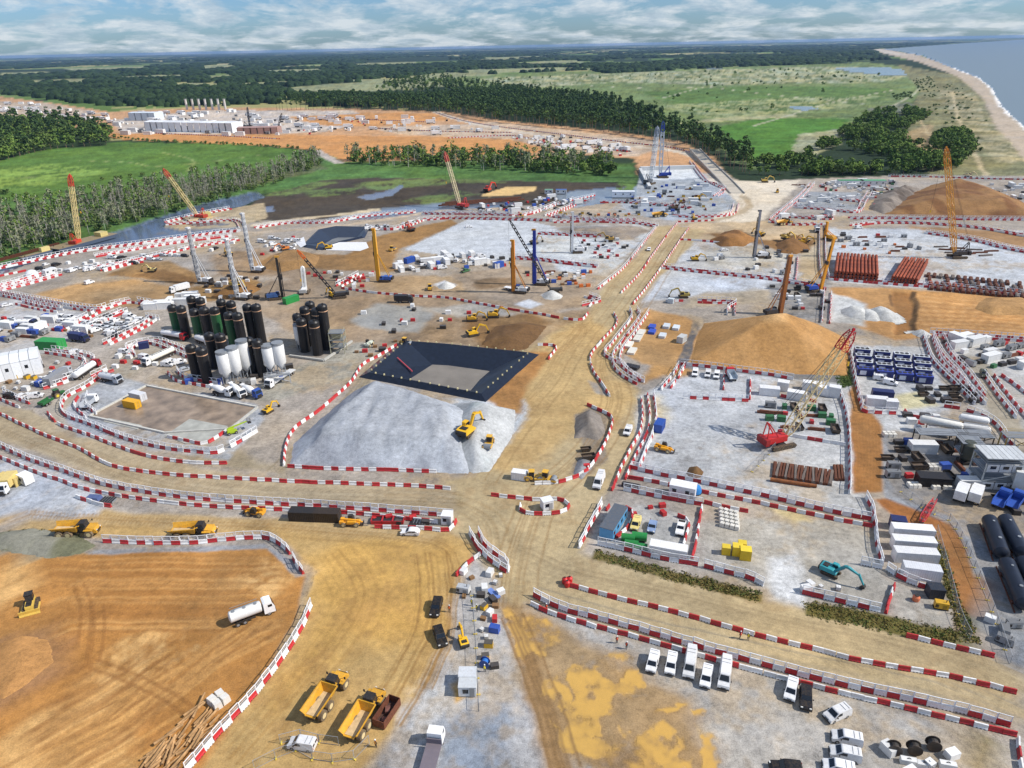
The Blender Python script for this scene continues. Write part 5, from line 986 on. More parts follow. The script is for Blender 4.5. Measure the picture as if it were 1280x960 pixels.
BL = [
 ('long single row of red and white barriers along the lower right haul road', 0, [(712,733),(752,744),(825,762),(875,775),(952,797),(1010,811),(1069,826),(1130,837),(1195,849),(1270,867)]),
 ('front row of the double barrier beside the parked white vans, lower right', 0, [(663,756),(687,767),(735,782),(787,796),(837,810),(890,825),(947,841),(1000,855),(1069,872),(1135,887),(1204,904),(1270,920)]),
 ('fenced back row of the double barrier beside the parked white vans, lower right', 1, [(667,745),(701,762),(750,775),(800,789),(852,804),(906,819),(960,834),(1022,850),(1082,864),(1149,879),(1217,895),(1262,908)]),
 ('short barrier end running down the right bottom corner of the photo', 0, [(1272,924),(1273,942),(1277,966)]),
 ('short barrier row beside the scrub verge at the bottom of the black tanks', 0, [(1132,796),(1175,806),(1242,822)]),
 ('short fenced barrier in front of the teal mini excavator', 1, [(1002,742),(1050,753),(1100,765)]),
 ('stub of barrier turning up beside the teal excavator yard', 0, [(1107,767),(1112,750),(1117,732)]),
 ('fenced barrier curving in front of the nearest white container', 1, [(1108,712),(1122,722),(1140,730),(1162,737)]),
 ('two-unit fenced barrier stub left of the white containers', 1, [(1075,705),(1102,711)]),
 ('upright fenced barrier row between the grey yard and the white containers', 1, [(1103,708),(1096,682),(1093,655),(1090,637),(1082,622)]),
 ('fenced back row of the double barrier crossing below the rusty pile stack', 1, [(788,585),(825,594),(867,602),(915,612),(960,622),(1007,633),(1050,643),(1088,650)]),
 ('front row of the double barrier crossing below the rusty pile stack', 0, [(785,598),(820,604),(886,618),(944,629),(1000,641),(1051,652),(1090,659)]),
 ('short barrier behind the row of white sacks and yellow bins', 0, [(880,629),(905,635),(935,641)]),
 ('fenced left side of the compound with the blue cabin', 1, [(724,686),(734,665),(745,645),(752,630)]),
 ('inner left barrier of the compound with the blue cabin', 0, [(756,640),(762,632)]),
 ('fenced front barrier of the compound with the blue cabin', 1, [(747,681),(785,689),(830,700),(872,707)]),
 ('right-hand barrier of the compound with the blue cabin', 0, [(865,699),(870,676),(874,652),(877,634)]),
 ('inner barrier beside the white pickup in the blue cabin compound', 0, [(854,684),(858,668),(861,652),(847,646)]),
 ('inner barrier between the blue cabin and the parked yellow-fronted van', 0, [(770,673),(785,660),(791,642),(782,636)]),
 ('back barrier of the compound with the blue cabin', 1, [(779,613),(800,617),(840,625),(878,632)]),
 ('fenced barrier in front of the yellow bins', 1, [(880,709),(911,717),(935,723),(954,733)]),
 ('outermost of three barrier rows curving along the haul road by the blue container', 0, [(801,498),(803,520),(800,540),(788,562),(777,584),(768,606),(764,614)]),
 ('middle of three barrier rows curving along the haul road by the blue container', 0, [(809,494),(812,520),(809,541),(799,562),(789,582),(781,600)]),
 ('fenced innermost of three barrier rows curving along the haul road by the blue container', 1, [(817,494),(820,520),(815,545),(806,567),(799,587)]),
 ('hooked barrier row around the brown-grey gravel heap', 0, [(734,507),(752,515),(765,523),(762,541),(750,566),(732,590),(702,603),(668,606)]),
 ('S-shaped barrier row in the middle of the haul road', 0, [(767,392),(771,405),(752,427),(738,446),(741,463),(752,480),(762,496)]),
 ('left row of the double barrier beside the stack of white boards', 1, [(796,388),(799,398),(780,425),(766,445),(768,460),(780,472),(796,481)]),
 ('right row of the double barrier beside the stack of white boards', 1, [(811,391),(790,422),(776,442),(776,456),(790,470),(800,477)]),
 ('barrier row down the middle of the upper haul road', 0, [(847,279),(836,292),(815,320),(800,342),(776,367)]),
 ('barrier row along the right edge of the upper haul road', 0, [(861,286),(850,301),(830,330),(812,355),(791,381)]),
 ('fenced barrier row along the left edge of the upper haul road', 1, [(820,285),(802,307),(780,335),(747,362)]),
 ('barrier row along the top of the grey drilling yard', 0, [(692,279),(730,278),(765,279),(795,280),(819,284)]),
 ('barrier row behind the white drilling rig', 0, [(672,293),(710,295),(750,297)]),
 ('barrier row between the blue piling rig and the grey drilling yard', 0, [(640,324),(672,326),(702,330),(745,335)]),
 ('short barrier row at the top right of the upper haul road', 0, [(850,300),(880,302),(905,305)]),
 ('barrier row across the pale gravel left of the lattice rig', 0, [(827,336),(872,341),(912,345),(960,350),(1010,358)]),
 ('tiny barrier piece alone on the gravel behind the sand mound', 0, [(832,377),(854,377)]),
 ('barrier row at the back corner of the sand mound', 0, [(872,379),(893,380),(915,381),(919,395)]),
 ('long barrier row across the brown mud from the yellow rig to the road', 0, [(427,361),(470,367),(520,371),(557,373),(602,381),(640,388),(672,393),(722,401),(735,392)]),
 ('barrier cluster at the road corner beside the brown mud', 0, [(736,384),(742,376),(730,372)]),
 ('white barrier row right of the black crane boom', 0, [(427,359),(440,352),(455,344)]),
 ('barrier row curving round the left side of the gravel stockpile', 0, [(355,583),(358,556),(370,535),(395,517),(420,496),(440,477),(453,457),(475,445),(496,432)]),
 ('straight barrier row along the front of the gravel stockpile', 0, [(360,584),(400,587),(437,588),(490,589),(546,591)]),
 ('long middle barrier row dividing the left haul road', 0, [(-12,512),(25,530),(57,545),(100,562),(140,583),(190,592),(250,597),(327,601),(382,604),(445,606),(520,609),(563,612)]),
 ('fenced back row of the double barrier along the near side of the left haul road', 1, [(-6,556),(37,575),(75,588),(115,602),(150,611),(200,619),(250,625),(340,631),(382,633),(460,638),(510,642),(567,646)]),
 ('front row of the double barrier along the near side of the left haul road', 0, [(-6,570),(45,591),(77,602),(105,612),(150,621),(190,627),(235,632),(277,635),(345,638),(440,643),(548,654)]),
 ('barrier row in front of the parked white saloon car', 0, [(469,660),(495,661),(532,662),(561,664),(570,652)]),
 ('short barrier beside the black racks at the left lane', 0, [(95,622),(110,627),(125,632),(140,634)]),
 ('fenced barrier row along the top of the orange sand field', 1, [(130,678),(175,680),(237,680),(282,676),(325,673),(345,678),(358,688),(370,705),(379,718)]),
 ('fenced barrier row slanting down the right side of the orange sand field', 1, [(389,757),(377,787),(352,826),(320,868),(287,904),(250,946),(232,966)]),
 ('barrier ring round the white cabin on the traffic island', 0, [(614,620),(640,623),(670,626),(692,625),(711,630),(706,640),(680,644),(652,641),(650,632)]),
 ('left fenced row of the walkway below the junction', 1, [(587,667),(596,684),(610,699),(633,716)]),
 ('right fenced row of the walkway below the junction', 1, [(598,667),(609,686),(635,706),(634,717)]),
 ('short barrier branching left off the walkway below the junction', 0, [(600,694),(585,705),(570,721)]),
 ('fenced outer barrier round the concrete slab compound', 1, [(122,475),(105,486),(84,497),(77,510),(84,521),(117,533),(145,545),(185,557),(217,563),(257,567),(273,567),(295,556),(322,540)]),
 ('inner barrier at the left corner of the concrete slab compound', 0, [(98,497),(93,508),(108,523)]),
 ('inner barrier in front of the concrete slab', 0, [(210,547),(237,553),(258,555),(286,538)]),
 ('barrier row along the kerb below the concrete slab compound', 0, [(60,517),(75,532),(112,545),(150,560),(180,570),(215,577),(250,580),(284,580)]),
 ('barrier row left of the black and green silos', 0, [(137,432),(160,421),(185,408),(196,400)]),
 ('two-row barrier stub above the left silo track', 1, [(182,396),(200,400)]),
 ('barrier row across the pale yard at the left edge', 0, [(20,381),(50,388),(72,391)]),
 ('long fenced barrier below the sandy left working area', 1, [(-10,368),(37,377),(75,384),(100,388),(126,389),(150,381),(165,379)]),
 ('barrier row leading right to the black silos', 0, [(165,379),(182,382),(212,387)]),
 ('diagonal barrier row behind the green container', 0, [(77,415),(100,405),(126,391)]),
 ('second diagonal barrier row right of the green container', 1, [(95,420),(118,408),(160,390)]),
 ('fenced barrier triangle round the navy box by the silo track', 1, [(160,447),(172,432),(192,431),(217,440),(237,448),(262,453)]),
 ('barrier row in front of the two black silos', 0, [(210,467),(221,477),(240,481),(270,486)]),
 ('barrier stub behind the white tanker lorries', 0, [(122,474),(135,467),(143,464)]),
 ('fenced barrier row below the white temporary building', 1, [(57,442),(90,447),(108,453),(104,462)]),
 ('fenced barrier along the parked lorries by the white building', 1, [(55,487),(87,477),(104,463)]),
 ('barrier corner at the left edge below the white building', 0, [(-8,496),(12,505),(25,510)]),
 ('barrier row along the edge of the river', 0, [(-20,341),(67,322),(112,314),(175,306),(225,299),(275,292),(300,290)]),
 ('fenced second barrier row beside the river', 1, [(120,322),(175,312),(225,304),(290,296)]),
 ('third barrier row beside the river', 0, [(107,338),(160,329),(205,319),(250,309),(300,301)]),
 ('short barrier row beside the white igloo tent', 0, [(0,346),(33,339)]),
 ('fenced barrier row left of the sandy working area', 1, [(-10,362),(30,352),(58,343)]),
 ('lower barrier row left of the sandy working area', 1, [(-10,367),(40,355),(78,344)]),
 ('barrier row behind the brown trench on the left', 0, [(130,340),(160,332),(180,328)]),
 ('barrier ring along the tongue of ground in the river', 0, [(207,282),(250,279),(290,277),(299,285)]),
 ('upper barrier row on the tongue of ground in the river', 0, [(210,279),(230,274),(262,267),(290,262)]),
 ('fenced barrier row behind the small lined pool', 1, [(320,286),(360,280),(410,279),(460,271),(520,266)]),
 ('barrier row behind the big concrete apron', 0, [(530,276),(565,274),(615,275),(690,277)]),
 ('fenced barrier row in front of the rusty pipe stacks', 1, [(527,268),(590,269),(640,270)]),
 ('barrier row around the parking beside the small lined pool', 0, [(455,286),(490,288),(515,282),(530,276)]),
 ('fenced barrier row curving to the far parking', 1, [(640,271),(665,268),(700,255)]),
 ('fenced barrier row beside the far water', 1, [(712,252),(744,245)]),
 ('barrier row beside the far access track', 0, [(686,271),(705,264),(720,257)]),
 ('white fenced barrier row behind the flatbed of yellow boxes', 1, [(690,272),(752,276),(795,276)]),
 ('barrier row across the dock yard', 0, [(750,254),(780,254),(825,257),(862,261)]),
 ('barrier row at the lower edge of the dock yard', 0, [(840,271),(870,272),(915,269),(923,256)]),
 ('barrier row at the mouth of the upper haul road', 0, [(847,278),(877,277),(892,276)]),
 ('barrier row bordering the causeway bend', 0, [(897,246),(905,238),(884,226),(866,203)]),
 ('fenced barrier row round the right-hand grey yard', 1, [(992,260),(1035,263),(1072,266),(1082,254),(1090,241)]),
 ('fenced barrier row between the beige ground and the grey yard', 1, [(968,276),(985,262),(1005,245),(1018,230)]),
 ('barrier row along the beige ground towards the trees', 0, [(980,272),(1037,275),(1040,270)]),
 ('barrier row behind the excavated pit', 0, [(960,278),(990,282),(1032,281)]),
 ('back row of the long far right barriers', 1, [(1062,274),(1120,274),(1185,275),(1285,276)]),
 ('front row of the long far right barriers', 0, [(1067,284),(1100,280),(1160,281),(1222,286),(1285,297)]),
 ('fenced barrier row above the rusty pile racks', 1, [(1155,292),(1210,300),(1250,310),(1285,317)]),
 ('barrier row along the front of the orange pipe yard', 0, [(1036,350),(1060,352),(1110,356),(1175,361),(1242,367),(1290,371)]),
 ('fenced barrier row down the left side of the orange pipe yard', 1, [(1036,349),(1032,325),(1031,282)]),
 ('barrier row left of the yellow piling rig', 0, [(997,322),(996,337),(994,352)]),
 ('dark barrier row between the wet yard and the grey heaps', 0, [(1039,366),(1038,385),(1037,405)]),
 ('barrier bay on the right-hand grey yard', 0, [(1046,250),(1065,252),(1080,254)]),
 ('fenced barrier row along the edge of the dunes', 1, [(1110,221),(1172,222),(1235,224),(1285,225)]),
 ('left row of the double barrier beside the blue generators', 1, [(1165,421),(1177,452),(1200,475),(1225,500),(1232,507)]),
 ('right row of the double barrier beside the blue generators', 1, [(1178,422),(1190,445),(1210,467),(1231,496)]),
 ('fenced barrier along the top of the east compound', 1, [(1165,420),(1210,423),(1285,428)]),
 ('left barrier of the track at the right edge', 0, [(1242,470),(1260,495),(1285,525)]),
 ('right barrier of the track at the right edge', 0, [(1252,470),(1285,494)]),
 ('barrier curving above the white tanks at the right', 1, [(1180,509),(1200,512),(1225,520),(1245,532),(1260,552),(1271,563)]),
 ('short barrier beside the blue box at the right', 0, [(1130,514),(1140,522),(1168,525)]),
 ('fenced barrier left of the blue generators', 1, [(1062,440),(1067,467),(1077,510),(1084,516),(1120,518)]),
 ('fenced barrier along the right side of the crane yard', 1, [(1047,487),(1057,515),(1061,545),(1062,585),(1062,618)]),
 ('barrier row in front of the red lattice crane', 0, [(990,546),(1020,551),(1057,557)]),
 ('fenced barrier along the foot of the sand mound', 1, [(850,456),(880,459),(920,464),(960,469),(992,475)]),
 ('left fenced row of the gate beside the sand mound', 1, [(826,488),(838,474),(848,458)]),
 ('right fenced row of the gate beside the sand mound', 1, [(838,486),(848,472),(856,459)]),
 ('fenced barrier across the crane yard below the parked cars', 1, [(854,498),(895,500),(935,502)]),
 ('barrier turning up at the end of the parked cars', 0, [(937,500),(938,474)]),
 ('barrier beside the red-cabbed pickup near the sand mound', 0, [(905,468),(904,488)]),
 ('barrier below the white cabins behind the red crane', 0, [(975,496),(1000,500),(1020,503)]),
 ('short barrier corner right of the lined lagoon', 0, [(672,432),(695,434),(685,450)]),
 ('far barrier row below the white hall', 0, [(195,167),(270,170),(350,174)]),
 ('far barrier row on the orange ground', 0, [(385,148),(460,150),(540,153)]),
 ('far barrier row along the pine edge road', 0, [(545,141),(575,150),(620,158),(700,168),(780,178),(850,187),(893,207)]),
 ('far barrier row across the middle of the second site', 0, [(460,160),(540,164),(640,166)]),
 ('far barrier row beside the pale yards of the second site', 0, [(660,178),(720,182),(790,190)]),
 ('far barrier row at the left end of the second site', 0, [(0,135),(60,140),(110,146)]),
 ('far lower barrier row of the second site', 0, [(560,173),(640,170),(690,180)]),
]
for lb, fe, pts in BL:
    barrier(lb, pts, fe)
    ds = np.mean([G(*p).length for p in pts])
    if 240 < ds < 640 and len(pts) > 2 and len(lb.split()) < 13 and 'haul road' not in lb and 'S-shaped' not in lb and 'stockpile' not in lb and 'gravel heap' not in lb:      # these runs stand as walkway pairs, a second row 3 m behind
        C = catmull([G(*p) for p in pts], 8); T = np.gradient(C, axis=0); T /= np.linalg.norm(T, axis=1)[:, None]+1e-9; Nn = np.stack([-T[:, 1], T[:, 0]], 1); Nn *= np.where(Nn[:, 1:] < 0, -1, 1)
        barrier('second row behind '+lb, C+Nn*3.0, 1, False)
sink([(468,468),(510,433),(560,436),(656,447),(638,462),(600,494),(530,480)], 2.6)
sink([(384,307),(402,290),(420,286),(455,287),(450,297),(425,302),(405,309)], 2.2)
# ================================================================== vehicles and plant, each at its surveyed spot
def mid(p, q): return (G(*p)+G(*q))/2
def veh(kind, col, p, q, label, name=None, cat=None, group=None):
    key, fn = car_kind(kind, col); nm = name or {'van': 'panel_van', 'bigvan': 'long_van', 'suv': 'parked_car', 'car': 'parked_car', 'pickup': 'pickup_truck'}[kind]
    return place(nm, key, fn, mid(p, q), yaw(p, q), label, cat or {'van': 'van', 'bigvan': 'van', 'suv': 'car', 'car': 'car', 'pickup': 'pickup'}[kind], group or 'vehicles on the site')
def put(name, key, fn, p, q, label, cat, group=None, scale=1.0, dz=0.0):
    """centre between pixels p and q, facing from p to q"""
    c = mid(p, q); u, v = (p[0]+q[0])/2, (p[1]+q[1])/2
    for _ in range(4):
        z = zat(c.x, c.y)
        if z < .3: break
        c = G(u, v, z)
    c.z += dz; return place(name, key, fn, c, yaw(p, q), label, cat, group, scale)
Wc, Kc, SVc = (236, 236, 236), (24, 25, 30), (176, 182, 190)
for a in (
 ('van', Wc, (819,817), (812,846), 'leftmost small white van of the row beside the double barrier'),
 ('van', Wc, (841,819), (836,849), 'second small white van from the left beside the double barrier'),
 ('bigvan', Wc, (865,812), (859,856), 'tallest white van, parked in the middle of the row by the double barrier'),
 ('van', Wc, (885,836), (880,864), 'small white van between the two long white vans'),
 ('bigvan', Wc, (908,826), (903,868), 'long white van at the right end of the row of five'),
 ('van', Wc, (991,851), (985,881), 'white van parked beside the black car under the fenced barrier'),
 ('suv', Kc, (1006,861), (1007,891), 'black car parked nose out beside a white van, lower right'),
 ('van', Wc, (1062,889), (1029,903), 'white van standing alone at an angle, lower right'),
 ('van', Wc, (1077,931), (1038,922), 'upper one of the three white vans parked side by side, bottom right'),
 ('van', Wc, (1073,950), (1038,942), 'middle one of the three white vans parked side by side, bottom right'),
 ('van', Wc, (1066,968), (1028,959), 'lowest of the three white vans, cut by the bottom edge'),
 ('suv', Kc, (1000,966), (964,962), 'dark car cut off by the bottom edge of the photo'),
 ('van', Wc, (395,936), (362,931), 'white van parked beside the mesh fence below the dump trucks'),
 ('suv', (18, 19, 22), (550,746), (541,779), 'upper of the two black cars on the ochre ground'),
 ('suv', (18, 19, 22), (545,783), (556,815), 'lower of the two black cars on the ochre ground'),
 ('bigvan', Wc, (753,594), (744,616), 'white minibus driving down the haul road at the junction'),
 ('van', Wc, (788,534), (781,549), 'white van driving on the haul road beside the blue container'),
 ('car', Wc, (813,308), (809,318), 'white car driving on the upper haul road'),
 ('car', Wc, (528,668), (498,667), 'white saloon car beside the short barrier at the junction'),
 ('van', (226, 206, 130), (798,648), (791,668), 'white van with a yellow front in the blue cabin compound'),
 ('car', (134, 158, 196), (818,650), (812,672), 'silver-blue car in the blue cabin compound'),
 ('pickup', Wc, (853,652), (848,674), 'white pickup at the right of the blue cabin compound'),
 ('van', Wc, (870,461), (867,476), 'leftmost of three white vans at the foot of the sand mound'),
 ('van', Wc, (886,463), (883,477), 'middle of three white vans at the foot of the sand mound'),
 ('van', Wc, (897,464), (894,479), 'rightmost of three white vans at the foot of the sand mound'),
 ('van', Wc, (1092,474), (1108,476), 'left one of two white vans in front of the blue generators'),
 ('van', Wc, (1104,479), (1121,482), 'right one of two white vans in front of the blue generators'),
 ('suv', (66, 74, 58), (1227,464), (1231,476), 'dark green car on the track at the right edge'),
 ('van', Wc, (104,357), (120,352), 'white van standing on the sandy left working area'),
 ('car', Wc, (104,340), (116,337), 'first white car behind the sandy left working area'),
 ('car', Wc, (124,336), (136,333), 'second white car behind the sandy left working area'),
 ('suv', Kc, (145,329), (157,327), 'black car behind the sandy left working area'),
 ('car', Wc, (23,499), (36,494), 'white car at the barrier corner left of the tractor'),
 ('van', Wc, (38,498), (53,496), 'white van left of the green tractor'),
 ('suv', Kc, (8,497), (22,498), 'dark car at the left edge near the tractor'),
 ('van', Wc, (88,444), (104,441), 'white van under the blue lorry near the green container'),
 ('suv', (60, 62, 66), (128,400), (146,394), 'dark car in the parking behind the green container'),
 ('car', Wc, (118,404), (128,400), 'white car left of the dark car in the left parking'),
 ('pickup', Wc, (155,410), (168,404), 'white pickup beside the left silo track'),
 ('car', Wc, (166,406), (178,401), 'white car behind the pickup beside the left silo track'),
 ('van', Wc, (112,417), (128,412), 'upper white van right of the green container'),
 ('van', Wc, (133,420), (152,418), 'lower white van right of the green container'),
 ('car', Wc, (2,384), (16,381), 'white car at the left edge below the long fence'),
 ('van', Wc, (208,456), (220,452), 'white van left of the two black silos'),
 ('van', Wc, (219,456), (232,453), 'second white van left of the two black silos'),
 ('car', SVc, (224,466), (240,461), 'silver car tucked under the two black silos'),
 ('car', Wc, (580,285), (592,284), 'white car standing on the big concrete apron'),
 ('van', Wc, (568,330), (574,324), 'white van at the lower edge of the concrete apron'),
 ('van', Wc, (578,331), (585,325), 'second white van at the lower edge of the concrete apron'),
 ('van', Wc, (592,330), (599,324), 'third white van at the lower edge of the concrete apron'),
 ('pickup', (60, 110, 70), (576,342), (588,338), 'green pickup on the mud below the concrete apron'),
 ('van', Wc, (1218,240), (1228,240), 'white van far right behind the spoil heap'),
 ('car', Wc, (900,314), (910,313), 'white car on the pale gravel left of the far rig'),
 ('van', Wc, (1068,286), (1078,285), 'white van at the mouth of the orange pipe yard'),
 ('car', Wc, (362,301), (350,304), 'white car by the parking left of the small lined pool'),
 ('van', Wc, (335,308), (348,305), 'white van by the parking left of the small lined pool'),
): veh(*a)
# --- yellow plant
for p, q, lb in (((393,900), (428,851), 'left one of two big yellow dump trucks parked at the bottom'), ((441,925), (474,873), 'right one of two big yellow dump trucks parked at the bottom'), ((70,669), (128,667), 'yellow dump truck driving right on the lane at the left'), ((216,671), (274,669), 'yellow dump truck behind the fence of the sand field'), ((972,282), (990,280), 'far yellow dump truck at the excavated pit'), ((812,272), (838,270), 'yellow dump truck beside the dock yard barriers')):
    put('dump_truck', 'adt', adt, p, q, lb, 'dump truck', 'articulated dump trucks')
YE, OR, RE = (232, 182, 36), (220, 120, 40), (196, 52, 40)
for p, q, col, sc, lb, rc in (
 ((574,552), (595,535), YE, 1.25, 'yellow excavator digging on the pale gravel slope', 1.0), ((1030,714), (1046,721), (40, 150, 160), .85, 'teal mini excavator in the grey yard', 1.25), ((583,815), (576,795), YE, .6, 'small yellow excavator beside the black cars', 1.1),
 ((330,519), (342,512), YE, .7, 'small yellow excavator beside the track left of the stockpile', 1.0), ((519,291), (508,287), (170, 70, 40), 1.2, 'rusty red excavator on the brown bank behind the concrete apron', 1.0), ((584,421), (600,418), YE, 1.0, 'yellow excavator behind the black lined lagoon', 1.0),
 ((605,242), (615,238), RE, 1.5, 'red long-reach excavator beside the dark mud', 1.5), ((764,302), (757,302), (190, 150, 70), 1.2, 'ochre excavator beside the grey drilling yard', 1.0), ((866,326), (872,326), YE, .9, 'yellow excavator on the pale gravel in the right-hand drilling area', 1.0), ((860,372), (848,372), (190, 170, 90), 1.0, 'ochre excavator behind the sand mound', 1.0),
 ((415,311), (405,312), YE, 1.0, 'yellow excavator at the white sheeting of the small pool', 1.0), ((362,312), (350,314), (220, 130, 60), 1.0, 'orange excavator left of the small lined pool', 1.0), ((194,340), (186,340), (220, 200, 130), .9, 'pale excavator above the brown trench', 1.0), ((290,358), (300,360), (190, 160, 70), 1.1, 'ochre excavator on the soil heap behind the silos', 1.0), ((291,322), (282,318), YE, 1.0, 'yellow excavator between the white drilling rigs', 1.0),
 ((420,373), (412,370), YE, .9, 'yellow excavator below the black crane boom', 1.0), ((954,296), (946,294), YE, 1.0, 'left yellow excavator in the excavated pit', 1.0), ((978,298), (986,300), (220, 180, 80), 1.1, 'right yellow excavator in the excavated pit', 1.0), ((1010,304), (1002,302), (210, 170, 80), .9, 'small yellow excavator on the dark soil heap', 1.0), ((840,262), (848,262), (120, 90, 60), 1.1, 'brown excavator in the middle of the dock yard', 1.0), ((868,250), (876,250), YE, 1.0, 'yellow excavator at the right of the dock yard', 1.0), ((870,276), (866,274), YE, .8, 'yellow excavator near the dock barrier', 1.0),
 ((1206,221), (1214,222), (220, 200, 150), 1.1, 'pale excavator on top of the spoil heap', 1.0), ((952,228), (960,228), (224, 190, 90), 1.2, 'yellow excavator at the edge of the beige ground', 1.0), ((664,306), (672,304), (170, 150, 110), 1.0, 'grey-brown excavator behind the blue piling rig', 1.0)):
    put('excavator', ('exc', col, rc), (lambda c=col, r=rc: excavator(c, r)), p, q, lb, 'excavator', 'excavators', sc)
put('bulldozer', 'dozer', dozer, (43,746), (37,772), 'pale yellow bulldozer with its blade down on the sand field', 'bulldozer')
for p, q, lb in (((332,645), (308,642), 'yellow telehandler behind the left fence beside the black containers'), ((425,656), (452,656), 'yellow telehandler right of the black containers'), ((818,561), (840,566), 'yellow telehandler beside the blue container')):
    put('telehandler', 'tele', telehandler, p, q, lb, 'telehandler', 'yellow telehandlers')
for p, q, lb in (((614,552), (609,562), 'small yellow roller at the foot of the pale gravel slope'), ((487,315), (494,312), 'yellow roller on the brown bank left of the concrete apron'), ((537,366), (538,358), 'yellow roller on the brown mud'), ((662,600), (672,600), 'left yellow roller inside the island barrier'), ((678,600), (690,602), 'right yellow roller inside the island barrier'), ((970,246), (973,236), 'yellow roller on the beige turning ground'), ((500,430), (515,432), 'yellow roller at the top left of the lined lagoon'), ((655,272), (645,272), 'yellow roller on the far access track')):
    put('road_roller', 'roll', roller, p, q, lb, 'roller', 'road rollers')
put('tractor', 'tractor', tractor, (68,498), (80,493), 'green tractor pulling a trailer near the slab compound', 'tractor'); put('farm_trailer', 'trailer', slurry_trailer, (50,511), (67,501), 'green trailer behind the tractor', 'trailer')
put('boom_lift', 'mewp', mewp, (283,544), (298,540), 'lime green boom lift at the front of the slab compound', 'lift')
put('telehandler', 'telw', lambda: telehandler((210, 216, 200)), (457,436), (466,428), 'pale green telehandler left of the lined lagoon', 'telehandler')
# --- lorries
BLU, NVY, RDc = (44, 84, 168), (36, 46, 96), (186, 34, 44)
for p, q, bd, c1, c2, L, lb in (
 ((292,781), (340,763), 'tank', Wc, (234, 234, 232), 8.5, 'white tanker lorry crossing the orange sand field'), ((530,985), (546,926), 'flat', Wc, (120, 112, 120), 10, 'white-cabbed flatbed lorry cut by the bottom edge'), ((222,440), (176,461), 'tank', Wc, (236, 232, 218), 13, 'white tanker lorry pointing left below the navy box'), ((198,420), (240,427), 'tank', RDc, Wc, 12, 'white tanker with a red cab left of the black silos'),
 ((88,481), (130,453), 'tank', (150, 30, 40), Wc, 13, 'white tanker with a dark red cab beside the slab compound'), ((58,487), (90,465), 'box', SVc, (146, 148, 152), 12, 'grey box lorry beside the tanker near the white building'), ((122,474), (157,481), 'tank', SVc, (196, 200, 204), 9, 'silver tanker lorry above the slab compound'), ((265,492), (292,496), 'mixer', Wc, Wc, 8, 'white concrete mixer lorry in front of the white silos'), ((288,488), (308,500), 'mixer', Wc, Wc, 8, 'second white concrete mixer lorry in front of the white silos'), ((306,492), (324,498), 'mixer', BLU, Wc, 8, 'concrete mixer lorry with a blue cab right of the others'),
 ((376,459), (324,494), 'flat', Wc, (226, 226, 224), 14, 'long white pump lorry beside the right-hand silos'), ((247,427), (264,433), 'tank', Wc, Wc, 9, 'white tanker half hidden behind the front black silos'), ((18,604), (4,619), 'box', Wc, (214, 190, 120), 7, 'white lorry with a cream load at the left edge'), ((88,425), (112,428), 'box', NVY, NVY, 8, 'navy lorry right of the green container'), ((20,408), (48,408), 'tank', NVY, Wc, 9, 'tanker with a navy cab at the left edge yard'), ((108,512), (118,503), 'tipper', Wc, SVc, 7, 'white tipper lorry at the left corner of the slab compound'),
 ((1244,638), (1256,622), 'tipper', BLU, BLU, 7, 'left one of two blue lorries above the black tanks'), ((1262,640), (1274,624), 'tipper', BLU, BLU, 7, 'right one of two blue lorries above the black tanks'), ((1196,632), (1204,613), 'box', Wc, Wc, 6.5, 'left one of two white box lorries at the plant'), ((1214,634), (1222,615), 'box', Wc, Wc, 6.5, 'right one of two white box lorries at the plant'),
 ((235,362), (215,367), 'box', Wc, Wc, 9, 'white lorry beside the trench behind the silos'), ((1018,285), (1023,294), 'tank', Wc, SVc, 8, 'white tanker beside the orange pipe yard'), ((635,362), (646,364), 'flat', (40, 60, 120), Wc, 8, 'blue lorry on the mud beside the orange piling rig'), ((498,378), (512,378), 'box', (50, 50, 54), (40, 40, 44), 8, 'black box lorry on the wet brown ground'), ((917,479), (910,467), 'tipper', RDc, (196, 206, 214), 6.5, 'red pickup lorry with a glassy load at the foot of the sand mound')):
    put('tanker_lorry' if bd == 'tank' else 'mixer_lorry' if bd == 'mixer' else 'lorry', ('lorry', bd, c1, c2, L), (lambda bd=bd, c1=c1, c2=c2, L=L: lorry(bd, c1, c2, L)), p, q, lb, 'lorry', 'lorries')
# --- cranes and rigs
def crane_at(bx, by, tx, ty, dY, bodyc, boomc, tipc, label, **k):
    b = G(bx, by); t = AT(tx, ty, b.y+dY); return crawler_crane('crawler_crane', b, t, bodyc, boomc, tipc, label, **k)
crane_at(972,556, 1067,412, 6, (190, 36, 40), (222, 200, 150), (196, 30, 44), 'red crawler crane with a thick cream lattice boom in the gravel yard', s=1.0, w=2.3, hook=.3, thick=.11)
crane_at(1196,322, 1183,184, 0, (60, 50, 44), (224, 160, 60), (230, 150, 40), 'tall yellow lattice crane standing over the pile racks on the right', s=1.0, w=2.0, thick=.13)
crane_at(98,306, 87,218, 10, (200, 60, 40), (222, 200, 140), (206, 50, 44), 'red and yellow crane on the river barge at the left', s=1.0, w=1.9, thick=.14)
crane_at(250,274, 204,211, 10, (210, 70, 50), (222, 200, 140), (206, 60, 50), 'red and yellow crane on the tongue of ground in the river', s=1.0, w=1.9, thick=.14)
crane_at(577,260, 556,190, 10, (206, 60, 60), (200, 186, 150), (200, 80, 70), 'red crane with a tan boom beside the rusty pipe stacks', s=1.0, w=1.9, thick=.15)
crane_at(828,222, 829,152, 0, (36, 70, 170), (200, 206, 216), (40, 70, 150), 'blue crawler crane with a white boom in the far dock', s=1.2, w=2.4, thick=.2)
crane_at(812,230, 822,158, 5, (90, 96, 104), (206, 210, 214), (150, 160, 176), 'grey lattice crane left of the blue one in the far dock', s=1.1, w=2.4, thick=.2)
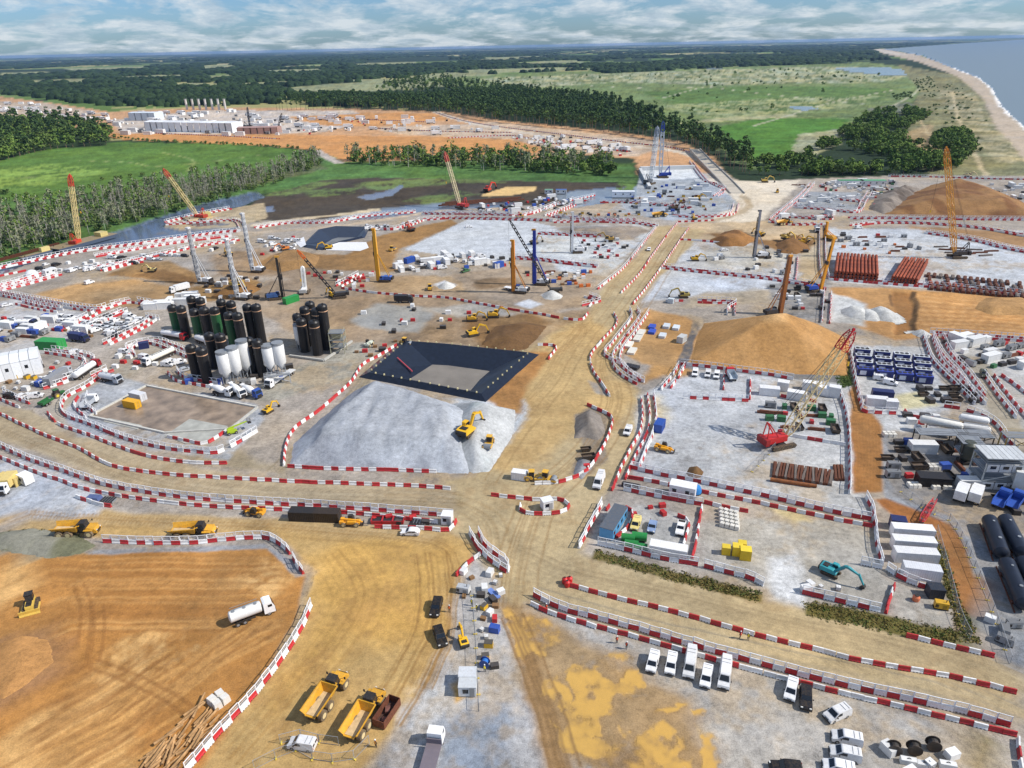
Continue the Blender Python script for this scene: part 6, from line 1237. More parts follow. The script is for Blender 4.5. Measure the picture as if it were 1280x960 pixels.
crane_at(424,372, 372,313, -4, (60, 60, 62), (52, 52, 54), (226, 110, 40), 'black crane boom with an orange tip behind the right-hand silos', s=.8, w=.9, mast=False, thick=.16)
crane_at(692,366, 637,275, 0, (70, 66, 60), (60, 60, 62), (60, 60, 62), 'thin dark boom crane between the orange and blue rigs', s=.7, w=.8, mast=False, thick=.14)
crane_at(381,366, 378,333, 3, (232, 232, 230), (236, 236, 234), (236, 236, 234), 'short white crane beside the black crane boom', s=.75, w=1.1, mast=False, thick=.3)
crane_at(311,160, 309,134, 0, (60, 60, 64), (70, 70, 74), (70, 70, 74), 'thin dark crane above the long white hall', s=1.2, w=1.6, thick=.22)
crane_at(345,166, 352,142, 0, (60, 60, 64), (84, 80, 78), (84, 80, 78), 'thin dark crane right of the long white hall', s=1.2, w=1.6, thick=.22)
def rig_at(bx, by, ty, mc, bc, tc_, lb, rz, **k): return rig('piling_rig', G(bx, by), hgt(bx, by, ty), mc, bc, tc_, lb, rz, **k)
rig_at(481,352,287, (222, 160, 40), (60, 100, 180), (228, 160, 40), 'yellow piling rig with a blue body in the middle left', math.pi*.95, w=1.1)
rig_at(650,366,302, (222, 140, 40), (210, 212, 210), (228, 160, 40), 'orange piling rig beside the blue one', math.pi*.9, w=1.0)
rig_at(676,356,288, (34, 60, 160), (220, 222, 224), (200, 140, 40), 'blue piling rig with a yellow crown', math.pi*.95, w=1.1, auger=True)
rig_at(345,374,322, (44, 44, 46), (60, 100, 160), (216, 160, 60), 'black drilling rig with a blue body left of the white crane', 0.2, w=.7)
rig_at(256,354,286, (196, 198, 200), (232, 232, 230), (232, 232, 232), 'left-hand twin-mast white drilling rig behind the silos', math.pi*.9, twin=True, w=.75)
rig_at(304,374,300, (206, 208, 210), (232, 232, 230), (232, 232, 232), 'middle twin-mast white drilling rig behind the silos', math.pi*.9, twin=True, w=.75)
rig_at(322,340,268, (206, 210, 214), (222, 224, 226), (222, 224, 226), 'right-hand white drilling rig behind the silos', math.pi*.9, twin=True, w=.8)
rig_at(722,316,266, (222, 224, 226), (230, 230, 230), (222, 222, 222), 'white drilling rig in the grey yard left of the upper road', math.pi, w=.8)
rig_at(950,322,264, (150, 150, 156), (230, 230, 230), (110, 110, 114), 'grey drilling rig right of the upper haul road', math.pi, w=.8)
rig_at(967,394,322, (150, 92, 44), (60, 60, 62), (210, 150, 60), 'brown piling rig behind the sand mound', .3, w=1.1, lean=.8)
rig_at(1018,364,300, (222, 150, 40), (44, 80, 170), (228, 160, 40), 'yellow piling rig with a blue body left of the orange pipes', .2, w=.8, lean=2.2)
rig_at(1036,300,280, (222, 150, 40), (220, 160, 40), (228, 160, 40), 'yellow rig at the corner of the orange pipe yard', 2.0, w=.9)
# --- batching plant silos
for k, (bx, by, ty, r, kd, lb) in enumerate((
 (247,473,431,1.7,'black','left one of the two front black silos'), (260,477,434,1.75,'black','right one of the two front black silos'), (223,418,381,1.7,'green','green silo with a black cap at the left end of the cluster'), (234,421,382,1.75,'black','black silo second from the left end of the cluster'), (247,411,370,1.7,'black','rear left black silo of the cluster'), (258,412,372,1.7,'black','rear second black silo of the cluster'), (250,424,386,1.7,'green','green silo in the middle of the cluster'), (263,425,384,1.75,'black','black silo in the middle of the cluster'), (276,427,384,1.75,'green','green silo right of the middle of the cluster'), (284,417,374,1.7,'black','rear third black silo of the cluster'), (296,418,376,1.7,'black','rear fourth black silo of the cluster'),
 (293,431,390,1.75,'green','green silo in the front right of the cluster'), (304,433,391,1.75,'black','black silo in the front right of the cluster'), (317,427,380,1.7,'black','left black silo of the right-hand pair of the cluster'), (328,428,380,1.7,'black','right black silo of the right-hand pair of the cluster'), (270,459,416,1.7,'black','left black silo behind the white silos'), (283,461,417,1.8,'black','right black silo behind the white silos'), (318,468,422,1.7,'black','black silo just right of the white silos'), (329,470,424,1.7,'black','second black silo right of the white silos'),
 (285,480,441,2.0,'white','leftmost white silo on legs'), (298,477,436,2.0,'white','second white silo on legs'), (310,471,427,2.0,'white','rear white silo on legs'), (340,470,433,2.0,'white','left white silo of the right-hand pair'), (353,468,430,2.0,'white','right white silo of the right-hand pair'), (375,438,407,1.2,'white','slim pale silo beside the tall black silos'),
 (382,439,398,1.75,'black','front left tall black silo of the right-hand group'), (398,443,400,1.8,'black','front middle tall black silo of the right-hand group'), (387,431,383,1.75,'black','middle left tall black silo of the right-hand group'), (402,436,385,1.75,'black','middle right tall black silo of the right-hand group'), (394,427,377,1.75,'black','rear left tall black silo of the right-hand group'), (410,436,380,1.75,'black','rear right tall black silo of the right-hand group'), (377,434,392,1.6,'black','far left tall black silo of the right-hand group'))):
    h = hgt(bx, by, ty); h = round(h, 1); c = G(bx, by)
    place('silo', ('silo', kd, h, r), (lambda kd=kd, h=h, r=r: silo(kd, h, r)), c, -1.2, lb, 'silo', 'batching plant silos')
def frame_tower(name, c, w, d, h, n, col, label, rz=0.0):
    root = obj(name, None, None, c, (0, 0, rz), label=label, category='plant'); m = paint(col, .1); lv = h/n
    for x in (-1, 1):
        for y in (-1, 1): obj('column', MB().box((x*w/2, y*d/2, h/2), (.25, .25, h)).mesh('column', m), root)
    for k in range(1, n+1):
        obj('deck', MB().box((0, 0, k*lv), (w+.4, d+.4, .15)).mesh('deck', STEEL()), root); rl = MB()
        for z in (.5, 1.0):
            for y in (-1, 1): rl.bar((-w/2, y*d/2, k*lv+z), (w/2, y*d/2, k*lv+z), .03)
            for x in (-1, 1): rl.bar((x*w/2, -d/2, k*lv+z), (x*w/2, d/2, k*lv+z), .03)
        obj('handrail', rl.mesh('handrail', m), root); obj('brace', MB().bar((-w/2, -d/2, (k-1)*lv), (w/2, -d/2, k*lv), .08).bar((w/2, d/2, (k-1)*lv), (-w/2, d/2, k*lv), .08).mesh('brace', m), root)
    return root
t_ = frame_tower('batching_tower', G(424,440), 5, 4, 8, 3, (196, 190, 160), 'cream steel batching tower right of the tall black silos'); obj('hopper', MB().box((0, 0, 6.8), (3, 2.6, 2), taper=1.25).mesh('hopper', paint((176, 170, 140))), t_)
t_ = frame_tower('pipe_bridge', G(348,480), 8, 1.4, 3.2, 1, (180, 184, 190), 'low grey pipe frame under the white silos', .3)
obj('concrete_kerb_wall', MB().bar(G(362,446)+Vector((0,0,.5)), G(405,452)+Vector((0,0,.5)), .35).bar(G(405,452)+Vector((0,0,.5)), G(440,428)+Vector((0,0,.5)), .35).mesh('concrete_kerb_wall', mat('kerb_concrete', (196, 194, 186), .8)), label='low pale concrete wall round the foot of the tall black silos', category='wall')
# --- containers and cabins
GRN, CRM, GRY = (40, 150, 74), (214, 190, 120), (150, 152, 156)
for p, q, col, L, W, H, lb in (
 ((366,648), (393,649), (34, 34, 36), 6.1, 2.6, 2.6, 'left black container beside the fence at the junction'), ((396,649), (423,650), (52, 42, 34), 6.1, 2.6, 2.6, 'right dark container with a brown roof at the junction'), ((1118,669), (1159,672), Wc, 8.6, 2.5, 2.7, 'top one of the three stacked-up rows of white containers'), ((1120,684), (1160,687), Wc, 8.6, 2.5, 2.7, 'middle one of the three rows of white containers'), ((1121,699), (1164,702), Wc, 8.6, 2.5, 2.7, 'lower one of the three rows of white containers'), ((1132,718), (1168,723), (226, 228, 232), 7, 2.5, 2.7, 'ribbed white container set forward below the others'), ((1114,658), (1128,660), NVY, 3.2, 2.4, 2.5, 'small navy container at the top of the white container rows'), ((813,690), (857,698), Wc, 8.0, 2.6, 2.7, 'white container at the front of the blue cabin compound'), ((1160,744), (1174,745), (40, 48, 60), 2.8, 2.4, 2.4, 'small dark container beside the scrub bank'),
 ((819,546), (829,528), BLU, 4.5, 2.4, 2.6, 'bright blue container beside the triple barrier'), ((46,434), (84,436), GRN, 9.5, 4.5, 3.4, 'big bright green container left of the lorries'), ((156,507), (176,511), (222, 168, 40), 5.2, 2.4, 2.5, 'yellow container with dark panels on the wet slab'), ((163,497), (184,502), (206, 208, 212), 5.2, 2.4, 2.6, 'pale grey container behind the yellow one on the slab'), ((174,436), (187,434), NVY, 3.4, 2.4, 2.4, 'navy box inside the fenced triangle by the silos'), ((352,382), (376,374), GRN, 7, 2.6, 2.8, 'green container behind the batching plant'), ((506,330), (518,326), BLU, 6, 2.6, 2.8, 'blue container right of the yellow piling rig'), ((492,336), (504,333), Wc, 5, 2.6, 2.6, 'white container right of the yellow piling rig'), ((617,336), (630,332), BLU, 5, 2.6, 2.8, 'blue container below the right of the concrete apron'),
 ((1092,497), (1112,499), NVY, 6, 2.5, 2.8, 'navy container below the blue generators'), ((1084,505), (1106,507), Wc, 6, 2.5, 2.6, 'white container with roof panels below the navy one'), ((1106,509), (1120,510), Wc, 3.4, 2.5, 2.6, 'short white container right of the panelled one'), ((1006,486), (1022,488), Wc, 5.5, 2.5, 2.7, 'white container behind the red crane boom'), ((1024,492), (1034,494), Wc, 3.4, 2.5, 2.7, 'short white container right of the red crane boom'), ((1036,494), (1048,496), Wc, 3.4, 2.5, 3.4, 'tall white container at the right corner of the crane yard'), ((950,492), (972,494), Wc, 6, 2.5, 2.6, 'white container at the left of the crane boom'), ((972,486), (984,488), Wc, 3.4, 2.5, 3, 'white container standing on end left of the crane boom'), ((986,497), (1004,500), Wc, 5.5, 2.5, 2.6, 'white container nearest the crane boom'), ((4,603), (24,606), CRM, 6, 2.5, 2.6, 'cream container at the left edge behind the lorry'),
 ((848,430), (856,424), (206, 208, 206), 4, 2.4, 2.4, 'pale cabin on the sand left of the mound'), ((642,597), (657,599), Wc, 4.0, 2.2, 2.2, 'white container beside the rollers in the island barrier'), ((1150,604), (1180,606), (30, 30, 32), 7.5, 3.4, 2.6, 'large black open skip in the middle of the plant'), ((835,378), (842,379), (206, 216, 222), 2.4, 2, 2, 'small pale tank behind the sand mound')):
    put('container', ('cont', col, L, W, H), (lambda c=col, L=L, W=W, H=H: container(c, L, W, H)), p, q, lb, 'container', 'containers')
for p, q, col, rf, L, W, H, n, lb in (
 ((757,675), (776,644), (92, 160, 206), (84, 92, 102), 10, 3.2, 2.9, 4, 'long light blue cabin with a grey roof in the compound'), ((838,616), (868,622), Wc, (240, 240, 242), 6.2, 3.0, 3.2, 2, 'white cabin with a ribbed roof at the top of the blue cabin compound'), ((677,637), (690,634), Wc, (232, 234, 238), 2.6, 2.2, 2.6, 1, 'small white cabin on the traffic island'), ((553,653), (566,654), Wc, (236, 236, 238), 2.4, 2.4, 2.6, 1, 'small white cabin at the end of the left barriers'), ((26,600), (42,607), Wc, (232, 232, 234), 3.2, 2.4, 2.6, 1, 'white site hut at the left edge yard'), ((576,852), (594,852), (216, 218, 220), (200, 204, 208), 3.0, 2.2, 2.3, 1, 'upper grey-white welfare unit beside the gravel clutter'), ((576,865), (594,865), (220, 222, 222), (206, 210, 212), 3.0, 2.2, 2.2, 1, 'lower grey-white welfare unit beside the gravel clutter'),
 ((56,345), (70,341), Wc, (226, 226, 230), 6, 2.6, 2.8, 2, 'white cabin beside the river barriers'), ((1050,232), (1074,232), Wc, (70, 150, 96), 18, 6, 4, 4, 'left far hall with a green roof in front of the trees'), ((1078,232), (1102,232), Wc, (86, 160, 110), 18, 6, 4, 4, 'right far hall with a green roof in front of the trees'), ((768,246), (790,246), (226, 230, 236), (220, 226, 234), 16, 6, 4, 3, 'white hall beside the far pools'), ((695,242), (708,242), Wc, (70, 110, 180), 8, 3, 3, 2, 'white cabin with a blue roof at the far parking'), ((680,242), (692,242), Wc, (120, 170, 140), 6, 3, 3, 2, 'white and green cabin at the far parking')):
    put('site_cabin', ('cab', col, rf, L, W, H, n), (lambda c=col, r=rf, L=L, W=W, H=H, n=n: cabin(c, r, L, W, H, n)), p, q, lb, 'cabin', 'site cabins')
# white temporary building at the left edge
def hall(name, p, q, W, H, n, label, col=(238, 240, 242), ridge=.8, win=True, gap=.08):
    c = mid(p, q); rz = yaw(p, q); L = (G(*p)-G(*q)).length; root = obj(name, None, None, c, (0, 0, rz), label=label, category='building'); m = paint(col, .03); s = L/n
    for k in range(n):
        x = -L/2+s*(k+.5)
        for y in (-1, 1):
            wl = obj('wall_panel', MB().box((x, y*W/2, H/2), (s-gap, .15, H)).mesh('wall_panel', m), root)
            if k % 2 and win: obj('window', MB().box((x, y*(W/2+.08), H*.6), (s*.35, .06, H*.2)).mesh('window', GLS()), wl)
        for y in (-1, 1): obj('roof_panel', MB().add([(x-s/2+.04, 0, H+ridge), (x+s/2-.04, 0, H+ridge), (x+s/2-.04, y*(W/2+.2), H), (x-s/2+.04, y*(W/2+.2), H), (x-s/2+.04, 0, H+ridge-.12), (x+s/2-.04, 0, H+ridge-.12), (x+s/2-.04, y*(W/2+.2), H-.12), (x-s/2+.04, y*(W/2+.2), H-.12)], [(0, 1, 2, 3), (7, 6, 5, 4), (0, 3, 7, 4), (1, 5, 6, 2), (2, 6, 7, 3)]).mesh('roof_panel', m), root)
        obj('roof_rib', MB().bar((x-s/2, -W/2, H+.06), (x-s/2, 0, H+ridge+.06), .07).bar((x-s/2, 0, H+ridge+.06), (x-s/2, W/2, H+.06), .07).mesh('roof_rib', STEEL()), root)
    for e in (-1, 1): obj('gable_wall', MB().prof([(-W/2, 0), (-W/2, H-.1), (0, H+ridge-.15), (W/2, H-.1), (W/2, 0)], .12).mesh('gable_wall', m), root, (e*(L/2-.1), 0, 0), (0, 0, math.pi/2))
    obj('door', MB().box((L/2+.04, 0, 1.4), (.1, 2.4, 2.8)).mesh('door', paint((150, 154, 160))), root); return root
hall('temporary_building', (-30,476), (54,459), 12, 6, 7, 'white temporary building with a ribbed roof at the left edge', ridge=.9)
hall('white_hall', (190,163), (298,165), 24, 12.5, 14, 'long white hall of repeated bays on the far second site', ridge=1.5, win=False, gap=1.6)
hall('white_hall', (300,167), (350,166), 20, 8, 6, 'pale low hall right of the long white hall, far away', (176, 140, 128), ridge=1.0, win=False, gap=1.4)
hall('white_hall', (168,150), (200,150), 24, 12, 4, 'stepped white hall left behind the long white hall', (214, 222, 230), ridge=1.0, win=False, gap=1.2)
for k in range(7):
    c = G(234+k*8, 137); place('stack_tower', 'chim', lambda: [P_('shaft', MB().lathe([(2.2, 0), (2.0, 18)], 10), paint((206, 204, 198), .05)), P_('cap', MB().lathe([(2.5, 18), (2.5, 19)], 10), paint((186, 188, 190)))], c, 0, '%s of seven pale towers from the left on the far site' % ORD[k], 'tower', 'row of pale towers')
# --- generators (blue rows)
for r in range(4):
    for c in range(4):
        x, y = 1080+c*24.5+r*-1.2, 468-r*8.2+c*3.2
        put('generator', ('gen', r == 0), (lambda f=r == 0: genset((44, 58, 128), (206, 210, 214) if not f else (60, 80, 170), 5.0, 2.3, 2.6)), (x-9, y), (x+9, y+1.4), '%s blue generator of the %s row, %s of the barriers' % (('first', 'second', 'third', 'fourth')[c], ('front', 'second', 'third', 'back')[r], 'right'), 'generator', 'rows of blue generators')
# --- black tanks on the right
for p, q, lb in (((1233,656), (1250,703), 'upper left one of the four black cylindrical tanks'), ((1252,655), (1276,702), 'upper right one of the four black cylindrical tanks'), ((1254,710), (1278,768), 'lower left one of the four black cylindrical tanks'), ((1274,708), (1302,766), 'lower right one of the four black cylindrical tanks, cut by the edge')):
    L = round((G(*p)-G(*q)).length, 1)
    def tank_parts(L=L):
        t = MB(); n = 18; pr = [(-L/2, .4), (-L/2+.35, 1.2), (-L/2+.8, 1.55), (L/2-.8, 1.55), (L/2-.35, 1.2), (L/2, .4)]; v = []
        for x, r in pr: v += [(x, r*math.cos(2*math.pi*k/n), 1.9+r*math.sin(2*math.pi*k/n)) for k in range(n)]
        t.add(v, [tuple(range(n)), tuple(range(len(v)-1, len(v)-n-1, -1))]+[(i*n+(k+1) % n, i*n+k, (i+1)*n+k, (i+1)*n+(k+1) % n) for i in range(len(pr)-1) for k in range(n)])
        sd = [P_('saddle', MB().box((x, 0, .35), (.5, 2.6, .7)), RUST()) for x in (-L*.3, L*.3)]
        return [P_('shell', t, mat('tank_black', (34, 40, 54), .4, vary=.2, scale=.6), [('manhole', MB().cyl((L*.2, 0, 3.5), .35, .2, 'z', 10).cyl((-L*.25, 0, 3.5), .25, .2, 'z', 8).mesh('manhole', STEEL()))], True)]+sd+[P_('skid', MB().box((0, 1.3, .12), (L, .2, .24)).box((0, -1.3, .12), (L, .2, .24)), RUST())]
    put('storage_tank', ('btank', L), tank_parts, p, q, lb, 'tank', 'black cylindrical tanks')
# --- processing plant on the right
def htank(p, q, r, col, lb, z0=1.2):
    L = round((G(*p)-G(*q)).length, 1)
    def fn():
        n = 16; pr = [(-L/2, .3*r), (-L/2+.3, .85*r), (-L/2+.7, r), (L/2-.7, r), (L/2-.3, .85*r), (L/2, .3*r)]; v = []
        for x, a in pr: v += [(x, a*math.cos(2*math.pi*k/n), z0+r+a*math.sin(2*math.pi*k/n)) for k in range(n)]
        t = MB().add(v, [tuple(range(n)), tuple(range(len(v)-1, len(v)-n-1, -1))]+[(i*n+(k+1) % n, i*n+k, (i+1)*n+k, (i+1)*n+(k+1) % n) for i in range(len(pr)-1) for k in range(n)])
        return [P_('shell', t, paint(col, .12), None, True)]+[P_('leg', MB().box((x, y, z0/2+.1), (.2, .2, z0+.2)), RUST()) for x in (-L*.3, L*.3) for y in (-r*.6, r*.6)]+[P_('walkway', MB().box((0, r*.9, z0+r*1.9), (L*.8, .6, .06)).bar((-L*.4, r*1.15, z0+r*1.9+1), (L*.4, r*1.15, z0+r*1.9+1), .03), STEEL())]
    return put('horizontal_tank', ('htank', L, r, col), fn, p, q, lb, 'tank', 'horizontal tanks of the plant')
htank((1146,537), (1200,548), 1.15, (226, 224, 216), 'long white tank at the back of the plant', 2.4)
htank((1196,530), (1234,536), 1.1, (230, 230, 228), 'upper one of two white tanks right of the plant'); htank((1198,542), (1236,548), 1.1, (226, 226, 224), 'lower one of two white tanks right of the plant')
t_ = frame_tower('plant_building', G(1240,604), 9, 6, 7.5, 3, (206, 206, 200), 'multi-deck white plant building with open bays at the right', -.1)
for k in range(3):
    for z, hh in ((6.2, 2.0), (1.2, 2.0)):
        cl = obj('cladding', MB().box((-2.9+k*2.9, -3.15, z), (2.7, .12, hh)).mesh('cladding', paint((210, 212, 214))), t_); obj('window', MB().box((-2.9+k*2.9, -3.24, z+.2), (1.3, .06, .8)).mesh('window', GLS()), cl)
for k in range(8): obj('roof_sheet', MB().box((-4.2+k*1.2, 0, 8.9), (1.1, 6.6, .12)).mesh('roof_sheet', paint((200, 204, 206))), t_)
obj('roof_beam', MB().box((0, 0, 8.7), (9.4, 6.2, .16)).mesh('roof_beam', paint((176, 178, 178))), t_)
for q_, col, w_, d_, h_, n_, lb in (((1172,556), (66, 60, 54), 12, 3.5, 4, 1, 'dark steel frame under the long white tank'), ((1206,575), (70, 64, 58), 5, 4, 6, 2, 'dark mixing tower in the middle of the plant'), ((1212,556), (80, 74, 66), 9, 4, 3.5, 1, 'rust-brown frame below the two white tanks'), ((1268,560), (180, 150, 70), 7, 3, 4, 1, 'yellow walkway frame at the right edge of the plant')):
    frame_tower('process_rack', G(*q_), w_, d_, h_, n_, col, lb, -.12)
c = G(1206,578); place('mixing_drum', 'mixd', lambda: [P_('drum', MB().lathe([(.6, .5), (1.9, 2.4), (1.9, 5.6), (1.2, 6.2)], 14), paint((70, 78, 70), .2), None, True), P_('support', MB().box((0, 0, .4), (3, 3, .8)), DARK())], c, 0, 'dark round drum standing in the mixing tower', 'drum')
put('container', ('cont', (214, 216, 214), 6, 4, 6), lambda: container((214, 216, 214), 6, 4, 6), (1268,612), (1290,616), 'tall pale box with a blue-grey roof at the right edge', 'container', 'containers')
# --- pipe stacks and piles
PIPE = mat('orange_pipe', (144, 70, 44), .85, vary=.4, scale=.5); BRN = mat('brown_pile', (104, 62, 42), .85, vary=.4, scale=.3); BRN2 = mat('grey_pile', (120, 108, 100), .8, vary=.35, scale=.3)
def pipe_stack(p0, p1, n, q0, rows, rad, lb, m, grp):
    """n pipes side by side from p0 to p1, running away to q0"""
    a, b = G(*p0), G(*p1); d = G(*q0)-a; L = d.length; rz = math.atan2(d.y, d.x); sp = (b-a).length/n; rad = sp*.43
    me = smooth_by_angle(MB().cyl((L/2, 0, 0), rad, L, 'x', 8).mesh('steel_pipe', m), 50)
    for r in range(rows):
        for k in range(n):
            c = a.lerp(b, (k+.5)/n); one('steel_pipe', me, '%s orange-red pipe from the left in the %s layer of the %s' % (ORD[k], ('bottom', 'middle', 'top')[r], lb), 'pipe', (c.x, c.y, rad+r*rad*2.05), rz+random.uniform(-.004, .004), grp)
pipe_stack((1041,349), (1097,353), 12, (1044,325), 3, .85, 'left-hand stack', PIPE, 'left stack of orange pipes')
pipe_stack((1112,354), (1146,358), 8, (1128,329), 3, .85, 'slanting right-hand stack', PIPE, 'right stack of orange pipes')
bm_ = MB().box((0, 0, .3), (7.2, .9, .6)).box((0, 0, .65), (7.0, .5, .14)); b1, b2, b3 = (bm_.mesh('sheet_pile', m) for m in (BRN, BRN2, PIPE))
for k in range(20):
    c = G(968+k*3.7, 588+k*.55); one('sheet_pile', (b1, b2, b1)[k % 3], '%s rusty steel pile from the left in the row below the red crane' % ORD[k], 'pile', (c.x, c.y, 0), yaw((990,596), (990,574))+random.uniform(-.1, .1)-.1, 'steel piles below the red crane')
for k in range(3):
    c = G(1044+k*4, 592); one('sheet_pile', b1, '%s of the three rusty piles lying apart right of the main pile row' % ORD[k], 'pile', (c.x, c.y, 0), yaw((990,596), (990,574)), 'rusty piles apart')
one('rusty_tube', smooth_by_angle(MB().cyl((0, 0, .5), .5, 9.5, 'x', 10).cyl((3.6, .2, .45), .44, 5, 'x', 10).mesh('rusty_tube', mat('light_rust', (150, 92, 50), .8, vary=.3)), 40), 'long rust-brown tube lying below the steel piles', 'pipe', mid((962,601), (1014,609)), yaw((962,601), (1014,609)))
k = 0
for r in range(4):
    for c in range(16):
        x, y = 1160+c*7.6+r*1.5, 345+r*5.2+c*.75
        if random.random() < .12: continue
        m = b3 if (r == 2 and c in (0, 1, 3, 4, 5, 14)) else (b1 if random.random() < .75 else b2); g_ = G(x, y)
        o = one('sheet_pile', m, '%s orange pile bundle from the left among the dark pile racks' % ORD[c] if m is b3 else '%s dark pile bundle in the %s rack row right of the orange pipes' % (ORD[c], ORD[r]), 'pile', g_, yaw((990,596), (990,574))-.15+random.uniform(-.1, .1), 'orange pile bundles' if m is b3 else 'dark pile racks'); o.scale = (.8, 1.6, 1.6)
for k in range(10):
    g_ = G(1176+k*7, 309+(k % 3)*3+k*.6); o = one('sheet_pile', b1 if k % 2 else b2, '%s dark beam from the left around the tall yellow crane' % ORD[k], 'beam', g_, random.uniform(-.3, .3), 'beams round the yellow crane'); o.scale = (1.0, 1.2, 1)
for k in range(22):
    g_ = G(558+k*4.2, 257-(k % 3)*1.5-k*.3); o = one('sheet_pile', b1, '%s rusty beam from the left in the far stack beside the red crane' % ORD[k], 'beam', g_, .35+random.uniform(-.1, .1), 'far rusty beams'); o.scale = (1.6, 1.1, 1.3)
# boards, logs
wb = MB().box((0, 0, .4), (2.6, 5.5, .8)).mesh('board_stack', paint((226, 222, 210))); wb2 = MB().box((0, 0, .5), (2.4, 4, 1.0)).mesh('board_stack', paint((50, 84, 190))); wb3 = MB().box((0, 0, .5), (2.4, 4, 1.0)).mesh('board_stack', paint((206, 214, 220)))
for k, (x, y, m, lb) in enumerate(((786,432,wb,'left stack of white boards beside the fenced barrier'), (797,424,wb,'right stack of white boards beside the fenced barrier'), (790,440,wb,'front stack of white boards beside the fenced barrier'), (801,417,wb,'rear stack of white boards beside the fenced barrier'), (815,410,wb2,'bright blue stack of sheets beside the white boards'), (815,416,wb2,'front blue stack of sheets beside the white boards'), (833,409,wb3,'pale blue-grey stack right of the blue sheets'), (845,411,wb3,'outer pale stack right of the blue sheets'), (828,421,wb3,'front pale stack right of the blue sheets'))): one('board_stack', m, lb, 'boards', G(x, y), yaw((786,440), (800,418))-math.pi/2, 'stacks of boards')
dm = MB()
for k in range(5): dm.box((0, -2+k*1.0, .5), (2.6, .8, 1.0))
one('dark_crates', dm.mesh('dark_crates', paint((44, 46, 54))), 'cluster of dark crates at the bend of the fenced barrier', 'crates', G(790,460), yaw((784,462), (796,452)))
lgm = mat('log_bark', (176, 138, 94), .95, vary=.45, scale=1.2)
for k in range(60):
    u, v_ = random.random(), random.random(); x, y = 175+u*75+v_*22, 962-u*75+v_*26-10*u; g_ = G(x, y); L = random.uniform(2.0, 5.5); r = random.uniform(.16, .3)
    one('log', MB().bar((-L/2, 0, 0), (L/2, 0, random.uniform(-.1, .3)), r, r*.75, 6).mesh('log', lgm), 'cut log in the loose timber pile at the bottom of the sand field', 'log', (g_.x, g_.y, r*random.uniform(.8, 2.6)), yaw((180,950), (250,875))+random.gauss(0, .35), 'pile of cut logs')
put('white_sack', 'bigbag', lambda: bags((226, 222, 214), (2, 2)), (266,884), (282,872), 'open white bag at the top of the log pile', 'bag', None, 1.4)
# ================================================================== vegetation
def leafmat(name, rgb, rgb2, scale=.09):
    m = bpy.data.materials.new(name); m.use_nodes = True; t = m.node_tree; b = t.nodes['Principled BSDF']
    geo = N(t, 'ShaderNodeNewGeometry'); nz = N(t, 'ShaderNodeTexNoise'); nz.inputs['Scale'].default_value = scale; nz.inputs['Detail'].default_value = 3; t.links.new(geo.outputs['Position'], nz.inputs['Vector'])
    f = M(t, 'ADD', M(t, 'MULTIPLY', nz.outputs['Fac'], .7), M(t, 'MULTIPLY', geo.outputs['Random Per Island'], .35))
    t.links.new(ramp(t, f, [(.36, lin(rgb)), (.66, lin(rgb2))]), b.inputs['Base Color']); b.inputs['Roughness'].default_value = .85; b.inputs['Specular IOR Level'].default_value = .12
    return m
L_PINE = leafmat('pine_needles', (46, 68, 42), (82, 104, 58)); L_DEC = leafmat('broadleaf', (58, 86, 38), (116, 138, 66)); L_GREY = leafmat('willow_scrub', (96, 110, 80), (140, 142, 112)); L_DARK = leafmat('wood_canopy', (26, 42, 28), (50, 68, 40), .008); L_SHR = leafmat('shrub_leaf', (54, 80, 40), (110, 126, 70), .05); L_SCR = leafmat('verge_scrub', (78, 94, 46), (128, 112, 66), .35)
BARK = mat('pine_bark', (128, 108, 90), .9, vary=.3, scale=.8); PALE = mat('birch_bark', (186, 182, 172), .85, vary=.25, scale=1.5); DEADW = mat('dead_wood', (158, 152, 142), .9, vary=.25, scale=1.0)
def clump_crown(mb, n, cx, cy, cz, rx, rz, s, rng, shell=.5):
    for _ in range(n):
        d = Vector((rng.gauss(0, 1), rng.gauss(0, 1), rng.gauss(0, 1))).normalized(); k = shell+(1-shell)*rng.random()**.6
        p = Vector((cx+d.x*rx*k, cy+d.y*rx*k, cz+d.z*rz*k)); nrm = (d+Vector((rng.gauss(0, .5), rng.gauss(0, .5), rng.gauss(.4, .5)))).normalized()
        u = nrm.cross(Vector((rng.random()-.5, rng.random()-.5, rng.random()-.5))).normalized(); v = nrm.cross(u); a, b = s*rng.uniform(.6, 1.3), s*rng.uniform(.6, 1.3)
        mb.add([p-u*a-v*b*.5, p+u*a*.4-v*b, p+u*a+v*b*.6, p-u*a*.3+v*b+nrm*s*.3], [(0, 1, 2), (0, 2, 3)])
    return mb
def limbs(mb, h, r, rng, n, spread, z0=.35):
    mb.bar((0, 0, -.3), (rng.uniform(-.4, .4), rng.uniform(-.4, .4), h), r, r*.25, 6)
    for _ in range(n):
        z = h*rng.uniform(z0, .95); a = rng.random()*6.28; l = spread*rng.uniform(.5, 1)*(1.1-z/h*.6); mb.bar((0, 0, z), (math.cos(a)*l, math.sin(a)*l, z+l*rng.uniform(.4, .9)), r*.35, r*.1, 4)
    return mb
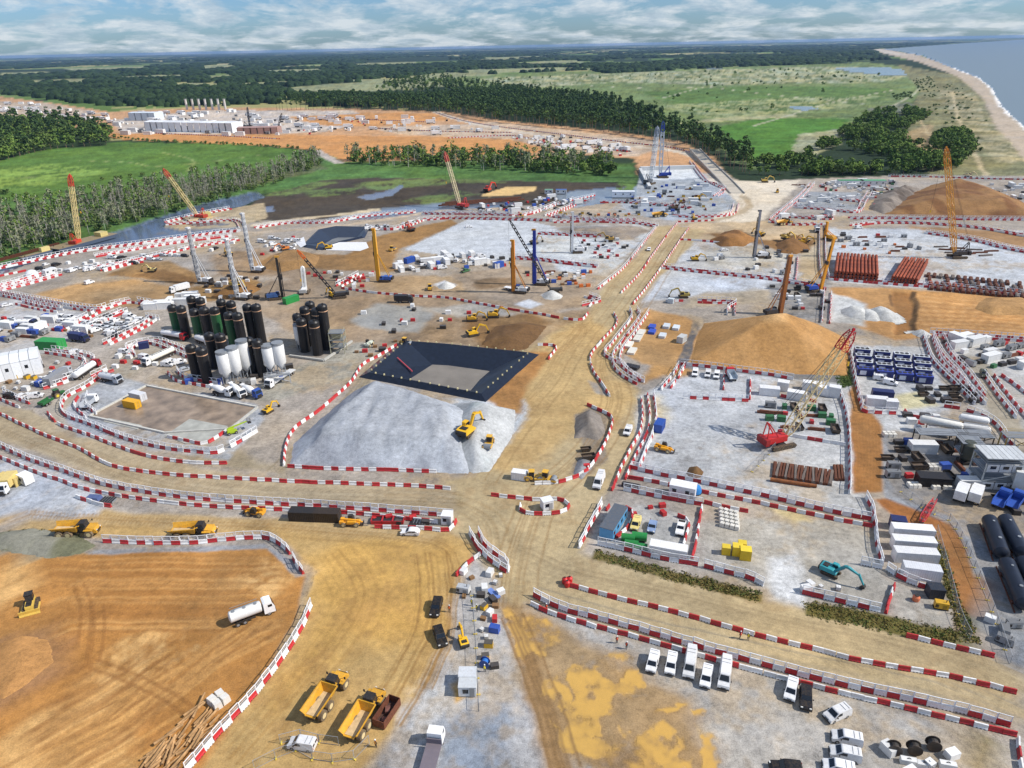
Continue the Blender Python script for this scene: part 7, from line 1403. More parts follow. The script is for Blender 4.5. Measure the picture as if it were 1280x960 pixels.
def tree_kind(kind, seed):
    rng = random.Random(seed*13+7)
    if kind == 'pine':
        h = 17; c = MB(); t = limbs(MB(), h*.95, .28, rng, 5, 2.2, .6)
        for _ in range(6): clump_crown(c, 16, rng.uniform(-1.6, 1.6), rng.uniform(-1.6, 1.6), h*rng.uniform(.58, .98), 1.9, 1.3, .8, rng)
        return t.mesh('trunk', BARK), c.mesh('crown', L_PINE)
    if kind == 'birch':
        h = 14; c = MB(); t = limbs(MB(), h*.95, .24, rng, 8, 2.4, .35)
        for _ in range(6): clump_crown(c, 12, rng.uniform(-1.7, 1.7), rng.uniform(-1.7, 1.7), h*rng.uniform(.45, .95), 1.6, 1.6, .6, rng)
        return t.mesh('trunk', PALE), c.mesh('crown', L_DEC if seed % 2 else L_GREY)
    if kind == 'dead':
        h = 11; t = limbs(MB(), h, .2, rng, 16, 2.3, .3); c = clump_crown(MB(), 10, 0, 0, h*.4, 1.4, 2.2, .4, rng)
        return t.mesh('trunk', DEADW), c.mesh('crown', L_GREY)
    if kind == 'shrub':
        c = MB(); t = limbs(MB(), 2.2, .15, rng, 5, 1.6, .2)
        for _ in range(4): clump_crown(c, 18, rng.uniform(-1.7, 1.7), rng.uniform(-1.7, 1.7), rng.uniform(1.4, 3.4), 1.8, 1.3, .6, rng)
        return t.mesh('trunk', BARK), c.mesh('crown', L_SHR)
    h = 11; c = MB(); t = limbs(MB(), h*.8, .32, rng, 6, 3, .3)
    for _ in range(8): clump_crown(c, 14, rng.uniform(-2.6, 2.6), rng.uniform(-2.6, 2.6), h*rng.uniform(.4, .9), 2.2, 1.7, .85, rng)
    return t.mesh('trunk', BARK), c.mesh('crown', L_DEC if seed % 3 else L_SHR)
TK = {}
def tree(kind, g, label, group, s=1.0, name=None):
    sd = random.randrange(4); k = (kind, sd)
    if k not in TK: TK[k] = tree_kind(kind, sd)
    r = obj(name or {'pine': 'pine_tree', 'birch': 'birch_tree', 'dead': 'bare_tree', 'shrub': 'shrub', 'broad': 'broadleaf_tree'}[kind], None, None, g, (0, 0, random.random()*6.28), label=label, category='tree' if kind != 'shrub' else 'shrub', group=group)
    f = s*random.uniform(.78, 1.22); r.scale = (f, f, f*random.uniform(.9, 1.1)); obj('trunk', TK[k][0], r); obj('crown', TK[k][1], r); return r
def inside(P, x, y): return _dist(P, x, y, True)[1]
def scatter(pts, n, px=True, seed=0, nearest=False):
    P = np.array([G(*p)[:2] for p in pts]); rg = np.random.default_rng(seed); lo, hi = P.min(0), P.max(0); out = np.zeros((0, 2))
    for _ in range(60):
        q = rg.uniform(lo, hi, (n*2, 2)); q = q[inside(P, q[:, 0], q[:, 1])]; out = np.concatenate([out, q])
        if len(out) >= n: break
    return out[:n]
def wood(name, kinds, Q, label, s=1.0, smin=.75, smax=1.25, crown_only=True, matl=None, seed=0, zs=1.0):
    """a wood that reads as one mass: crowns (and trunks) merged into one mesh"""
    rg = np.random.default_rng(seed); groups = {}
    for p in Q: groups.setdefault((kinds[rg.integers(len(kinds))], int(rg.integers(3))), []).append(p)
    VV, FF, off, MI = [], [], 0, []
    mats = []
    for k, ps in groups.items():
        if k not in TK: TK[k] = tree_kind(*k)
        for me in (TK[k][:] if not crown_only else TK[k][1:]):
            v = np.empty(len(me.vertices)*3); me.vertices.foreach_get('co', v); v = v.reshape(-1, 3)
            me.calc_loop_triangles(); t = np.empty(len(me.loop_triangles)*3, np.int32); me.loop_triangles.foreach_get('vertices', t); t = t.reshape(-1, 3)
            mt = matl or me.materials[0]
            if mt not in mats: mats.append(mt)
            ps_ = np.array(ps); n = len(ps_); rr = np.random.default_rng(seed+len(ps)); a = rr.uniform(0, 6.28, n); sc = rr.uniform(smin, smax, n)*s
            X = v[None, :, :]*sc[:, None, None]; x = X[..., 0]*np.cos(a)[:, None]-X[..., 1]*np.sin(a)[:, None]+ps_[:, :1]; y = X[..., 0]*np.sin(a)[:, None]+X[..., 1]*np.cos(a)[:, None]+ps_[:, 1:2]
            VV.append(np.stack([x, y, X[..., 2]*zs], -1).reshape(-1, 3)); FF.append((t[None]+(np.arange(n)*len(v))[:, None, None]).reshape(-1, 3)+off); off += n*len(v); MI.append(np.full(n*len(t), mats.index(mt)))
    V, F = np.concatenate(VV).astype(np.float32), np.concatenate(FF).astype(np.int32); return raw(name, V, F, mats, np.concatenate(MI), label)
def raw(name, V, F, mats, MI, label):
    me = bpy.data.meshes.new(name); me.vertices.add(len(V)); me.vertices.foreach_set('co', V.ravel()); me.loops.add(F.size); me.loops.foreach_set('vertex_index', F.ravel().astype(np.int32)); me.polygons.add(len(F))
    me.polygons.foreach_set('loop_start', np.arange(0, F.size, 3, dtype=np.int32)); me.polygons.foreach_set('loop_total', np.full(len(F), 3, np.int32)); me.polygons.foreach_set('material_index', MI.astype(np.int32))
    for m in mats: me.materials.append(m)
    me.update(calc_edges=True); return obj(name, me, kind='stuff', label=label)
def gaps(q, thr=.44): return q[fbm(q[:, 0], q[:, 1], 45, 4, 90) > thr]
def edge_pts(pts, step, jit): 
    C = catmull([G(*p) for p in pts], step); return C+np.random.default_rng(5).uniform(-jit, jit, C.shape)
# pine wood beside the second site
PW = [(345,128),(420,124),(500,126),(600,119),(640,114),(700,120),(770,130),(880,168),(930,196),(940,206),(925,214),(897,199),(850,178),(760,163),(620,150),(560,140),(440,135)]
for i, p in enumerate(edge_pts([(345,138),(440,136.5),(560,141.5),(620,151.5),(760,165),(850,179.5),(897,200),(928,216)], 7.5, 2.5)): tree('pine', (p[0], p[1], 0), 'tall bare-stemmed pine along the front edge of the dark wood', 'pines at the edge of the wood', 1.12)
wood('pine_wood', ['pine', 'pine', 'broad'], scatter(PW, 2400, seed=1), 'dark pine wood curving behind the second site', 1.05, seed=1)
wood('pine_wood', ['pine', 'broad'], scatter([(470,112),(500,100),(560,98),(600,106),(640,112),(600,119),(520,120)], 300, seed=2), 'dark wood standing on the left of the marsh', 1.2, seed=2)
# left wood
wood('mixed_wood', ['broad', 'pine', 'broad'], scatter([(-80,205),(-60,160),(0,152),(80,152),(145,168),(132,181),(60,186),(20,196),(-20,212)], 620, seed=3), 'dark green wood at the left edge above the meadow', 1.15, seed=3)
for p in edge_pts([(-10,206),(20,196),(60,187),(100,183),(135,181)], 9, 3): tree('broad', (p[0], p[1], 0), 'dark round tree on the front edge of the left wood', 'trees edging the left wood', 1.1)
# bare grey trees along the river
for i, p in enumerate(scatter([(-30,300),(0,278),(120,256),(330,215),(398,197),(404,206),(330,234),(150,280),(0,318)], 150, seed=4)): tree('dead', (p[0], p[1], 0), 'bare grey tree in the strip of dead trees beside the river', 'bare grey trees by the river', 1.0)
wood('riverside_scrub', ['shrub', 'dead', 'shrub', 'birch'], scatter([(-60,310),(-20,272),(120,248),(330,212),(400,196),(404,206),(330,236),(150,284),(0,326)], 1000, seed=5), 'grey-green scrub between the meadow and the river', .85, crown_only=False, matl=None, seed=5)
# tree strip in the middle
for i, p in enumerate(scatter([(432,199),(560,196),(660,198),(765,206),(768,217),(640,215),(440,206)], 110, seed=6)): tree('birch', (p[0], p[1], 0), 'pale-trunked birch in the tree strip behind the dark mud', 'birches behind the dark mud', 1.05)
wood('thicket', ['shrub', 'shrub', 'broad'], scatter([(432,199),(560,195),(660,197),(768,205),(770,220),(700,218),(560,210),(440,205)], 330, seed=7), 'green thicket under the birches behind the dark mud', .95, seed=7)
g_ = G(646,203); tree('broad', g_, 'single taller round tree in the birch strip', None, 1.35)
# dark scrub and pines beside the dunes
DS = [(935,206),(1000,201),(1025,184),(1062,160),(1090,142),(1140,138),(1160,148),(1135,160),(1128,180),(1160,185),(1175,165),(1210,168),(1218,188),(1195,212),(1120,218),(1000,221),(935,221)]
wood('dune_scrub', ['shrub', 'broad', 'broad'], gaps(scatter(DS, 2900, seed=8)), 'dense dark green scrub between the marsh and the dunes', .82, seed=8, matl=None)
for p in edge_pts([(935,218),(1000,219),(1060,218),(1120,217),(1180,214)], 8, 3): tree('broad', (p[0], p[1], 0), 'round dark tree along the front edge of the dune scrub', 'trees edging the dune scrub', .85)
wood('dune_bushes', ['shrub'], np.concatenate([scatter([(1140,100),(1165,95),(1170,110),(1150,118)], 60, seed=9), scatter([(1150,110),(1200,105),(1260,190),(1200,200),(1165,150)], 70, seed=10), scatter([(1115,118),(1140,116),(1140,124),(1118,125)], 40, seed=11)]), 'scattered low bushes on the dunes', .8, seed=9)
wood('marsh_bushes', ['shrub', 'broad'], np.concatenate([scatter([(600,100),(1000,86),(1100,100),(1080,130),(900,150),(800,130)], 70, seed=12), edge_pts([(860,142),(930,140),(960,138)], 30, 12), edge_pts([(1040,98),(1100,96)], 25, 10), edge_pts([(900,108),(1000,100),(1080,97)], 50, 12)]), 'scattered dark bushes on the marsh', .9, seed=12)
wood('meadow_hedge', ['shrub'], np.concatenate([edge_pts([(140,172),(200,178),(280,181),(370,186)], 7, 3), scatter([(0,240),(100,225),(300,200),(350,200),(120,248),(0,258)], 30, seed=14)]), 'low hedge line along the far edge of the bright meadow', .8, seed=13)
# far woods to the horizon
def far_woods():
    rg = np.random.default_rng(21); n = 36000; a = np.radians(rg.uniform(-41, 41, n)); r = np.exp(rg.uniform(math.log(1450), math.log(17000), n)); x, y = r*np.sin(a), r*np.cos(a)
    d = fbm(x, y*.6, 900, 4, 70)+(fbm(x, y, 260, 3, 71)-.5)*.4; pad = .53-.05*np.clip((r-2500)/4000, 0, 1); keep = d > pad
    for P in FIELDS+([(640,92),(800,85),(1000,79),(1085,76),(1200,84),(1300,230),(1000,230),(880,170),(770,128),(640,112),(560,106),(520,98)], [(-150,112),(0,116),(60,124),(140,136),(440,133),(560,138),(900,190),(900,230),(-200,230)], [(1085,62),(1115,60),(1200,53),(1400,45),(1400,300),(1200,120)], [(360,118),(440,104),(640,96),(640,112),(540,120)]):
        Pw = np.array([G(*p)[:2] for p in P]); keep &= ~inside(Pw, x, y)
    bands = [scatter(p, k, seed=30+i) for i, (p, k) in enumerate((([(-60,104),(100,108),(235,110),(345,112),(350,130),(240,134),(140,134),(60,122),(-60,114)], 1500), ([(760,84),(900,70),(1000,68),(1040,72),(1000,80),(860,87)], 900), ([(860,84),(1000,76),(1060,74),(1050,79),(960,83)], 300), ([(740,88),(830,84),(840,88),(760,92)], 200)))]
    x = np.concatenate([x[keep]]+[b[:, 0] for b in bands]); y = np.concatenate([y[keep]]+[b[:, 1] for b in bands]); r = np.hypot(x, y)
    ok = r < 17500; x, y, r = x[ok], y[ok], r[ok]; n = len(x)
    base = np.array([(0, 0, 1), (.9, 0, .62), (.28, .86, .7), (-.73, .53, .58), (-.73, -.53, .68), (.28, -.86, .6), (1.05, .3, 0), (.1, 1.1, 0), (-1.0, .5, 0), (-.7, -.85, 0), (.5, -1.0, 0)])
    tri = np.array([(0, 1, 2), (0, 2, 3), (0, 3, 4), (0, 4, 5), (0, 5, 1), (1, 6, 2), (2, 6, 7), (2, 7, 3), (3, 7, 8), (3, 8, 4), (4, 8, 9), (4, 9, 5), (5, 9, 10), (5, 10, 1), (1, 10, 6)])
    w_ = np.clip(r*.0042, 5, 60)*rg.uniform(.7, 1.5, n); hz = rg.uniform(9, 15, n); th = rg.uniform(0, 6.28, n); B = base[None]*(1+rg.uniform(-.25, .25, (n, len(base), 1)))
    X = (B[..., 0]*np.cos(th)[:, None]-B[..., 1]*np.sin(th)[:, None])*w_[:, None]+x[:, None]; Y = (B[..., 0]*np.sin(th)[:, None]+B[..., 1]*np.cos(th)[:, None])*w_[:, None]+y[:, None]
    V = np.stack([X, Y, B[..., 2]*hz[:, None]], -1).reshape(-1, 3).astype(np.float32); F = (tri[None]+(np.arange(n)*len(base))[:, None, None]).reshape(-1, 3)
    raw('far_woodland', V, F, [L_DARK], np.zeros(len(F)), 'far woods and hedges stretching to the horizon')
far_woods()
# scrub on the verges
def verge(name, pts, n, label, seed, m=None):
    rng = random.Random(seed); mb = MB()
    for p in scatter(pts, n, seed=seed): clump_crown(mb, 7, p[0], p[1], .06, .7, .16, .17, rng, .1)
    me = mb.mesh(name, m or L_SCR); return obj(name, me, kind='stuff', label=label)
verge('verge_scrub', [(745,686),(800,702),(860,716),(952,740),(948,752),(850,729),(742,698)], 380, 'brown and green scrub strip below the blue cabin compound', 41)
verge('verge_scrub', [(1003,752),(1060,757),(1150,779),(1222,792),(1225,806),(1130,796),(1005,769)], 350, 'brown and green scrub strip below the teal excavator', 42)
verge('bank_scrub', [(1160,660),(1182,690),(1200,750),(1225,802),(1198,794),(1178,720)], 380, 'scrub on the bank beside the white containers', 43)
verge('bank_scrub', [(1040,450),(1062,447),(1066,482),(1048,486)], 260, 'dark green scrub patch right of the sand mound', 44, L_SHR)
verge('bank_scrub', [(0,664),(40,660),(95,668),(120,682),(90,692),(0,688)], 90, 'tufts on the bank at the left of the sand field', 45)
# ================================================================== small things
KIND = {
 'w': ('white_box', 'white storage box', 'box', lambda: misc_box((230, 230, 228), 2.2, 1.5, 1.4)), 'W': ('site_container', 'white container', 'container', lambda: container((232, 232, 230), 6, 2.5, 2.6, False)), 'b': ('blue_crate', 'blue storage box', 'box', lambda: misc_box((46, 84, 170), 2.4, 1.6, 1.5)), 'y': ('plant_box', 'yellow plant box', 'box', lambda: misc_box((222, 176, 44), 2.0, 1.4, 1.3, (90, 86, 80))), 'k': ('machine_case', 'dark machine box', 'box', lambda: misc_box((48, 46, 46), 2.4, 1.6, 1.2, (70, 66, 64))), 'r': ('red_crate', 'red box', 'box', lambda: misc_box((186, 40, 44), 1.8, 1.2, 1.1)), 'p': ('pallet_stack', 'stack of brown pallets', 'pallets', lambda: pallet_stack((140, 106, 70), 1.6, 1.2, 6)), 'i': ('liquid_container', 'white caged liquid tank', 'tank', lambda: ibc()), 's': ('bulk_bags', 'group of white bulk bags', 'bags', lambda: bags((226, 222, 212), (3, 2))), 'g': ('green_crate', 'green plant box', 'box', lambda: misc_box((48, 110, 66), 2.2, 1.5, 1.4)), 'm': ('power_unit', 'grey power unit', 'generator', lambda: genset((150, 152, 154), (120, 122, 124), 3.2, 1.5, 1.8)), 't': ('lighting_tower', 'mobile lighting tower', 'lighting tower', light_tower), 'd': ('waste_skip', 'dark waste skip', 'skip', lambda: skip((60, 52, 46))), 'o': ('orange_crate', 'orange box', 'box', lambda: misc_box((214, 112, 44), 1.8, 1.3, 1.2)), 'R': ('pile_bundle', 'bundle of rusty steel', 'steel', lambda: [P_('bar_bundle', MB().box((0, 0, .3), (5, 1.0, .5)).box((.3, .1, .7), (4.4, .7, .3)), RUST())]),
 'v': ('panel_van', 'white van', 'van', car_kind('van', Wc)[1]), 'c': ('parked_car', 'pale car', 'car', car_kind('car', (206, 210, 214))[1]), 'K': ('parked_car', 'dark car', 'car', car_kind('suv', Kc)[1]), 'Q': ('lorry', 'white lorry', 'lorry', lambda: lorry('box', Wc, Wc, 8)), 'Y': ('excavator', 'small yellow excavator', 'excavator', lambda: excavator((226, 176, 50), 1.0))}
def clutter(where, pts, n, kinds, seed, rz=None, s=1.0):
    q = scatter(pts, int(n*1.35), seed=seed); rg = random.Random(seed); got = []
    b0 = random.Random(seed).choice((.1, -.2, .35, -.05)); ca, sa = math.cos(b0), math.sin(b0)
    for p in q:
        v = round((-p[0]*sa+p[1]*ca)/(4.2*s))*4.2*s; u = p[0]*ca+p[1]*sa; p = np.array((u*ca-v*sa, u*sa+v*ca)) if s > .9 else p      # yards keep their stores in rows
        if all((p[0]-g[0])**2+(p[1]-g[1])**2 > (2.4*s)**2 for g in got): got.append(p)
    got.sort(key=lambda p: p[0]/p[1]); by = {}
    for p in got: by.setdefault(rg.choice(kinds), []).append(p)
    for k, ps in by.items():
        nm, look, cat, fn = KIND[k]
        for i, p in enumerate(ps):
            lb = ('%s %s' % (look, where)) if len(ps) == 1 else ('%s %s from the left %s' % (ORD[i], look, where)) if i < len(ORD) else ('%s %s' % (look, where))
            place(nm, ('small', k), fn, (p[0], p[1], 0), rg.choice((0, 0, math.pi/2))+rg.gauss(0, .06 if s > .9 else .4)+b0, lb, cat, 'small things '+where, s*rg.uniform(.8, 1.15))
for a in (
 ('in the left edge yard', [(0,400),(60,397),(110,397),(128,408),(110,425),(60,424),(0,425)], 46, 'wWWbkrvWmcpR', 101), ('below the white temporary building', [(50,456),(98,450),(88,462),(50,484),(0,495),(0,482)], 34, 'wkibwpyr', 102), ('in the parking left of the silos', [(95,412),(160,393),(185,400),(150,424)], 20, 'vcKcw', 103), ('behind the silo cluster', [(165,382),(240,371),(250,380),(180,390)], 16, 'WWkw', 104), ('under the batching plant silos', [(235,478),(300,488),(372,470),(380,452),(330,445),(270,445)], 34, 'kmwkb', 105),
 ('in the processing plant', [(1112,548),(1190,560),(1230,575),(1225,600),(1190,612),(1140,610),(1112,600)], 60, 'kkRrbWpdmiRs', 106), ('behind the processing plant', [(1125,525),(1180,522),(1195,530),(1140,535)], 14, 'bkrw', 107), ('at the right edge of the plant', [(1250,575),(1290,580),(1290,650),(1240,645)], 26, 'kRkdrw', 108), ('in the east compound', [(1182,426),(1285,432),(1285,456),(1222,462),(1198,447)], 44, 'wkrWkRgWm', 109), ('below the blue generators', [(1148,484),(1200,480),(1222,505),(1180,508),(1130,503)], 16, 'kkd', 110), ('behind the red crane', [(950,506),(1045,512),(1050,540),(1000,540),(955,528)], 26, 'kRmgrd', 111), ('in the orange pipe yard', [(1040,292),(1130,296),(1150,312),(1110,318),(1045,312)], 30, 'rRowkm', 112),
 ('beside the blue piling rig', [(655,338),(745,340),(735,362),(700,358),(660,346)], 44, 'kbwoRrp', 113), ('in the grey drilling yard', [(720,300),(792,298),(770,325),(730,322)], 26, 'kwrw', 114), ('along the bottom of the concrete apron', [(500,328),(560,318),(645,324),(640,334),(560,336),(490,342)], 50, 'wWWbvrk', 115), ('in the far parking', [(600,257),(700,246),(740,250),(700,262),(640,268),(600,266)], 60, 'cKWvkbwr', 116), ('in the dock yard', [(800,236),(880,226),(900,245),(885,268),(800,270),(770,264)], 60, 'ykWbRm', 117), ('by the far trees on the right', [(985,231),(1120,226),(1115,240),(1090,262),(1078,240),(1000,238)], 60, 'kwrgWRv', 118), ('along the far right barriers', [(965,268),(1040,267),(1040,274),(968,275)], 18, 'Wwrk', 119), ('beside the river barriers', [(50,332),(130,325),(300,302),(300,310),(170,336),(60,346)], 34, 'cvwwK', 120),
 ('at the left end of the second site', [(0,128),(60,132),(120,146),(60,150),(0,142)], 34, 'WQkw', 121, 0, 1.8), ('around the long white hall', [(140,155),(190,140),(290,138),(360,150),(400,163),(350,172),(150,168)], 80, 'WWwQkm', 122, 0, 1.9), ('on the orange ground of the second site', [(400,150),(540,145),(640,165),(560,170),(420,165)], 40, 'WkQw', 123, 0, 1.6), ('in the pale yard of the second site', [(640,172),(700,170),(780,182),(790,196),(690,190)], 70, 'WwvkrQ', 124, 0, 1.3), ('beside the dunes', [(1225,230),(1285,233),(1285,250),(1262,250)], 18, 'WwkW', 125), ('left of the lined lagoon', [(440,440),(470,432),(500,426),(480,440),(452,450)], 12, 'rkp', 126), ('on the mud by the black crane boom', [(380,340),(470,342),(450,362),(395,350)], 24, 'rkwr', 127), ('beside the small lined pool', [(320,300),(380,292),(372,312),(330,318)], 20, 'cwvr', 128), ('behind the small lined pool', [(455,284),(520,279),(528,276),(460,290)], 18, 'cKv', 129), ('under the white drilling rigs', [(235,350),(320,345),(330,372),(280,378)], 24, 'kmwk', 130), ('on the gravel by the far rig', [(880,310),(960,318),(1000,325),(990,345),(900,335)], 12, 'kwm', 131), ('in the excavated pit', [(890,300),(1015,300),(1010,320),(950,318)], 10, 'kkY', 132), ('behind the sand mound', [(960,360),(1035,355),(1035,395),(985,392)], 22, 'krwkd', 133), ('on the wet brown ground', [(440,380),(640,392),(700,398),(640,402),(480,420)], 14, 'rkYw', 134), ('in the bottom right corner', [(1100,930),(1190,935),(1190,960),(1100,955)], 10, 'kdwi', 135),
 ('on the gravel strip below the junction', [(578,716),(628,716),(624,765),(622,835),(606,850),(598,770),(574,745)], 34, 'wiykbrpiw', 136, None, .75), ('in the yard of the teal excavator', [(1005,728),(1060,738),(1040,748),(1005,742)], 7, 'wiw', 137, None, .8), ('behind the orange containers of the far road', [(700,266),(800,268),(800,274),(700,274)], 30, 'oykkb', 138), ('in the wet yard corner of the plant', [(1230,775),(1268,780),(1270,815),(1245,800)], 8, 'wkm', 139, None, .8), ('beside the left barriers at the junction', [(460,646),(545,650),(540,656),(462,653)], 8, 'rkk', 140, None, .8), ('in the curved barrier', [(722,570),(745,560),(740,580),(722,590)], 6, 'rkd', 141), ('at the left of the second site hall', [(60,140),(180,142),(190,160),(130,164),(60,150)], 30, 'WwQk', 143, 0, 1.6), ('on the gravel of the far grey yard', [(1000,242),(1080,244),(1072,262),(990,257)], 16, 'Wwrv', 144), ('right of the long white hall', [(300,150),(420,145),(470,155),(400,168),(310,166)], 44, 'WwkQr', 145, 0, 1.6), ('along the silo track', [(120,440),(200,440),(215,460),(150,470)], 10, 'wvr', 146), ('in the blue cabin compound', [(775,640),(840,632),(848,645),(800,648)], 6, 'wwr', 142, None, .8)): clutter(*a)
# rows of boxes one can count
for i in range(8): put('waste_bin', 'bin_k', lambda: misc_box((36, 36, 38), .9, .8, 1.1, (54, 54, 56)), (779+i*2.6,608+i*.5), (780+i*2.6,607+i*.5), '%s small black bin from the left at the top of the blue cabin compound' % ORD[i], 'bin', 'row of black bins')
for i in range(4):
    for j in range(5): put('bulk_bag', 'bag1', lambda: bags((224, 220, 210), (1, 1)), (902+i*6.2+j*-.8,660-j*4.6+i*1.5), (903+i*6.2,655-j*4.6+i*1.5), '%s white sack from the left in the %s row of the grey yard' % (ORD[i], ORD[j]), 'sack', 'rows of white sacks', 1.05)
for i, (x, y, s) in enumerate(((907,691,1.0), (921,692,1.2), (931,697,1.3), (927,686,1.0))): put('yellow_bin', 'ybin', lambda: misc_box((232, 196, 40), 1.8, 1.6, 1.9, (236, 206, 60)), (x-4,y), (x+4,y+1), '%s yellow bin from the left behind the fenced barrier' % ORD[i], 'bin', 'yellow bins', s)
for i, (x, y, s) in enumerate(((785,676,1.0), (799,675,1.1), (789,684,1.0), (801,687,.9))): put('green_tank', 'gtank', lambda: [P_('tank', MB().cyl((0, 0, 1.0), .9, 3.0, 'x', 12), paint((34, 130, 62), .06), None, True), P_('cradle', MB().box((-.9, 0, .3), (.3, 1.6, .6)).box((.9, 0, .3), (.3, 1.6, .6)), DARK())], (x-4,y), (x+4,y+1), '%s green tank from the left in the blue cabin compound' % ORD[i], 'tank', 'green tanks', s)
for i in range(3): put('framed_panel', 'fpan', lambda: [P_('frame', MB().box((0, 1.1, .5), (2.6, .15, .9)).box((0, -1.1, .5), (2.6, .15, .9)).box((1.3, 0, .503), (.15, 2.2, .9)).box((-1.3, 0, .503), (.15, 2.2, .9)), paint((176, 36, 44))), P_('panel', MB().box((0, 0, .6), (2.5, 2.1, .1)), paint((40, 40, 44)))], (466+i*13,652), (478+i*13,652), '%s red-framed dark panel from the left behind the short barrier' % ORD[i], 'panel', 'red-framed panels')
for (x, y, lb) in ((524,653,'dark slatted rack right of the red-framed panels'), (136,626,'black slatted rack beside the left lane')): put('slatted_rack', 'rack', lambda: [P_('slat', MB().box((-1.4+k*.7, 0, .6), (.45, 2.2, .12)), paint((34, 36, 42))) for k in range(5)]+[P_('stand', MB().box((0, 0, .28), (3.2, 1.8, .5)), STEEL())], (x-8,y), (x+8,y+1), lb, 'rack', 'slatted racks')
put('tarpaulin_stack', 'tarp', lambda: [P_('cover', MB().box((0, 0, .5), (3.6, 2.0, 1.0), taper=.85), paint((86, 104, 150), .1)), P_('pallet', MB().box((0, 0, .06), (3.8, 2.2, .12)), paint((140, 106, 70)))], (110,624), (126,625), 'blue tarpaulin stack beside the left lane', 'stack')
put('open_skip', 'rskip', lambda: [P_('side', MB().box((0, y*1.05, 1.0), (5.2, .1, 1.6)), RUST()) for y in (-1, 1)]+[P_('end', MB().box((x*2.6, 0, 1.0), (.1, 2.1, 1.6)), RUST()) for x in (-1, 1)]+[P_('floor', MB().box((0, 0, .25), (5.1, 2.0, .12)), mat('rust_red', (78, 56, 48), .9, vary=.3)), P_('scrap', MB().box((.6, .2, .6), (1.2, .8, .7), rz=.5).box((-1.2, -.3, .5), (.9, .9, .5), rz=.2), mat('scrap', (120, 80, 70), .8, vary=.4))], (474,910), (494,880), 'rusty open skip right of the right-hand dump truck', 'skip')
put('hose_reel', 'reel', lambda: drum_reel((60, 90, 160)), (603,832), (609,833), 'blue hose reel on the gravel strip', 'reel'); put('blue_sheets', 'bsheet', lambda: [P_('sheet', MB().box((0, 0, .1+k*.12), (3.2, 1.2, .08), rz=k*.02), paint((110, 140, 206))) for k in range(3)], (612,738), (622,748), 'pale blue sheets lying on the gravel strip', 'sheets')
put('igloo_tent', 'igloo', lambda: [P_('dome', MB().lathe([(3.2, 0), (3.0, 1.2), (2.2, 2.3), (.8, 2.9)], 16), paint((236, 238, 240)), None, True), P_('doorway', MB().box((3.0, 0, .9), (.5, 1.2, 1.8)), DARK())], (36,346), (44,343), 'white dome tent beside the river barriers', 'tent')
put('blue_dome', 'bdome', lambda: [P_('cover', MB().lathe([(1.5, 0), (1.5, 1.0), (1.1, 1.8), (.3, 2.1)], 14), paint((40, 130, 200)), None, True), P_('base', MB().lathe([(1.6, 0), (1.6, .2)], 14), DARK())], (866,615), (872,616), 'round blue cover beside the white ribbed cabin', 'cover')
for i, (x, y) in enumerate(((1116,940), (1141,940), (1165,935))): put('cable_drum', ('drum', i), lambda: [P_('flange', MB().cyl((0, .5, 1.0), 1.0, .1, 'y', 16), paint((70, 60, 52))), P_('flange', MB().cyl((0, -.5, 1.0), 1.0, .1, 'y', 16), paint((70, 60, 52))), P_('winding', MB().cyl((0, 0, 1.0), .7, .9, 'y', 14), DARK())], (x-5,y), (x+5,y+2), '%s dark cable drum from the left, bottom right' % ORD[i], 'drum', 'cable drums', 1.1)
for i, (x, y) in enumerate(((1135,953), (1155,958), (1184,958))): put('concrete_block', 'cblock', lambda: [P_('block', MB().box((0, 0, .45), (2.4, .9, .9), taper=.95), paint((226, 226, 224))), P_('lifting_eye', MB().bar((-.3, 0, .9), (0, 0, 1.1), .04).bar((0, 0, 1.1), (.3, 0, .9), .04), DARK())], (x-8,y-1), (x+8,y+2), '%s white block from the left at the bottom right edge' % ORD[i], 'block', 'white blocks')
for i, (x, y) in enumerate(((706,729), (712,728), (709,733))): put('water_butt', 'butt', lambda: [P_('drum', MB().lathe([(.5, 0), (.6, .3), (.6, 1.2), (.3, 1.5)], 12), paint((200, 36, 40)), None, True), P_('cap', MB().lathe([(.2, 1.5), (.2, 1.6)], 8), DARK())], (x-2,y), (x+2,y), '%s red drum at the start of the long road barrier' % ORD[i], 'drum', 'red drums')
m_ = lattice(MB(), (-5, 0, 1.0), (5, 0, 1.6), 1.2, .8, 9, .07); put('striped_mast', 'smast', lambda: [('lattice', m_.mesh('lattice', paint((206, 60, 66)))), P_('stand', MB().box((-4, 0, .5), (.4, 1, 1)).box((3.5, 0, .7), (.4, 1, 1.4)), STEEL())], (1149,657), (1168,630), 'red lattice mast lying beside the brown bank', 'mast')
put('mixing_machine', 'mixm', lambda: genset((214, 214, 210), (180, 184, 188), 2.6, 1.4, 1.5), (574,739), (585,741), 'white machine at the top of the gravel strip', 'machine'); put('orange_drum', 'odrum', lambda: [P_('drum', MB().lathe([(.6, 0), (.7, .4), (.7, .9), (.4, 1.3)], 12), paint((214, 120, 80)), None, True), P_('rim', MB().lathe([(.45, 1.3), (.45, 1.4)], 12), DARK())], (1142,750), (1147,751), 'orange drum beside the small dark container', 'drum'); put('yellow_generator', 'ygen', lambda: genset((226, 176, 40), (206, 160, 40), 2.4, 1.3, 1.5), (1170,759), (1181,761), 'yellow generator beside the scrub bank', 'generator')
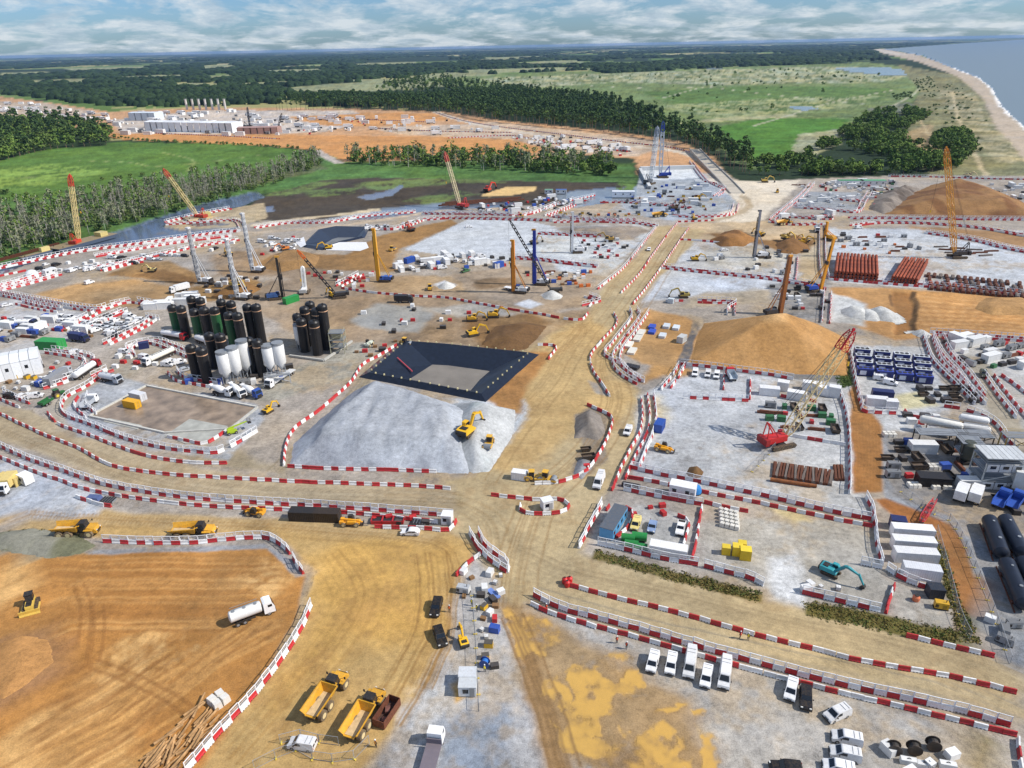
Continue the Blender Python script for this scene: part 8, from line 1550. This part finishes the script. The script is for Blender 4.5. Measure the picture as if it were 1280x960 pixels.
def mesh_fence(pts, label, step=3.4, col=(170, 174, 178)):
    C = catmull([G(*p) for p in pts], step); root = obj('mesh_fence', None, None, (C[0][0], C[0][1], 0), label=label, category='fence', group='mesh fences'); mb = MB()
    for z in (.1, 2.0): mb.box((0, 0, z), (step*.97, .05, .05))
    for x in (-.48, .48): mb.box((x*step, .003, 1.0), (.06, .06, 2.1))
    for k in range(12): mb.box((-step*.44+k*step*.08, 0, 1.05), (.02, .02, 1.9))
    me = mb.mesh('fence_panel', mat('fence_galv', col, .5, .2, vary=.1)); ft = MB().box((0, 0, .08), (.25, .7, .15)).mesh('foot_block', paint((216, 190, 80)))
    for i in range(len(C)-1):
        m2 = (C[i]+C[i+1])/2-C[0]; a = math.atan2(*(C[i+1]-C[i])[::-1]); obj('fence_panel', me, root, (m2[0], m2[1], 0), (0, 0, a)); obj('foot_block', ft, root, tuple(C[i]-C[0])+(0,), (0, 0, a))
mesh_fence([(318,962),(345,948),(368,937),(392,950),(420,953),(446,948),(462,930)], 'bent mesh fence round the white van at the bottom'); mesh_fence([(590,745),(594,790),(597,850),(599,890)], 'mesh fence along the gravel strip below the junction'); mesh_fence([(1170,665),(1185,720),(1198,770),(1212,800)], 'green-grey mesh fence on the scrub bank', col=(120, 132, 116)); mesh_fence([(1126,615),(1160,640),(1190,655),(1230,740),(1262,830)], 'mesh fence along the grey bank beside the black tanks'); mesh_fence([(940,590),(985,545),(1000,540)], 'thin red mesh fence across the crane yard', col=(190, 80, 84)); mesh_fence([(352,929),(366,921),(405,930),(424,932)], 'low orange mesh fence below the dump trucks', col=(200, 110, 80))
for i, (x, y, col, lb) in enumerate(((590,757,(224, 206, 60),'worker in a yellow vest near the black cars'), (596,764,(224, 206, 60),'second worker in a yellow vest near the black cars'), (562,765,(226, 110, 50),'worker in an orange vest beside the upper black car'), (771,804,(226, 90, 50),'worker in an orange vest at the double barrier'), (783,811,(226, 90, 50),'second worker in an orange vest at the double barrier'), (925,798,(214, 60, 50),'left one of two workers beside the long road barrier'), (935,800,(224, 206, 60),'right one of two workers beside the long road barrier'), (683,763,(226, 90, 50),'worker in an orange vest at the start of the double barrier'), (606,840,(224, 206, 60),'worker in a yellow vest beside the hose reel'), (470,934,(226, 150, 60),'worker standing below the rusty skip'))): place('person', *worker(col), G(x, y), random.random()*6, lb, 'person', 'workers on site')
# barges in the river, causeway
def barge(p, q, W, lb, col=(70, 84, 104)):
    L = round((G(*p)-G(*q)).length, 1)
    put('barge', ('barge', L, W), lambda: [P_('hull', MB().prof([(-L/2, 1.4), (L/2, 1.4), (L/2-1.5, -.5), (-L/2+1.5, -.5)], W), paint(col, .1)), P_('deck', MB().box((0, 0, 1.43), (L-.4, W-.4, .08)), paint((150, 132, 100), .2)), P_('deck_house', MB().box((L*.32, 0, 2.6), (5, W*.5, 2.3)), paint((214, 196, 130), .1)), P_('bollard', MB().cyl((-L*.4, W*.35, 1.7), .25, .6, 'z', 8).cyl((-L*.4, -W*.35, 1.7), .25, .6, 'z', 8), DARK())], p, q, lb, 'barge', 'river barges')
barge((66,314), (140,294), 11, 'long working barge under the left crane on the river'); barge((26,325), (64,315), 4, 'narrow pontoon left of the working barge'); barge((232,276), (264,271), 10, 'pontoon under the second river crane', (206, 180, 130))
sp = MB()
for k in range(44):
    a_ = G(-8+k*1.9, 329-k*.52); sp.box((a_.x, a_.y, .4), (1.0, .35, 2.6), rz=.35)
obj('sheet_pile_wall', sp.mesh('sheet_pile_wall', RUST()), label='rusty sheet pile wall along the left river bank', category='wall')
def causeway():
    root = obj('causeway', None, None, G(895,225), label='raised pale causeway with side walls leading round the dock to the second site', category='causeway'); c = G(895,225)
    P = catmull([G(*p) for p in ((868,190),(880,202),(893,214),(908,228),(922,242))], 6); m = paint((176, 172, 164), .1)
    for i in range(len(P)-1):
        a, b = P[i], P[i+1]; d = (b-a)/np.linalg.norm(b-a); n = np.array((-d[1], d[0]))*5; h0, h1 = 3*(1-i/(len(P)-1)), 3*(1-(i+1)/(len(P)-1))
        v = [Vector((*(q+s*n*f), z))-Vector((c.x, c.y, 0)) for q, z in ((a, h0), (b, h1)) for s in (-1, 1) for f in (1,)]
        lo = [Vector((p.x, p.y, -.2)) for p in v]
        obj('deck_span', MB().add(v+lo, [(0, 1, 3, 2), (0, 2, 6, 4), (1, 5, 7, 3), (0, 4, 5, 1), (2, 3, 7, 6)]).mesh('deck_span', paint((196, 186, 168), .2)), root)
        for s in (0, 1): obj('parapet', MB().bar(v[s]+Vector((0, 0, .5)), v[2+s]+Vector((0, 0, .5)), .35).mesh('parapet', m), root)
causeway()
dk = obj('dock_wall', MB().bar(G(800,213)+Vector((0, 0, 1.5)), G(868,211)+Vector((0, 0, 1.5)), 1.6).bar(G(800,213)+Vector((0, 0, 1.0)), G(812,236)+Vector((0, 0, 1.0)), 1.2).mesh('dock_wall', mat('dock_concrete', (206, 208, 208), .8, vary=.1, scale=.1)), label='white concrete wall round the far dock', category='wall')
build_ground()
# ------------------------------------------------------------------ the air: one box of even, thin haze round everything
hm = bpy.data.materials.new('haze'); hm.use_nodes = True; t = hm.node_tree; t.nodes.clear()
pv = N(t, 'ShaderNodeVolumePrincipled'); pv.inputs['Color'].default_value = (.32, .52, .85, 1); pv.inputs['Density'].default_value = 3.0e-5; pv.inputs['Anisotropy'].default_value = .1
ho = N(t, 'ShaderNodeOutputMaterial'); t.links.new(pv.outputs[0], ho.inputs['Volume'])
obj('haze', MB().box((0, 22000, 50.5), (110000, 50000, 107)).mesh('haze', hm), kind='stuff', label='thin blue summer haze over the land')
